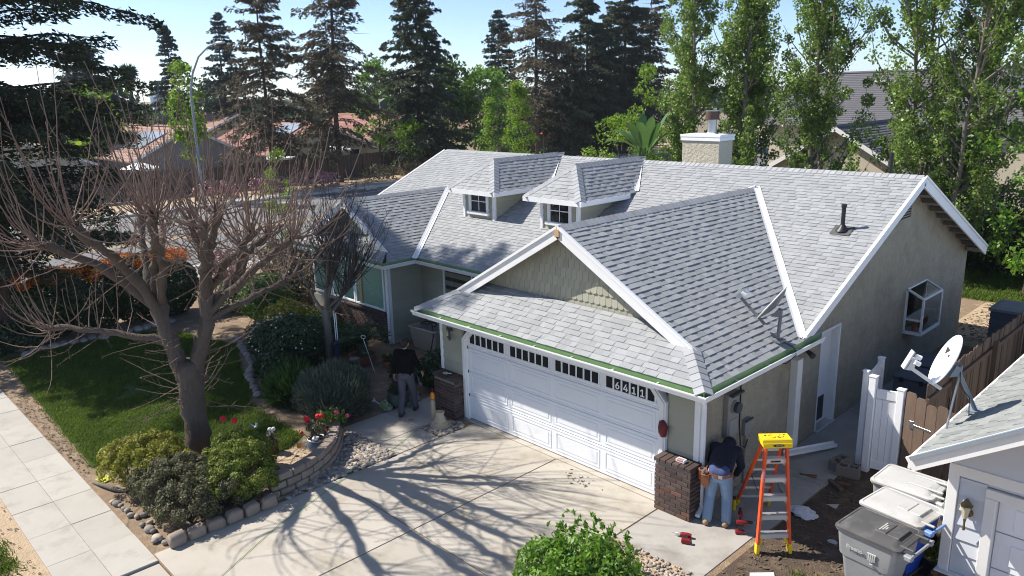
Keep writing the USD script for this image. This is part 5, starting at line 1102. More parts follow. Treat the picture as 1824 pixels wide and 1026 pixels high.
for i, (x, y, h, r, lf, lab) in enumerate([(-95, 8, 9, 5, "leaf_dark", "far dark tree crown low on the left horizon"), (-92, 22, 8.5, 5, "leaf", "far tree crown right of the palm"), (-100, 38, 9, 6, "leaf_dark", "far dark tree mass right of the far thin conifer"),
        (-80, 30, 6.5, 4, "leaf_dark", "far bushy trees behind the cream house"), (-70, 4, 7.5, 4, "leaf_dark", "dark tree crown under the redwood branches"), (-85, 17, 6.0, 3.5, "leaf_bright", "far light green tree before the tower on the horizon"),
        (-88, 52, 8.5, 5, "leaf", "far green tree behind the dense conifer"), (-110, 75, 9, 7, "leaf_dark", "far tree mass behind the bluish conifer"), (-60, 10.9, 7.0, 1.5, "leaf_lime", "yellow green tree top left of the palm")]):
    tree("distant_tree", lab, x, y, broadleaf, group="far trees beyond the avenue", h=h, r=r, leaf=lf, base=0.05, nclump=40, per=55, size=0.6, cr=1.6)
rg = np.random.default_rng(82)
for x, y, lab in ((-50.0, 40.5, "pale leafless tree above the bright green crown"), (8.2, 27.0, "grey brown leafless tree behind the poplars at the right edge")):
    P = thing("leafless_tree", lab, "tree", (x, y, 0)); hh = 9.0 if x < 0 else 8.5
    part(P, "trunk", tube(curve((0, 0, -0.1), (0, 0, 1), hh * 0.5, 5, rg, 0.2, 0.06), np.linspace(0.16, 0.09, 6), 8), "bark_pale", True); tb = MB()
    for i in range(46):
        q = curve((0, 0, hh * rg.uniform(0.3, 0.5)), (rg.normal(), rg.normal(), 1.1), hh * rg.uniform(0.25, 0.55), 6, rg, 0.5, 0.16); tb.add(*tube(q, np.linspace(0.05, 0.008, 7), 4, False))
        for j in range(9): tb.add(*tube(curve(q[rg.integers(2, 7)], rg.normal(size=3) + [0, 0, 0.5], rg.uniform(0.5, 1.4), 3, rg, 0.3, 0.2), [0.014, 0.01, 0.008, 0.006], 3, False))
    part(P, "branches", tb, "bark_pale", kind="stuff")
# palm
PA = thing("palm_tree", "slender fan palm rising alone above the far roofs", "palm", (-78.3, 20.3, 0)); rg = np.random.default_rng(83)
part(PA, "trunk", tube([(0, 0.2, 0), (0, 0.1, 5), (0, 0, 9.4)], [0.3, 0.2, 0.17], 8), "bark", True); C, D, S = [], [], []
for i in range(240):
    d = rg.normal(size=3) + [0, 0, 0.25]; d /= np.linalg.norm(d); C.append(np.array([0, 0, 9.6]) + d * 0.55); D.append(d); S.append(1.3)
finish_crown(PA, [np.array(C)], [np.array(D)], [np.array(S)], "leaf_dark", rg, 0.22)
C = [np.array([0, 0, 8.8]) + np.r_[rg.normal(size=2) * 0.28, rg.normal() * 0.4] for _ in range(110)]; finish_crown(PA, [np.array(C)], [np.tile([0, 0, -1.0], (110, 1)) + rg.normal(size=(110, 3)) * 0.2], [np.full(110, 0.8)], "leaf_dry", rg, 0.2, "dead_fronds")
# banana
BN = thing("banana_plant", "banana plant with big upright paddle leaves behind the right dormer", "plant", (-6.3, 14.6, 0)); rg = np.random.default_rng(84)
for i in range(4): part(BN, "stem", tube([(rg.normal() * 0.12, rg.normal() * 0.12, -0.1), (rg.normal() * 0.15, rg.normal() * 0.15, 2.2), (rg.normal() * 0.2, rg.normal() * 0.2, 4.6)], [0.12, 0.09, 0.05], 8), "leaf_banana", True)
for i in range(11):
    a = i * 2.4; d = np.array([math.cos(a), math.sin(a), 0]); b = np.array([d[0] * 0.12, d[1] * 0.12, 4.25]); L = rg.uniform(1.6, 2.4); lean = rg.uniform(0.1, 0.95)
    u = np.linspace(0, 1, 9); mid = b + np.outer(u * L * lean * 0.8, d) + np.outer(L * (u * (1.1 - 0.4 * lean) - 0.55 * lean * u ** 2.2), [0, 0, 1]); s = np.array([-d[1], d[0], 0])
    w = 0.19 * np.sin(np.pi * np.clip((u - 0.12) / 0.88, 0, 1)) ** 0.55 + 0.012
    V = np.vstack([mid + s * w[:, None] + [0, 0, 0.05], mid, mid - s * w[:, None] + [0, 0, 0.05]]); F = []
    for j in range(8): F += [[j, j + 1, 10 + j, 9 + j], [9 + j, 10 + j, 19 + j, 18 + j]]
    part(BN, "leaf", (V, np.array(F)), "leaf_banana", True)

# ---- shrubs of the front garden
rg = np.random.default_rng(85)
def shrub(name, lab, x, y, blobs, leaf, cat="shrub", **k): return bush(thing(name, lab, cat, (x, y, 0)), blobs, rg, leaf, **k)
HD = shrub("photinia_hedge", "long dark hedge with orange red tips along the left of the lawn", -13.6, -3.0, [(-0.2, -1.6, 0.9, 0.8, 0.9, 0.95), (0, -0.4, 0.95, 0.8, 1.0, 1.0), (0.0, 0.9, 0.95, 0.8, 1.0, 1.0), (0.1, 2.0, 0.9, 0.8, 0.8, 0.9)], "leaf_dark", "hedge", size=0.10, per=900)
C, D, S = [], [], []
for i in range(90):
    c = np.array([rg.uniform(-0.6, 0.6), rg.uniform(-2.3, 2.5), 1.86 + 0.10 * rg.normal()]); leaf_blob(C, D, S, c, 0.22, 60, 0.10, rg, 0.6)
finish_crown(HD, C, D, S, "leaf_red", rg, 0.5, "red_tips")
shrub("golden_shrub", "golden green evergreen shrub left of the bare tree trunk, beside the sidewalk", -1.95, -5.95, [(-0.05, 0.1, 0.42, 0.66, 0.56, 0.48), (-0.35, -0.25, 0.35, 0.48, 0.42, 0.40), (0.35, 0.15, 0.38, 0.42, 0.42, 0.40)], "leaf_gold", size=0.036, per=4200, aspect=0.6, puff=0.105)
shrub("golden_shrub", "olive brown evergreen shrub at the pointed corner of the sidewalk and driveway", -0.85, -5.75, [(0.0, 0.0, 0.38, 0.72, 0.62, 0.40), (0.62, -0.15, 0.28, 0.42, 0.45, 0.30), (-0.55, -0.25, 0.3, 0.42, 0.4, 0.32), (0.55, 0.45, 0.28, 0.45, 0.4, 0.3)], "leaf_olive", size=0.036, per=4000, aspect=0.6, puff=0.10)
shrub("golden_shrub", "green evergreen shrub right of the bare tree trunk, above the border stones", -0.62, -4.85, [(0.0, 0.0, 0.40, 0.5, 0.55, 0.44), (-0.65, 0.1, 0.38, 0.35, 0.35, 0.36), (0.22, -0.5, 0.33, 0.45, 0.42, 0.34), (0.38, 0.0, 0.3, 0.36, 0.5, 0.32), (-0.3, 0.5, 0.36, 0.3, 0.3, 0.34)], "leaf_gold2", size=0.036, per=4200, aspect=0.6, puff=0.105)
shrub("rosemary_bush", "big grey green rosemary bush beside the front walk", -2.45, -1.75, [(0, 0, 0.45, 0.85, 0.78, 0.66), (0.35, -0.35, 0.35, 0.55, 0.45, 0.45), (-0.5, -0.3, 0.3, 0.5, 0.45, 0.42)], "leaf_grey", size=0.15, per=1100, aspect=0.12, up=0.9, spiky=True)
shrub("agapanthus", "clump of dark strappy leaves between the lawn and the rosemary", -3.75, -2.05, [(0, 0, 0.25, 0.75, 0.60, 0.45), (-0.8, 0.35, 0.25, 0.5, 0.45, 0.4)], "leaf", "plant", size=0.34, per=420, aspect=0.14, up=0.5, spiky=True)
VB = shrub("white_flowered_shrub", "dark round shrub dotted with white blossoms by the small bare tree", -5.6, -1.0, [(0, 0, 0.7, 0.95, 0.8, 0.75), (-0.9, -0.1, 0.55, 0.7, 0.7, 0.6)], "leaf_dark", size=0.075, per=900)
fl = MB(4)
for i in range(70):
    d = rg.normal(size=3); d[2] = abs(d[2]); d /= np.linalg.norm(d); c = np.array([-0.3, -0.05, 0.65]) + d * [1.2, 0.85, 0.75]; m = trimesh.creation.icosphere(0, 0.022); fl.add(np.array(m.vertices) + c, np.array(m.faces))
part(VB, "blossoms", fl, "flower_white", kind="stuff")
shrub("leafy_shrub", "bright yellow green shrub beyond the small bare tree, below the brick wall", -8.3, 0.3, [(0, 0, 0.5, 0.8, 0.7, 0.6), (0.9, 0.5, 0.45, 0.6, 0.5, 0.5)], "leaf_gold", size=0.09, per=500)
shrub("leafy_shrub", "glossy green shrub behind the bare tree, near the street", -10.2, 0.6, [(0, 0, 0.7, 1.0, 0.8, 0.8), (-1.2, 0.4, 0.6, 0.9, 0.8, 0.7)], "leaf", size=0.09, per=500)
shrub("dry_hedge", "tall dry brown hedge at the left end of the brick wing", -10.8, 2.6, [(0, 0, 1.0, 0.9, 0.5, 1.1), (-1.4, 0, 0.95, 0.9, 0.5, 1.05), (-2.7, 0.1, 0.9, 0.8, 0.5, 1.0)], "leaf_dry", "hedge", size=0.09, per=450)
shrub("entry_shrub", "leafy shrub between the walking person and the left brick pier", -1.9, 0.75, [(0, 0, 0.42, 0.55, 0.55, 0.5), (0.35, 0.5, 0.35, 0.35, 0.4, 0.4)], "leaf_dark", size=0.10, per=600)
shrub("low_groundcover", "low dark leafy groundcover at the foot of the redwood", -13.4, -5.5, [(0, 0, 0.2, 0.9, 1.0, 0.5), (-1.2, -0.8, 0.25, 0.8, 0.8, 0.6), (0.4, -0.9, 0.15, 0.6, 0.6, 0.35)], "leaf_dark", "plant", size=0.09, per=450)
FG = shrub("laurel_bush", "bright leafy bush at the bottom edge beside the driveway", 5.62, -2.85, [(0, 0, 0.42, 0.62, 0.62, 0.46), (-0.35, -0.3, 0.35, 0.5, 0.5, 0.4), (0.35, 0.1, 0.36, 0.5, 0.5, 0.4), (0.1, -0.6, 0.3, 0.6, 0.5, 0.4)], "leaf_laurel", size=0.085, per=750, aspect=0.42)
NS = []
for i in range(26):
    C, D, S = [], [], []
    a = rg.uniform(0, 6.28); r_ = 0.75 * rg.random() ** 0.5; c = np.array([r_ * math.cos(a), r_ * math.sin(a), 0.80 - 0.35 * r_ ** 2]); L = rg.uniform(0.08, 0.26)
    for t in np.linspace(0, 1, 5): leaf_blob(C, D, S, c + [0.05 * t * rg.normal(), 0.05 * t * rg.normal(), L * t], 0.03, 5, 0.085, rg, 1, 0.9)
    finish_crown(FG, C, D, S, "leaf_laurel", rg, 0.42, "sprig")
for i, (x, y, lab) in enumerate(((-41.6, 12.5, "pink flowering shrub on the far verge, left of the lamp pole"), (-41.6, 16.5, "pink flowering shrub on the far verge between two conifers"), (-41.6, 20.5, "pink flowering shrub under the thin drooping conifer"), (-41.8, 26.5, "brownish shrub on the far verge before the board fence"), (-42.0, 30.0, "round brown shrub on the far verge near the roof end"))):
    P = thing("verge_shrub", lab, "shrub", (x, y, 0), group="shrubs on the far verge of the avenue"); bush(P, [(0, 0, 0.6, 0.8, 1.5, 0.7), (0.2, 1.2, 0.5, 0.7, 0.9, 0.6)], rg, "pink" if i < 3 else "leaf_dry", size=0.18, per=45)
P = thing("verge_shrub", "pink blossoming bush near the street, behind the bare tree", "shrub", (-16.5, 2.0, 0)); bush(P, [(0, 0, 0.6, 0.5, 0.6, 0.7)], rg, "pink", size=0.10, per=300)
for lab, x, y, bl, lf, kw in (("dark leafy shrub filling the bed right of the lawn edge rocks", -5.0, -1.75, [(0, 0, 0.35, 0.7, 0.5, 0.5), (-0.9, 0.25, 0.3, 0.5, 0.5, 0.45)], "leaf_dark", dict(size=0.08, per=700)),
        ("low dark leafy plants between the agapanthus and the rosemary", -3.2, -0.95, [(0, 0, 0.22, 0.5, 0.4, 0.30), (-0.6, 0.3, 0.22, 0.45, 0.4, 0.28)], "leaf_dark", dict(size=0.09, per=600)),
        ("green leafy bed planting under the front window", -6.9, 0.6, [(0, 0, 0.4, 0.8, 0.5, 0.5), (1.0, 0.1, 0.32, 0.6, 0.5, 0.4)], "leaf", dict(size=0.08, per=520)),
        ("grey leaved low shrub under the bare tree beyond the lawn", -8.0, -0.6, [(0, 0, 0.3, 0.7, 0.5, 0.42), (0.8, -0.3, 0.28, 0.5, 0.4, 0.38)], "leaf_grey", dict(size=0.08, per=620)),
        ("dark shrubs by the street side path, right of the photinia hedge", -12.2, 0.6, [(0, 0, 0.5, 0.8, 0.7, 0.6), (0.5, 1.3, 0.5, 0.7, 0.7, 0.6)], "leaf_dark", dict(size=0.09, per=450)),
        ("dark leafy plants around the pots beside the walking person", -3.0, 0.45, [(0, 0, 0.22, 0.42, 0.35, 0.30), (0.6, 0.35, 0.25, 0.38, 0.4, 0.32)], "leaf_dark", dict(size=0.08, per=650))):
    shrub("bed_plants", lab, x, y, bl, lf, "plants", **kw)
# sago palm in a pot
SG = thing("sago_palm", "spiky dark sago palm in a terracotta bowl before the brick wall", "plant", (-4.75, 0.45, 0)); rg = np.random.default_rng(86)
part(SG, "trunk", tube([(0, 0, 0.1), (0, 0, 0.55)], [0.16, 0.13], 10), "bark", True); C, D, S = [], [], []
for i in range(34):
    a = i * 2.4; el = rg.uniform(0.1, 1.2); L = rg.uniform(0.8, 1.1); d = np.array([math.cos(a) * math.cos(el), math.sin(a) * math.cos(el), math.sin(el)]); u = np.linspace(0, 1, 16)
    q = np.array([0, 0, 0.55]) + np.outer(u * L, d) - np.outer(0.35 * L * u ** 2, [0, 0, 1]); sd = np.cross(d, [0, 0, 1]); sd /= np.linalg.norm(sd)
    for s in (-1, 1): C.append(q + s * sd * 0.07 * np.sin(np.pi * (0.1 + 0.85 * u))[:, None]); D.append(np.tile(s * sd + d * 0.6 + [0, 0, 0.1], (16, 1))); S.append(np.full(16, 0.20))
finish_crown(SG, C, D, S, "leaf_palm", rg, 0.16, "fronds")
# ------------------------------------------------------------------ background buildings, fences, street furniture
def gable_house(lab, x, y, z0, length, hw, hwall, hridge, wm, rm, axis="x", rows=0.36, over=0.5, name="distant_house", chim=None, solar=None, windows=(), group="houses beyond the avenue", front=1):
    """gable end at (x, y), ridge running away along -x ('x') or +y ('y'), hw = half width"""
    P = thing(name, lab, "house", (x, y, z0), 0 if axis == "x" else -90, group=group)
    # local frame: gable end at x = 0 facing +x, ridge along -x
    prof = Polygon([(-hw, 0), (hw, 0), (hw, hwall), (0, hridge - 0.12), (-hw, hwall)])
    part(P, "gable_wall", extr_on(prof, (-0.15, 0, 0), (0, 1, 0), (0, 0, 1), 0.15), wm); part(P, "gable_wall", extr_on(prof, (-length, 0, 0), (0, 1, 0), (0, 0, 1), 0.15), wm)
    for s in (-1, 1): part(P, "side_wall", box(-length + 0.15, -0.16, min(s * hw, s * (hw - 0.15)), max(s * hw, s * (hw - 0.15)), 0, hwall), wm)
    sl = (hridge - hwall) / hw; Ln = math.hypot(1, sl)
    for s in (-1, 1):
        mb = MB(7 + s); n = int((hw + over) * Ln / rows)
        for i in range(n):
            d0, d1 = i * rows / Ln, (i + 1) * rows / Ln + 0.03; k = int((length + 2 * over) / 2.4) + 1
            y0, y1 = s * (hw + over - d0), s * (hw + over - d1) if d1 < hw + over else 0
            zA, zB = hwall - sl * over + sl * d0, hwall - sl * over + sl * min(d1, hw + over)
            for j in range(k):
                xa, xb = over - j * (length + 2 * over) / k, over - (j + 1) * (length + 2 * over) / k
                v = np.array([[xa, y0, zA + 0.05], [xb, y0, zA + 0.05], [xb, y1, zB + 0.012], [xa, y1, zB + 0.012], [xa, y0, zA - 0.03], [xb, y0, zA - 0.03]]); mb.add(v, np.array([[0, 1, 2], [0, 2, 3], [0, 4, 5], [0, 5, 1]]))
        part(P, "roof", mb, rm)
        part(P, "barge_board", beam((over - 0.02, s * (hw + over), hwall - sl * over - 0.08), (over - 0.02, 0, hridge - 0.08), 0.05, 0.2), "white_old")
        part(P, "roof_deck", extr_on(Polygon([(0, 0), (0, -0.06), (s * (hw + over), -0.06 - sl * (hw + over)), (s * (hw + over), -sl * (hw + over))]), (-length - over, 0, hridge - 0.03), (0, 1, 0), (0, 0, 1), length + 2 * over - 0.06), "wood_dark")
    part(P, "ridge_tiles", tube([(over, 0, hridge + 0.02), (-length - over, 0, hridge + 0.02)], 0.11, 6), rm)
    if solar:
        s, xa, xb, da, db = solar; nrm = 0.14
        f = lambda xx, d: np.array([xx, s * (hw - d), hwall + sl * d + nrm])
        kx = 4
        for i in range(kx):
            a, b = xa + (xb - xa) * i / kx, xa + (xb - xa) * (i + 1) / kx - 0.05
            q = np.array([f(a, da), f(b, da), f(b, db), f(a, db)]); part(P, "solar_panel", hull(np.vstack([q, q - [0, 0, 0.05]])), "solar")
    for (u, zc, w, h) in windows:
        part(P, "window", box(0.001, 0.02, u - w / 2, u + w / 2, zc - h / 2, zc + h / 2), "dark"); part(P, "window_frame", extr_on(sbox(u - w / 2 - 0.06, zc - h / 2 - 0.06, u + w / 2 + 0.06, zc + h / 2 + 0.06).difference(sbox(u - w / 2, zc - h / 2, u + w / 2, zc + h / 2)), (0.002, 0, 0), (0, 1, 0), (0, 0, 1), 0.03), "white_old")
    if chim: part(P, "chimney", rbox(chim[0] - 0.4, chim[0] + 0.4, chim[1] - 0.3, chim[1] + 0.3, hwall, hridge + 0.9, 0.02), "white_old")
    return P
gable_house("grey walled house with brown tile roof and solar panel, its gable to the avenue", -50, 14.6, 0, 13, 4.2, 2.6, 4.7, "wall_grey", "tile_brown", solar=(-1, -6.5, -1.5, 1.0, 3.2))
gable_house("cream house with red tile roof behind the thin drooping conifer", -50, 26.2, 0, 13, 5.0, 2.3, 4.6, "wall_cream", "tile", windows=((3.4, 1.5, 1.0, 1.0),), solar=(-1, -5.0, -1.2, 2.6, 4.4), group="houses beyond the avenue")
gable_house("red tiled house left of the dense dark conifer, its roof end cut by the tree", -57, 40.5, 0, 13, 5.0, 2.2, 4.7, "wall_tan", "tile", chim=None)
gable_house("small red tiled house with solar panel near the palm", -78, 16.5, 0, 11, 5.0, 2.6, 5.0, "wall_grey", "tile_brown", solar=(-1, -7.0, -2.5, 1.5, 3.6))
gable_house("house with bright red tile roof between the grey gable and the palm", -66, 18.5, 0, 12, 5.5, 2.5, 4.4, "wall_cream", "tile", chim=None)
gable_house("cream house under a brown tile roof behind the lamp pole", -68, 27.0, 0, 12, 4.5, 3.2, 5.2, "wall_cream", "tile_brown")
gable_house("low tile roofed house under the redwood branches", -56, 4.0, 0, 12, 5.0, 2.2, 4.2, "wall_cream", "tile_brown")
gable_house("tan walled house behind the brown fence and red parasol", -52, 56.0, 0, 12, 6.5, 2.9, 4.9, "wall_tan", "tile_brown", windows=((-4.5, 1.8, 1.0, 0.8),))
gable_house("pale house behind the dark conifers, left of the lime green tree", -52, 68.0, 0, 12, 5.0, 2.9, 4.8, "wall_nb", "tile_brown", windows=((-2.0, 1.7, 1.2, 1.0), (2.0, 1.7, 1.2, 1.0)))
GB = "grey roofed houses behind the back fence"
gable_house("dark roofed house with a cream gable seen between the poplars", -4.67, 28.0, 0, 9.5, 3.4, 2.75, 4.75, "wall_cream", "shingle_far", axis="y", rows=0.2, over=0.45, name="back_house", group=GB)
P = gable_house("big dark roof with a skylight rising behind the cream gable", 3.5, 42.0, 0, 16, 6.0, 4.6, 7.4, "wall_cream", "shingle_far", axis="x", rows=0.25, name="back_house", group=GB)
part(P, "skylight", beam((-11.6, -1.5, 6.86), (-10.9, -1.5, 6.86), 0.5, 0.12), "white_old")
VP2 = stage.GetPrimAtPath(W + "/back_house"); part(W + "/back_house", "vent_pipe", cyl((-4.6, 1.2, 3.9), (-4.6, 1.2, 4.9), 0.09, 8), "metal_dark")
# board fences
def board_fence(lab, p0, p1, h, parts=True, w=0.145, m="fence", name="board_fence", dog=True, seed=3, hv=0.03):
    rng = np.random.default_rng(seed); p0, p1 = np.array(p0, float), np.array(p1, float); d = p1 - p0; L = np.linalg.norm(d); d /= L; n = np.array([-d[1], d[0]])
    P = thing(name, lab, "fence", (p0[0], p0[1], 0), math.degrees(math.atan2(d[1], d[0])))
    mb = MB(seed); k = int(L / w)
    for i in range(k):
        hh = h + rng.uniform(-hv, hv); b = 0.03 if dog else 0.0
        pl = Polygon([(i * w + 0.006, 0.02), ((i + 1) * w - 0.006, 0.02), ((i + 1) * w - 0.006, hh - b), ((i + 1) * w - 0.006 - b, hh), (i * w + 0.006 + b, hh), (i * w + 0.006, hh - b)])
        g = extr_on(pl, (0, 0.0 + rng.uniform(-0.010, 0.010), 0), (1, 0, 0), (0, 0, 1), 0.018)
        if parts and i < 150: part(P, "fence_board", g, m)
        else: mb.add(g)
    if mb.v: part(P, "fence_boards", mb, m, kind="stuff")
    for z in (0.35, h - 0.35): part(P, "rail", rbox(0, L, 0.004, 0.05, z, z + 0.09, 0.004), m)
    for i in range(int(L / 2.4) + 1): part(P, "post", rbox(min(i * 2.4, L - 0.1), min(i * 2.4, L - 0.1) + 0.09, 0.051, 0.14, 0, h - 0.1, 0.004), m)
    return P
board_fence("weathered brown board fence between the side yard and the grey neighbour roof", (7.76, 14.5), (7.76, 3.62), 1.78, seed=4)
F2 = board_fence("short run of thick dog-eared boards joining the white gate post", (7.52, 3.40), (8.6, 3.10), 1.62, w=0.19, seed=5, hv=0.07)
part(F2, "strap_hinge", rbox(0.16, 0.50, -0.028, -0.019, 1.08, 1.12, 0.003), "metal"); part(F2, "hinge_plate", rbox(0.12, 0.19, -0.032, -0.019, 1.03, 1.17, 0.003), "metal")
for (y0, y1, lab) in ((0, 12.5, "dark board fence across the avenue, left stretch behind the pink shrubs"), (12.6, 24.0, "dark board fence across the avenue before the grey and cream houses"), (24.1, 37.0, "dark board fence across the avenue below the red tiled roof"), (52.0, 70.0, "brown board fence beyond the avenue by the red parasol")):
    board_fence(lab, (-45.3, y1), (-45.3, y0), 1.95, parts=False, w=0.15, m="fence_far", dog=False, seed=int(y0) + 9)
# back fence hidden mostly by trees
board_fence("back yard fence half hidden behind the hedge and poplars", (8.4, 22.4), (-17.5, 22.4), 1.8, parts=False, m="fence_far", seed=17, dog=False)
# parasols
def parasol(lab, x, y, z, r, m):
    P = thing("parasol", lab, "parasol", (x, y, 0)); n = 8; v = [[0, 0, z]] + [[r * math.cos(i * 2 * math.pi / n), r * math.sin(i * 2 * math.pi / n), z - 0.45] for i in range(n)] + [[r * math.cos(i * 2 * math.pi / n), r * math.sin(i * 2 * math.pi / n), z - 0.58] for i in range(n)]
    f = [[0, 1 + i, 1 + (i + 1) % n] for i in range(n)] + [[1 + i, 9 + i, 9 + (i + 1) % n] for i in range(n)] + [[1 + i, 9 + (i + 1) % n, 1 + (i + 1) % n] for i in range(n)]
    part(P, "canopy", (np.array(v), np.array(f)), m); part(P, "pole", cyl((0, 0, 0), (0, 0, z + 0.08), 0.03, 6), "pole_grey"); part(P, "base", cyl((0, 0, 0), (0, 0, 0.1), 0.3, 12), "pole_grey")
parasol("white parasol over the fence beside the leaning conifer trunk", -47.6, 26.2, 2.75, 1.4, "umbrella_white"); parasol("small white parasol over the fence by the cream house", -47.6, 21.0, 2.45, 1.2, "umbrella_white")
parasol("white parasol below the grey gable", -47.4, 9.8, 2.5, 1.4, "umbrella_white"); parasol("red parasol beyond the roof ridge by the dark trunk", -46.4, 51.0, 2.75, 1.5, "umbrella_red")
# street lamp
SL = thing("street_lamp", "tall grey street lamp with a curved arm rising from the far verge", "street lamp", (-39.7, 11.0, 0))
part(SL, "pole", tube([(0, 0, 0), (0, 0, 4), (0.05, 0, 7.2)], [0.13, 0.095, 0.08], 10), "pole_grey", True)
part(SL, "arm", tube([(0.05, 0, 7.2), (0.25, 0.2, 8.4), (0.6, 0.55, 9.4), (1.2, 1.0, 10.0), (1.9, 1.3, 10.2)], [0.08, 0.07, 0.06, 0.05, 0.045], 8), "pole_grey", True)
part(SL, "lamp_head", rbox(1.8, 2.7, 1.22, 1.48, 10.12, 10.27, 0.05), "metal"); part(SL, "photocell", cyl((2.1, 1.35, 10.26), (2.1, 1.35, 10.42), 0.06, 8), "metal_dark"); part(SL, "base_plate", rbox(-0.25, 0.25, -0.25, 0.25, -0.01, 0.05, 0.01), "pole_grey")
# far tower on the horizon
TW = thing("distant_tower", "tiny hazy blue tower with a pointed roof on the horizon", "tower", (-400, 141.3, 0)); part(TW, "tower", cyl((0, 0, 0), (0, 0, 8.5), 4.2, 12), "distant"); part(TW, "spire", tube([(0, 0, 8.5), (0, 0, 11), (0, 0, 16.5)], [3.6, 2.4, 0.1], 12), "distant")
# a distant line of trees closing the horizon
rg = np.random.default_rng(90); C, D, S = [], [], []
for i in range(520):
    a = rg.uniform(math.radians(95), math.radians(190)); R = rg.uniform(130, 420); c = CAM * [1, 1, 0] + [R * math.cos(a), R * math.sin(a), rg.uniform(1.0, 4.5 + 2.5 * meshkit.noise(np.array([a * 14, 0, 0])))]
    leaf_blob(C, D, S, c, 3.6, 30, 2.0, rg, 0.6)
mb = MB(9); mb.add(*cards(np.vstack(C), np.vstack(D), np.concatenate(S), rg, 0.7), per=4); top("distant_woods", mb, "leaf_dark", "far wooded suburb closing the horizon", "woods", kind="stuff")

# ------------------------------------------------------------------ neighbour house on the right
N = thing("neighbor_house", "pale grey sided house with old grey roof at the right edge", "house")
NZ, NX, NY, NS = 2.15, 8.79, -0.13, 0.655
RX = 13.0
def nbz(x): return NZ + NS * (x - NX)
PLANES["nb"] = ((NX, 0, NZ), (1, 0, NS), [(NX, NY), (RX, NY), (RX, 11.5), (NX, 11.5)])
rf = node(N, "roof"); rg = np.random.default_rng(92); a = [(np.linalg.norm(c - CAM), c, v, f) for c, v, f in shingles("nb", rg, 0.145)]
a.sort(key=lambda s: s[0]); mb = MB(11)
for d, c, v, f in a: 
    if len(stage.GetPrimAtPath(rf).GetChildren()) < 300 and c[0] < 10.6 and c[1] < 8: part(rf, "shingle", (v, f), "shingle_old")
    else: mb.add(v, f)
part(rf, "shingle_courses", mb, "shingle_old", kind="stuff")
O, g, poly = PLANES["nb"]; v, f = extr(Polygon(poly), 0.1); z = nbz(v[:, 0]); part(rf, "roof_deck", (np.c_[v[:, :2], np.where(v[:, 2] > 0.05, z - 0.002, z - 0.10)], f), "wood_dark")
part(rf, "roof_deck", extr_on(Polygon([(0, 0), (4.5, -NS * 4.5), (4.5, -NS * 4.5 - 0.1), (0, -0.1)]), (RX, 11.5, nbz(RX)), (1, 0, 0), (0, 0, 1), 11.63), "shingle_old")
part(rf, "barge_board", beam((NX - 0.02, NY - 0.02, NZ - 0.09), (RX, NY - 0.02, nbz(RX) - 0.09), 0.04, 0.19), "white_old"); part(rf, "barge_trim", beam((NX - 0.01, NY - 0.045, NZ + 0.0), (RX, NY - 0.045, nbz(RX) + 0.0), 0.05, 0.05), "steel_blue"); part(rf, "fascia_board", rbox(NX - 0.045, NX - 0.005, NY, 11.5, NZ - 0.17, NZ + 0.0, 0.006), "white_old")
part(rf, "soffit", extr_on(Polygon([(0.0, -0.115), (RX - NX, NS * (RX - NX) - 0.115), (RX - NX, NS * (RX - NX) - 0.135), (0, -0.135)]), (NX, 0.6, NZ), (1, 0, 0), (0, 0, 1), 0.72), "white_old")
wx, wy = 9.06, 0.62
part(N, "wall", extr_on(Polygon([(0, 0), (0.42, 0), (0.42, 1.7), (3.6, 1.7), (3.6, 0), (4, 0), (4, nbz(wx + 4) - 0.14), (0, nbz(wx) - 0.14)]), (wx, wy + 0.15, 0.0), (1, 0, 0), (0, 0, 1), 0.13), "wall_nb"); part(N, "wall", box(wx, wx + 0.15, wy + 0.15, 11, 0, nbz(wx) - 0.14), "wall_nb")
siding(N, Polygon([(0.11, 0.34), (0.42, 0.34), (0.42, 1.72), (0.11, 1.72)]), (wx, wy + 0.02, 0), (1, 0, 0), "wall_nb", 0.21)
siding(N, Polygon([(0.02, 1.90), (4, 1.90), (4, nbz(wx + 4) - 0.16), (0.5, nbz(wx + 0.5) - 0.16), (0.02, nbz(wx) - 0.15)]), (wx, wy + 0.02, 0), (1, 0, 0), "wall_nb", 0.21)
siding(N, sbox(0.02, 0.34, 9, nbz(wx) - 0.2), (wx, 10.9, 0), (0, -1, 0), "wall_nb", 0.21)
part(N, "trim_board", rbox(wx - 0.03, wx + 0.10, wy - 0.03, wy + 0.02, 0.33, 1.75, 0.006), "white_old"); part(N, "trim_board", rbox(wx - 0.03, wx + 4, wy - 0.035, wy + 0.018, 1.752, 1.90, 0.006), "white_old"); part(N, "trim_board", rbox(wx - 0.03, wx + 0.0, wy + 0.025, wy + 0.12, 0.33, 1.9, 0.006), "white_old")
part(N, "garage_door", rbox(wx + 0.56, wx + 3.6, wy + 0.09, wy + 0.13, 0.0, 1.56, 0.006), "door_white"); part(N, "door_frame", rbox(wx + 0.42, wx + 0.55, wy - 0.03, wy + 0.14, 0.0, 1.555, 0.006), "white_old"); part(N, "door_frame", rbox(wx + 0.42, wx + 3.7, wy - 0.03, wy + 0.14, 1.56, 1.68, 0.006), "white_old")
for z in (0.55, 1.08): part(N, "door_joint", box(wx + 0.56, wx + 3.6, wy + 0.083, wy + 0.0895, z, z + 0.012), "steel_blue")
for zz in (0.12, 0.65, 1.16): part(N, "raised_panel", rbox(wx + 0.75, wx + 1.6, wy + 0.076, wy + 0.092, zz, zz + 0.3, 0.012), "door_white")
part(N, "sill_ledge", rbox(wx - 0.05, wx + 0.42, wy - 0.10, wy + 0.02, 0.31, 0.335, 0.004), "white_old")
rg = np.random.default_rng(93)
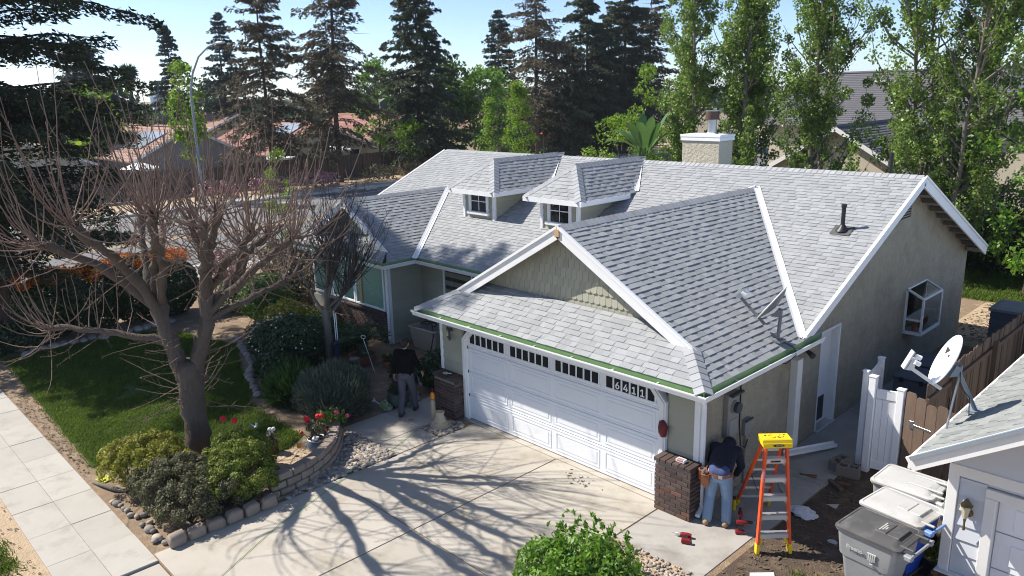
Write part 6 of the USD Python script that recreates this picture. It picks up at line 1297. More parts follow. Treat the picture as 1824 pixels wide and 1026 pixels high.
part(N, "mortar", box(wx - 0.05, wx + 0.41, wy - 0.09, wy + 0.02, -0.1, 0.25), "mortar")
for r in range(3):
    for i in range(3):
        a_ = wx - 0.06 + i * 0.21 - (0.105 if r % 2 else 0); part(N, "brick", rbox(max(a_, wx - 0.06), min(a_ + 0.2, wx + 0.41), wy - 0.105, wy - 0.06, 0.0 + r * 0.078, 0.066 + r * 0.078, 0.004), "brick_red" if rg.random() < 0.4 else "brick")
for i in range(5): part(N, "brick", rbox(wx - 0.07 + i * 0.098, wx - 0.07 + i * 0.098 + 0.09, wy - 0.13, wy + 0.015, 0.25, 0.308, 0.005), "brick_red")
LN = node(N, "wall_lamp"); lx, ly = wx + 0.24, wy - 0.10
part(LN, "lamp_cage", tube([(lx, ly, 1.22), (lx, ly, 1.245), (lx, ly, 1.40)], [0.03, 0.035, 0.065], 6), "lamp_glass"); part(LN, "lamp_cap", tube([(lx, ly, 1.402), (lx, ly, 1.43), (lx, ly, 1.47), (lx, ly, 1.50)], [0.085, 0.06, 0.035, 0.012], 6), "bronze"); part(LN, "lamp_tail", tube([(lx, ly, 1.22), (lx, ly, 1.14), (lx, ly, 1.05)], [0.022, 0.012, 0.02], 6), "bronze"); part(LN, "wall_plate", cyl((lx + 0.01, wy - 0.02, 1.27), (lx + 0.01, wy + 0.0, 1.27), 0.06, 14), "bronze"); part(LN, "bracket", tube([(lx + 0.01, wy - 0.02, 1.27), (lx, ly + 0.03, 1.21), (lx, ly, 1.24)], 0.014, 6), "bronze")
# ------------------------------------------------------------------ objects
def put(P, name, mesh, m, T=None, **k):
    if hasattr(mesh, "mesh"): mesh = mesh.mesh()
    elif hasattr(mesh, "vertices"): mesh = (np.array(mesh.vertices), np.array(mesh.faces))
    v, f = mesh
    if T is not None: v = np.asarray(v) @ T[:3, :3].T + T[:3, 3]
    return part(P, name, (v, f), m, **k)
# white vinyl gate
G = thing("vinyl_gate", "white vinyl gate standing open between side path and board fence", "gate", (0, 0, 0))
def post(x, y, h, s=0.115):
    part(G, "gate_post", rbox(x - s / 2, x + s / 2, y - s / 2, y + s / 2, 0, h, 0.006), "vinyl"); part(G, "post_cap", hull([(x + a * (s / 2 + 0.008), y + b * (s / 2 + 0.008), h + c) for a in (-1, 1) for b in (-1, 1) for c in (0.001, 0.018)] + [(x, y, h + 0.04)]), "vinyl")
post(6.98, 3.34, 1.80); post(7.42, 3.44, 1.64); post(6.78, 3.52, 1.80, 0.09); post(6.62, 4.62, 1.72, 0.10)
a0, a1 = np.array([7.045, 3.355]), np.array([7.36, 3.427]); dd = (a1 - a0) / np.linalg.norm(a1 - a0); L = np.linalg.norm(a1 - a0)
for k in range(3): p0 = a0 + dd * L * k / 3; p1 = a0 + dd * (L * (k + 1) / 3 - 0.004); part(G, "gate_board", beam((*p0, 0.80), (*p1, 0.80), 0.022, 1.20), "vinyl")
for z, h in ((1.50, 0.17), (0.15, 0.14)): part(G, "gate_rail", beam((*a0, z), (*a1, z), 0.04, h), "vinyl")
for (p, q) in (((6.78, 3.57), (6.64, 4.57)),):
    for k in range(6): s0 = np.array(p) + (np.array(q) - p) * k / 6; s1 = np.array(p) + (np.array(q) - p) * (k + 0.97) / 6; part(G, "gate_board", beam((*s0, 0.85), (*s1, 0.85), 0.022, 1.45), "vinyl")
    part(G, "gate_rail", beam((*p, 1.62), (*q, 1.62), 0.045, 0.13), "vinyl")
part(G, "latch", rbox(6.60, 6.64, 4.5, 4.56, 1.1, 1.2, 0.004), "metal")

# step ladder
FLc, FRc, RLc, RRc = np.array([6.87, -0.32, 0.0]), np.array([7.21, 0.03, 0.0]), np.array([5.92, 0.72, 0.0]), np.array([6.30, 1.08, 0.0])
Pm = (FLc + FRc) / 2; ax = (FRc - FLc) / np.linalg.norm(FRc - FLc); bk = np.array([-ax[1], ax[0], 0]); HT = 1.72
cap_c = np.array([6.88, 0.02, HT])
LD = thing("step_ladder", "orange fibreglass step ladder with yellow top and feet", "ladder")
tops = {s: cap_c + ax * s * 0.15 for s in (-1, 1)}
fronts = {-1: FLc, 1: FRc}; rears = {-1: RLc, 1: RRc}
for s in (-1, 1):
    part(LD, "front_rail", beam(fronts[s] + [0, 0, 0.02], tops[s] - bk * 0.05, 0.034, 0.085, up=np.cross(ax, [0, 0, 1.0]) * 1.0), "orange")
    part(LD, "rear_rail", beam(rears[s] + [0, 0, 0.02], tops[s] * [1, 1, 1] + bk * 0.07 - ax * s * 0.02, 0.032, 0.06, up=np.cross(ax, [0, 0, 1.0])), "orange")
    part(LD, "front_foot", beam(fronts[s] + (tops[s] - fronts[s]) * 0.0, fronts[s] + (tops[s] - fronts[s]) * 0.085, 0.045, 0.10, up=np.cross(ax, [0, 0, 1.0])), "yellow"); part(LD, "rear_foot", beam(rears[s], rears[s] + (tops[s] - rears[s]) * 0.09, 0.042, 0.075, up=np.cross(ax, [0, 0, 1.0])), "yellow")
    k = 0.19; part(LD, "knee_brace", beam(fronts[s] + (tops[s] - fronts[s]) * 0.07, (fronts[s] + fronts[-s]) / 2 * 0.45 + fronts[s] * 0.55 + [0, 0, 0.0] + ((tops[s] + tops[-s]) / 2 * 0.45 + tops[s] * 0.55 - (fronts[s] + fronts[-s]) / 2 * 0.45 - fronts[s] * 0.55) * 0.165, 0.012, 0.04), "yellow")
for i in range(5):
    t = 0.17 + i * 0.166; l = fronts[-1] + (tops[-1] - fronts[-1]) * t; r = fronts[1] + (tops[1] - fronts[1]) * t
    part(LD, "step", beam(l + bk * 0.02, r + bk * 0.02, 0.095, 0.03), "alu"); part(LD, "step_lip", beam(l - bk * 0.032 - [0, 0, 0.025], r - bk * 0.032 - [0, 0, 0.025], 0.006, 0.062), "alu")
    for s in (-1, 1): e = (l if s < 0 else r) - ax * s * 0.012; part(LD, "step_bracket", hull([e - [0, 0, 0.055], e - ax * s * 0.07 - [0, 0, 0.05], e - [0, 0, 0.12], e - [0, 0, 0.055] + bk * 0.03, e - ax * s * 0.07 - [0, 0, 0.05] + bk * 0.03, e - [0, 0, 0.12] + bk * 0.03]), "alu")
for i in range(6):
    t = 0.14 + i * 0.14; l = rears[-1] + (tops[-1] + bk * 0.07 - rears[-1]) * t; r = rears[1] + (tops[1] + bk * 0.07 - rears[1]) * t; part(LD, "rear_bar", beam(l, r, 0.02, 0.035), "alu")
for s in (-1, 1): f = fronts[s] + (tops[s] - fronts[s]) * 0.50 - ax * s * 0.03; b = rears[s] + (tops[s] - rears[s]) * 0.50 - ax * s * 0.03; m = (f + b) / 2 + [0, 0, -0.07]; part(LD, "spreader", beam(f, m, 0.006, 0.022), "metal_dark"); part(LD, "spreader", beam(m, b, 0.006, 0.022), "metal_dark")
capf = lambda a, b, c: cap_c + ax * a + bk * b + [0, 0, c]
part(LD, "top_cap", hull([capf(a * 0.215, b, c) for a in (-1, 1) for b, c in ((-0.12, -0.05), (-0.105, 0.045), (0.12, 0.045), (0.13, -0.05))] + [capf(a * 0.20, b, 0.055) for a in (-1, 1) for b in (-0.09, 0.105)]), "yellow")
part(LD, "cap_lip", beam(capf(-0.21, -0.126, -0.035), capf(0.21, -0.126, -0.035), 0.012, 0.07), "yellow")
for a, b, r in ((-0.06, 0.0, 0.035), (0.05, -0.02, 0.028), (-0.14, 0.04, 0.016), (0.14, 0.05, 0.014)): part(LD, "tool_hole", cyl(capf(a, b, 0.0545), capf(a, b, 0.0575), r, 12), "dark" if r < 0.03 else "yellow")
part(LD, "tool_tray_rim", tube([capf(-0.06 + 0.05 * math.cos(t), 0.05 * math.sin(t), 0.058) for t in np.linspace(0, 6.283, 17)], 0.009, 6), "yellow"); part(LD, "tool_tray_rim", tube([capf(0.08 + 0.03 * math.cos(t), 0.01 + 0.04 * math.sin(t), 0.058) for t in np.linspace(0, 6.283, 17)], 0.008, 6), "yellow")
part(LD, "maker_plate", hull([capf(0.01 + 0.085 * math.cos(t), -0.1325 - d, -0.030 + 0.02 * math.sin(t)) for t in np.linspace(0, 6.283, 24) for d in (0, 0.003)]), "black")
def text_on(P, s, h, o, U, V, m, bold=True, depth=0.002, name="lettering"):
    t = meshkit.text_mesh(s, h, depth, bold); v = np.array(t.vertices); U = np.array(U, float); V = np.array(V, float); v[:, 0] -= v[:, 0].mean()
    part(P, name, (np.array(o) + v[:, :1] * U + v[:, 1:2] * V + v[:, 2:] * np.cross(U, V), np.array(t.faces)), m)
text_on(LD, "WERNER", 0.018, capf(0.01, -0.1365, -0.039), ax, (0, 0, 1), "white_plastic")
dr_ = tops[-1] - bk * 0.05 - fronts[-1]; dr_ /= np.linalg.norm(dr_); ob = fronts[-1] + (tops[-1] - bk * 0.05 - fronts[-1]) * 0.70
nf = np.cross(dr_, -bk); 
text_on(LD, "WERNER", 0.035, ob - bk * 0.046 - ax * 0.0, dr_, -ax if False else np.cross(-bk, dr_), "white_plastic")
l5 = fronts[-1] + (tops[-1] - fronts[-1]) * (0.17 + 4 * 0.166); r5 = fronts[1] + (tops[1] - fronts[1]) * (0.17 + 4 * 0.166)
part(LD, "warning_label", beam((l5 * 0.72 + r5 * 0.28) - bk * 0.037 - [0, 0, 0.025], (l5 * 0.28 + r5 * 0.72) - bk * 0.037 - [0, 0, 0.025], 0.003, 0.03), "navy"); part(LD, "warning_label", beam((l5 * 0.72 + r5 * 0.28) - bk * 0.037 - [0, 0, 0.025], (l5 * 0.55 + r5 * 0.45) - bk * 0.0375 - [0, 0, 0.025], 0.003, 0.022), "tool_red")

# wheeled bins
def bin_(lab, x, y, rot, body, lid, handle, logo=False, ribs=False, h=1.06):
    P = thing("wheeled_bin", lab, "bin", (x, y, 0), rot, group=None)
    # local: handle towards +x, long axis x 0.84, width y 0.66
    def ring(z, lx, ly, c=0.0, r=0.07):
        p = []
        for cx, cy, a0 in ((lx / 2 - r, ly / 2 - r, 0), (-lx / 2 + r, ly / 2 - r, 90), (-lx / 2 + r, -ly / 2 + r, 180), (lx / 2 - r, -ly / 2 + r, 270)):
            for k in range(4): t = math.radians(a0 + k * 30); p.append([c + cx + r * math.cos(t), cy + r * math.sin(t), z])
        return p
    rs = [ring(0.06, 0.50, 0.46, -0.02), ring(0.62, 0.66, 0.56, -0.01), ring(0.66, 0.74, 0.62, 0.0), ring(0.98, 0.80, 0.66, 0.0), ring(1.0, 0.84, 0.70, 0.0), ring(1.03, 0.84, 0.70, 0.0)]
    v = np.array([q for r in rs for q in r]); n = 16
    f = [[k * n + i, k * n + (i + 1) % n, (k + 1) * n + (i + 1) % n, (k + 1) * n + i] for k in range(5) for i in range(n)]; f = [t for q in f for t in ([q[0], q[1], q[2]], [q[0], q[2], q[3]])]
    f += [[0, (i + 1) % n, i] for i in range(1, n - 1)] + [[5 * n, 5 * n + i, 5 * n + (i + 1) % n] for i in range(1, n - 1)]
    part(P, "bin_body", (v, np.array(f)), body, 40)
    lr = [ring(1.032, 0.88, 0.74, 0.01), ring(1.06, 0.88, 0.74, 0.01), ring(1.072, 0.80, 0.66, 0.0), ring(1.064, 0.78, 0.64, 0.0), ring(1.105, 0.60, 0.44, 0.02)]
    v = np.array([q for r in lr for q in r]); f = [[k * n + i, k * n + (i + 1) % n, (k + 1) * n + (i + 1) % n, (k + 1) * n + i] for k in range(4) for i in range(n)]; f = [t for q in f for t in ([q[0], q[1], q[2]], [q[0], q[2], q[3]])]
    f += [[0, (i + 1) % n, i] for i in range(1, n - 1)] + [[4 * n, 4 * n + i, 4 * n + (i + 1) % n] for i in range(1, n - 1)]
    part(P, "lid", (v, np.array(f)), lid, 30)
    for yy in (-0.27, 0.27): part(P, "handle_arm", rbox(0.42, 0.58, yy - 0.04, yy + 0.04, 0.95, 1.02, 0.012), body if not handle else handle)
    part(P, "handle_bar", cyl((0.555, -0.33, 0.99), (0.555, 0.33, 0.99), 0.02, 10), handle, 40)
    for yy in (-0.20, 0.20): part(P, "lid_hinge", rbox(0.38, 0.56, yy - 0.018, yy + 0.018, 1.045, 1.075, 0.008), lid)
    for yy in (-0.15, 0.15):
        if ribs: part(P, "lid_rib", rbox(0.05, 0.52, yy - 0.018, yy + 0.018, 1.095, 1.125, 0.01), lid)
    if not ribs:
        for dx in (0.02, 0.19): part(P, "lid_panel", rbox(dx, dx + 0.15, -0.16, 0.16, 1.098, 1.116, 0.01), lid)
    for yy in (-0.31, 0.31): part(P, "wheel", cyl((0.26, yy - 0.03, 0.13), (0.26, yy + 0.03, 0.13), 0.13, 20), "black", 40)
    part(P, "axle", cyl((0.26, -0.3, 0.13), (0.26, 0.3, 0.13), 0.015, 8), "metal_dark")
    if logo:
        text_on(P, "Fresno", 0.05, (-0.12, -0.343, 0.80), (1, 0, 0), (0, 0.05, 1.0), "white_plastic", depth=0.006)
        for i in range(4): part(P, "emblem_bar", rbox(0.055 + i * 0.026, 0.071 + i * 0.026, -0.342, -0.331, 0.735 + abs(1.5 - i) * 0.012, 0.835, 0.002), "white_plastic")
        part(P, "emblem_cap", rbox(0.042, 0.162, -0.344, -0.331, 0.84, 0.862, 0.003), "white_plastic"); part(P, "emblem_cap", rbox(0.08, 0.125, -0.341, -0.330, 0.70, 0.712, 0.002), "white_plastic")
        for i in range(3): part(P, "lid_print", rbox(0.055 + i * 0.028, 0.072 + i * 0.028, -0.12 + 0.03 * i, 0.11 - 0.05 * i, 1.116, 1.1175, 0.0006), "white_plastic")
    return P
bin_("grey wheeled bin with a charcoal lid, nearest of the three", 8.50, -0.20, -6, "grey_plastic", "charcoal", "grey_plastic", logo=True)
bin_("blue wheeled bin with a white lid in the middle of the row", 8.50, 0.58, -8, "blue_plastic", "white_plastic", "blue_pale")
bin_("tan wheeled bin with a dirty white lid, beside the gate", 8.32, 1.38, -2, "tan_plastic", "white_plastic", "white_plastic", ribs=True)

# satellite dishes
def dish(lab, foot, c, facing, size, front, back, armL, up=(0, 0, 1), logo=False):
    P = thing("satellite_dish", lab, "satellite dish"); c = np.array(c, float); n = np.array(facing, float); n /= np.linalg.norm(n); foot = np.array(foot, float)
    u = np.cross(np.array(up, float), n); u /= np.linalg.norm(u); w = np.cross(n, u)
    a, b = size; R, T = 8, 32; v, f = [c - n * 0.0], []
    V = [[0, 0, 0]]
    for i in range(1, R + 1):
        for j in range(T):
            t = j * 2 * math.pi / T; r = i / R; V.append([a * r * math.cos(t), b * r * math.sin(t), 0.09 * r * r])
    V = np.array(V); F = [[0, 1 + j, 1 + (j + 1) % T] for j in range(T)]
    for i in range(R - 1):
        for j in range(T): p, q = 1 + i * T + j, 1 + i * T + (j + 1) % T; F += [[p, p + T, q + T], [p, q + T, q]]
    F = np.array(F); wv = lambda X: c + X[:, :1] * u + X[:, 1:2] * w + X[:, 2:] * n
    part(P, "reflector", (wv(V), F), front, True); part(P, "reflector_back", (wv(V - [0, 0, 0.014]), F[:, ::-1]), back, True)
    rim = np.array([[a * math.cos(t), b * math.sin(t), 0.083] for t in np.linspace(0, 2 * math.pi, 33)]); part(P, "rim", tube(wv(rim), 0.011, 6, False), front, True)
    hub = c - n * 0.06 - w * b * 0.25
    m0 = foot + (hub - foot) * 0.82 + np.array([0, 0, 0.0]); knee = np.array([hub[0] - n[0] * 0.12, hub[1] - n[1] * 0.12, hub[2] - 0.05])
    part(P, "mast", tube([foot, foot + (knee - foot) * 0.55, knee, knee + [0, 0, 0.12]], [0.03, 0.03, 0.028, 0.028], 10), back, True)
    part(P, "bracket", hull([hub + u * s * 0.06 + w * t * 0.09 for s in (-1, 1) for t in (-1, 1)] + [knee + u * s * 0.035 + [0, 0, t] for s in (-1, 1) for t in (-0.02, 0.10)]), back)
    low = c - w * b * 0.98 + n * 0.07; feed = c - w * b * 0.78 + n * armL; part(P, "feed_arm", beam(low - w * 0.02 - n * 0.15, feed, 0.035, 0.045), "dish_grey" if logo else back)
    part(P, "feed_head", hull([feed + u * s * 0.045 + w * t + n * q for s in (-1, 1) for t, q in ((-0.05, 0.03), (0.10, 0.03), (-0.02, -0.05), (0.05, -0.05))]), "dish_grey")
    for s, t in ((0, 0.17), (-1, 0.10), (1, 0.10)): part(P, "feed_horn", tube([feed + u * s * 0.07 + w * t, feed + u * s * 0.06 + w * t - n * 0.075], [0.03, 0.036], 12), "white_metal", 40)
    part(P, "feed_shield", hull([feed + n * 0.05 + u * s * 0.06 + w * t + n * e for s in (-1, 1) for t in (-0.05, 0.22) for e in (0, 0.02)]), "dish_grey")
    part(P, "foot_plate", hull([foot + np.array([sx * 0.10, sy * 0.10, 0]) + [0, 0, dz] for sx in (-1, 1) for sy in (-1, 1) for dz in (-0.01, 0.03)]), back)
    if logo:
        tri = lambda pts, m: part(P, "logo_mark", (wv(np.array([[x, y, 0.09 * ((x / a) ** 2 + (y / b) ** 2) + 0.005] for x, y in pts])), np.array([[i, i + 1, i + 2] for i in range(len(pts) - 2)])), m)
        tri([(-a * 0.72, b * 0.12), (-a * 0.50, b * 0.34), (-a * 0.74, b * 0.42)][::-1], "metal_dark"); tri([(-a * 0.45, b * 0.05), (-a * 0.36, b * 0.18), (-a * 0.50, b * 0.18)][::-1], "metal_dark")
    return P, knee
dish("grey satellite dish seen edge on at the valley of the garage roof", (5.84, 1.98, plane_z("garage_right", 5.84, 1.98) + 0.02), (5.80, 1.92, 3.16), (-0.74, -0.21, 0.58), (0.27, 0.36), "dish_grey", "dish_back", 0.56)
P, kn = dish("large white satellite dish with a triangle mark on the neighbour's roof", (9.03, 1.50, nbz(9.03) + 0.02), (8.77, 1.06, 3.10), (-0.74, -0.54, 0.42), (0.24, 0.37), "white_metal", "steel_blue", 0.44, logo=True)
part(P, "strut", tube([kn, (8.84, 0.95, nbz(8.84) + 0.02)], 0.016, 8), "metal"); part(P, "cable", tube([kn + [0, 0, 0.1], kn + [0.05, -0.12, -0.12], kn + [0.15, 0.0, -0.3], (9.0, 1.3, nbz(9.0) + 0.03)], 0.007, 5), "black", True)
top("roof_cable", tube([(5.84, 1.98, plane_z("garage_right", 5.84, 1.98) + 0.05), (6.0, 2.1, plane_z("garage_right", 6.0, 2.1) + 0.04), (6.09, 2.12, ZE + 0.05), (6.13, 2.1, ZE - 0.05), (6.02, 2.0, ZE - 0.2), (5.63, 1.9, ZE - 0.25)], 0.009, 5), "black", "thin black cable from the edge on satellite dish over the gutter", "cable", smooth=True)

# tools and scraps by the side path
def drill(lab, x, y, rot, stand):
    P = thing("cordless_drill", lab, "drill", (x, y, 0), rot)
    T = eul(0, 0, 0, (0, 0, 0.0)) if stand else eul(math.pi / 2, 0, 0, (0, 0, 0.045))
    put(P, "motor_housing", tube([(-0.10, 0, 0.20), (-0.04, 0, 0.20), (0.03, 0, 0.20), (0.07, 0, 0.20)], [0.03, 0.038, 0.036, 0.028], 12), "tool_red", T, smooth=40); put(P, "chuck", tube([(0.07, 0, 0.20), (0.12, 0, 0.20), (0.15, 0, 0.20)], [0.026, 0.026, 0.014], 12), "black" if stand else "alu", T, smooth=40); put(P, "bit", cyl((0.15, 0, 0.20), (0.20, 0, 0.20), 0.005, 6), "metal", T)
    put(P, "grip", beam((-0.02, 0, 0.185), (-0.045, 0, 0.06), 0.035, 0.05, up=(1, 0, 0)), "black", T); put(P, "battery", rbox(-0.11, 0.03, -0.038, 0.038, 0.0, 0.062, 0.01), "tool_red", T); put(P, "trigger", rbox(-0.008, 0.014, -0.01, 0.01, 0.12, 0.16, 0.004), "black", T)
drill("red cordless drill lying on the concrete slab in the sun", 5.95, -0.88, 205, False); drill("red cordless drill standing beside the roofer's boots", 6.45, 0.0, 40, True); drill("dark red cordless tool standing between the roofer and ladder", 6.28, 0.22, 120, True)
HM = thing("pliers", "dark pliers lying open on the side path", "tool", (6.28, 2.45, 0), 20)
for s in (-1, 1): part(HM, "handle", tube([(0, 0, 0.012), (0.10, s * 0.03, 0.012), (0.2, s * 0.045, 0.012)], [0.01, 0.012, 0.01], 6), "leather", True); part(HM, "jaw", beam((0, 0, 0.012), (-0.08, s * 0.012, 0.012), 0.014, 0.012), "metal_dark")
SCR = thing("screwdriver", "yellow handled screwdriver on the path edge beside the ladder", "tool", (6.75, 0.32, 0.0), 60); part(SCR, "handle", tube([(0, 0, 0.018), (0.05, 0, 0.018), (0.1, 0, 0.018)], [0.014, 0.017, 0.012], 8), "yellow", 40); part(SCR, "shaft", cyl((0.1, 0, 0.018), (0.22, 0, 0.014), 0.004, 6), "metal")
SPR = thing("spray_can", "yellow spray can standing by the ladder's rear foot", "can", (5.98, 0.55, 0)); part(SPR, "can", cyl((0, 0, 0), (0, 0, 0.19), 0.033, 14), "yellow", 40); part(SPR, "cap", cyl((0, 0, 0.191), (0, 0, 0.235), 0.026, 12), "black", 40)
TBp = thing("trim_board", "loose white length of gutter trim lying across the side path", "board"); part(TBp, "board", beam((5.76, 2.72, 0.13), (6.20, 3.88, 0.06), 0.10, 0.055), "white_metal"); part(TBp, "board_lip", beam((5.71, 2.74, 0.175), (6.15, 3.90, 0.105), 0.012, 0.035), "white_metal")
for i, (x, y, r, lab) in enumerate(((6.84, 2.95, 15, "grey concrete block nearest the gate post"), (6.60, 3.12, 80, "grey concrete block lying left of the one by the gate"))):
    P = thing("concrete_block", lab, "block", (x, y, 0), r); pl = sbox(-0.195, -0.095, 0.195, 0.095).difference(sbox(-0.155, -0.06, -0.02, 0.06)).difference(sbox(0.02, -0.06, 0.155, 0.06)); part(P, "block_shell", extr(pl, 0.19), "block_grey"); part(P, "core_fill", rbox(-0.154, 0.154, -0.059, 0.059, 0.0, 0.12, 0.004), "dirt_dark")
WS = thing("wood_scrap", "dark scrap of split wood in the dirt near the blocks", "scrap", (6.86, 2.42, 0)); part(WS, "piece", beam((-0.16, 0.1, 0.03), (0.14, -0.12, 0.04), 0.07, 0.05), "fence"); part(WS, "piece", beam((0.0, 0.02, 0.07), (0.2, 0.08, 0.06), 0.06, 0.04), "brick_red")
rg = np.random.default_rng(95)
def crumple(n, r, h, seed):
    g = trimesh.creation.icosphere(3); v = g.vertices * [r, r * 0.7, h]; v = v * (0.55 + 0.9 * meshkit.fbm(g.vertices * 2.5 + seed, 4, seed))[:, None]; v[:, 2] = np.maximum(v[:, 2], -0.005); return v, np.array(g.faces)
def flat(name, lab, cat, pts, z, m, th=0.004, rz=0): 
    v, f = extr(Polygon(pts), th); top(name, (v + [0, 0, z], f), m, lab, cat)
top("plastic_sheet", (crumple(3, 0.22, 0.09, 4)[0] + [6.86, 1.2, 0.01], crumple(3, 0.22, 0.09, 4)[1]), "clear_bag", "crumpled clear plastic sheeting on the dirt behind the ladder", "plastic")
top("paper_scrap", (crumple(3, 0.07, 0.025, 7)[0] + [7.55, 0.72, 0.01], crumple(3, 0.07, 0.025, 7)[1]), "white_plastic", "crumpled white paper scrap on the dirt before the bins", "paper")
flat("scrap_sheet", "flat white panel corner lying on the gravel at the bottom edge", "panel", [(7.06, -0.86), (7.30, -0.62), (7.52, -0.95), (7.25, -1.2)], 0.012, "white", 0.012)
flat("angle_square", "small metal speed square lying on the dirt right of the ladder", "tool", [(7.0, 1.72), (7.16, 1.86), (7.18, 1.68)], 0.01, "alu", 0.005)
PK = thing("plastic_packet", "small pink and white packet on top of the right brick pier", "packet", (5.42, -0.18, 0.936)); part(PK, "box", rbox(-0.08, 0.08, -0.05, 0.05, 0.0, 0.05, 0.008), "flower_white"); part(PK, "label", rbox(-0.06, 0.06, -0.053, 0.02, 0.02, 0.053, 0.006), "pink")
TG = thing("white_tape_gun", "small white tool resting on the left brick pier", "tool", (-0.50, -0.20, 0.936), 20); part(TG, "body", rbox(-0.07, 0.04, -0.03, 0.03, 0.0, 0.045, 0.01), "white_plastic"); part(TG, "handle", beam((0.03, 0, 0.02), (0.12, 0.03, 0.02), 0.02, 0.02), "white_plastic"); part(TG, "screen", rbox(-0.05, 0.0, -0.018, 0.018, 0.045, 0.048, 0.002), "metal_dark")
# boxes stored behind the gate, deck box by the back yard
for x, y, w, d, h, lab in ((6.5, 7.2, 0.75, 0.8, 0.60, "dark grey storage box with a dusty lid behind the white gate"), (6.45, 8.35, 0.75, 0.9, 0.58, "second grey storage box farther along the wall behind the gate")):
    P = thing("storage_box", lab, "box", (x, y, 0)); part(P, "body", rbox(-w / 2, w / 2, -d / 2, d / 2, 0, h, 0.03), "shed_blue"); part(P, "lid", rbox(-w / 2 - 0.03, w / 2 + 0.03, -d / 2 - 0.03, d / 2 + 0.03, h + 0.001, h + 0.06, 0.025), "shed_blue")
    for s in (-1, 1): part(P, "latch", rbox(s * 0.2 - 0.04, s * 0.2 + 0.04, -d / 2 - 0.045, -d / 2 - 0.031, h - 0.06, h + 0.05, 0.004), "black")
P = thing("deck_box", "slate grey garden box with slatted sides and a rounded lid by the fence", "box", (7.05, 12.3, 0)); part(P, "body", rbox(-0.45, 0.45, -0.5, 0.5, 0, 1.1, 0.02), "shed_blue"); part(P, "lid", hull([(sx * 0.5, sy * 0.56, z) for sx in (-1, 1) for sy in (-1, 1) for z in (1.102, 1.17)] + [(sx * 0.36, sy * 0.42, 1.22) for sx in (-1, 1) for sy in (-1, 1)]), "pole_grey")
for i in range(6): part(P, "slat", rbox(-0.46, 0.46, -0.515, -0.501, 0.03 + i * 0.18, 0.19 + i * 0.18, 0.006), "shed_blue"); part(P, "slat", rbox(-0.465, -0.451, -0.50, 0.50, 0.03 + i * 0.18, 0.19 + i * 0.18, 0.006), "shed_blue")

# ---- front garden: low block wall, stones, pots
rg = np.random.default_rng(96)
RWL = thing("retaining_wall", "low curved wall of rough tan blocks between the bed and the pebbles", "wall")
from scipy.interpolate import CubicSpline
cp_ = np.array([(-0.02, -4.75), (0.0, -4.2), (-0.12, -3.7), (-0.4, -3.2), (-0.85, -2.75), (-1.35, -2.4)]); s_ = np.r_[0, np.cumsum(np.linalg.norm(np.diff(cp_, axis=0), axis=1))]; cs = CubicSpline(s_, cp_)
for r in range(3):
    L = s_[-1]; w = 0.29; u = (0.0 if r % 2 == 0 else 0.145)
    while u + w < L + 0.05:
        c = cs(u + w / 2); t = cs(u + w / 2, 1); t /= np.linalg.norm(t); ang = math.atan2(t[1], t[0]); nrm = np.array([t[1], -t[0]])
        c = c - nrm * 0.025 * r; v, f = rbox(-w / 2 + 0.004, w / 2 - 0.004, -0.10, 0.10, r * 0.132, r * 0.132 + 0.128, 0.016); v = v + (rg.normal(size=v.shape) * 0.003)
        part(RWL, "block", (v @ rotm((0, 0, 1), ang)[:3, :3].T + [c[0], c[1], 0], f), "block"); u += w
def rock(c, r, seed, sq=(1, 0.8, 0.6)):
    g = trimesh.creation.icosphere(2); v = g.vertices * (0.8 + 0.4 * meshkit.fbm(g.vertices * 1.3 + seed * 7.1, 3, seed))[:, None] * np.array(sq) * r; a = seed * 1.7; v = v @ rotm((0, 0, 1), a)[:3, :3].T; return v + c, np.array(g.faces)
ED = thing("border_stones", "row of big hewn border stones along the driveway below the evergreen shrubs", "stones")
for i in range(6):
    t = i / 5; x, y = 0.26 - 0.02 * t, -6.32 + 1.56 * t; g = rbox(-0.14, 0.14, -0.10, 0.10, -0.02, 0.19, 0.045); v = g[0] + rg.normal(size=g[0].shape) * 0.01; part(ED, "stone", (v @ rotm((0, 0, 1), math.pi / 2 + rg.normal() * 0.1)[:3, :3].T + [x, y, 0], g[1]), "block", True)
ED = thing("border_rocks", "loose round rocks at the sidewalk edge of the evergreen shrubs", "stones")
for i in range(15): t = i / 14; part(ED, "rock", rock((-1.9 + 2.0 * t + rg.normal() * 0.05, -6.52 + 0.06 * t + rg.normal() * 0.05, 0.03), rg.uniform(0.05, 0.11), i + 3), "stone" if i % 3 else "pebble", True)
ED = thing("border_rocks", "line of pale rocks edging the far side of the lawn by the redwood", "stones")
for i in range(17): t = i / 16; part(ED, "rock", rock((-12.35 + rg.normal() * 0.08, -5.6 + 4.0 * t, 0.06), rg.uniform(0.11, 0.2), i + 31), "stone", True)
ED = thing("border_rocks", "line of pale rocks edging the lawn before the dark flowering shrubs", "stones")
for i in range(22): t = i / 21; x = np.interp(t, [0, 0.45, 0.75, 1], [-9.2, -6.6, -5.9, -4.6]); y = np.interp(t, [0, 0.45, 0.75, 1], [-0.9, -1.7, -2.15, -2.55]); part(ED, "rock", rock((x, y, 0.05), rg.uniform(0.09, 0.17), i + 61), "stone", True)
ED = thing("border_rocks", "few round rocks between the pot and the front walk by the person", "stones")
for i in range(7): part(ED, "rock", rock((-1.72 + rg.normal() * 0.12, -0.95 + i * 0.16, 0.05), rg.uniform(0.08, 0.14), i + 91), "stone", True)
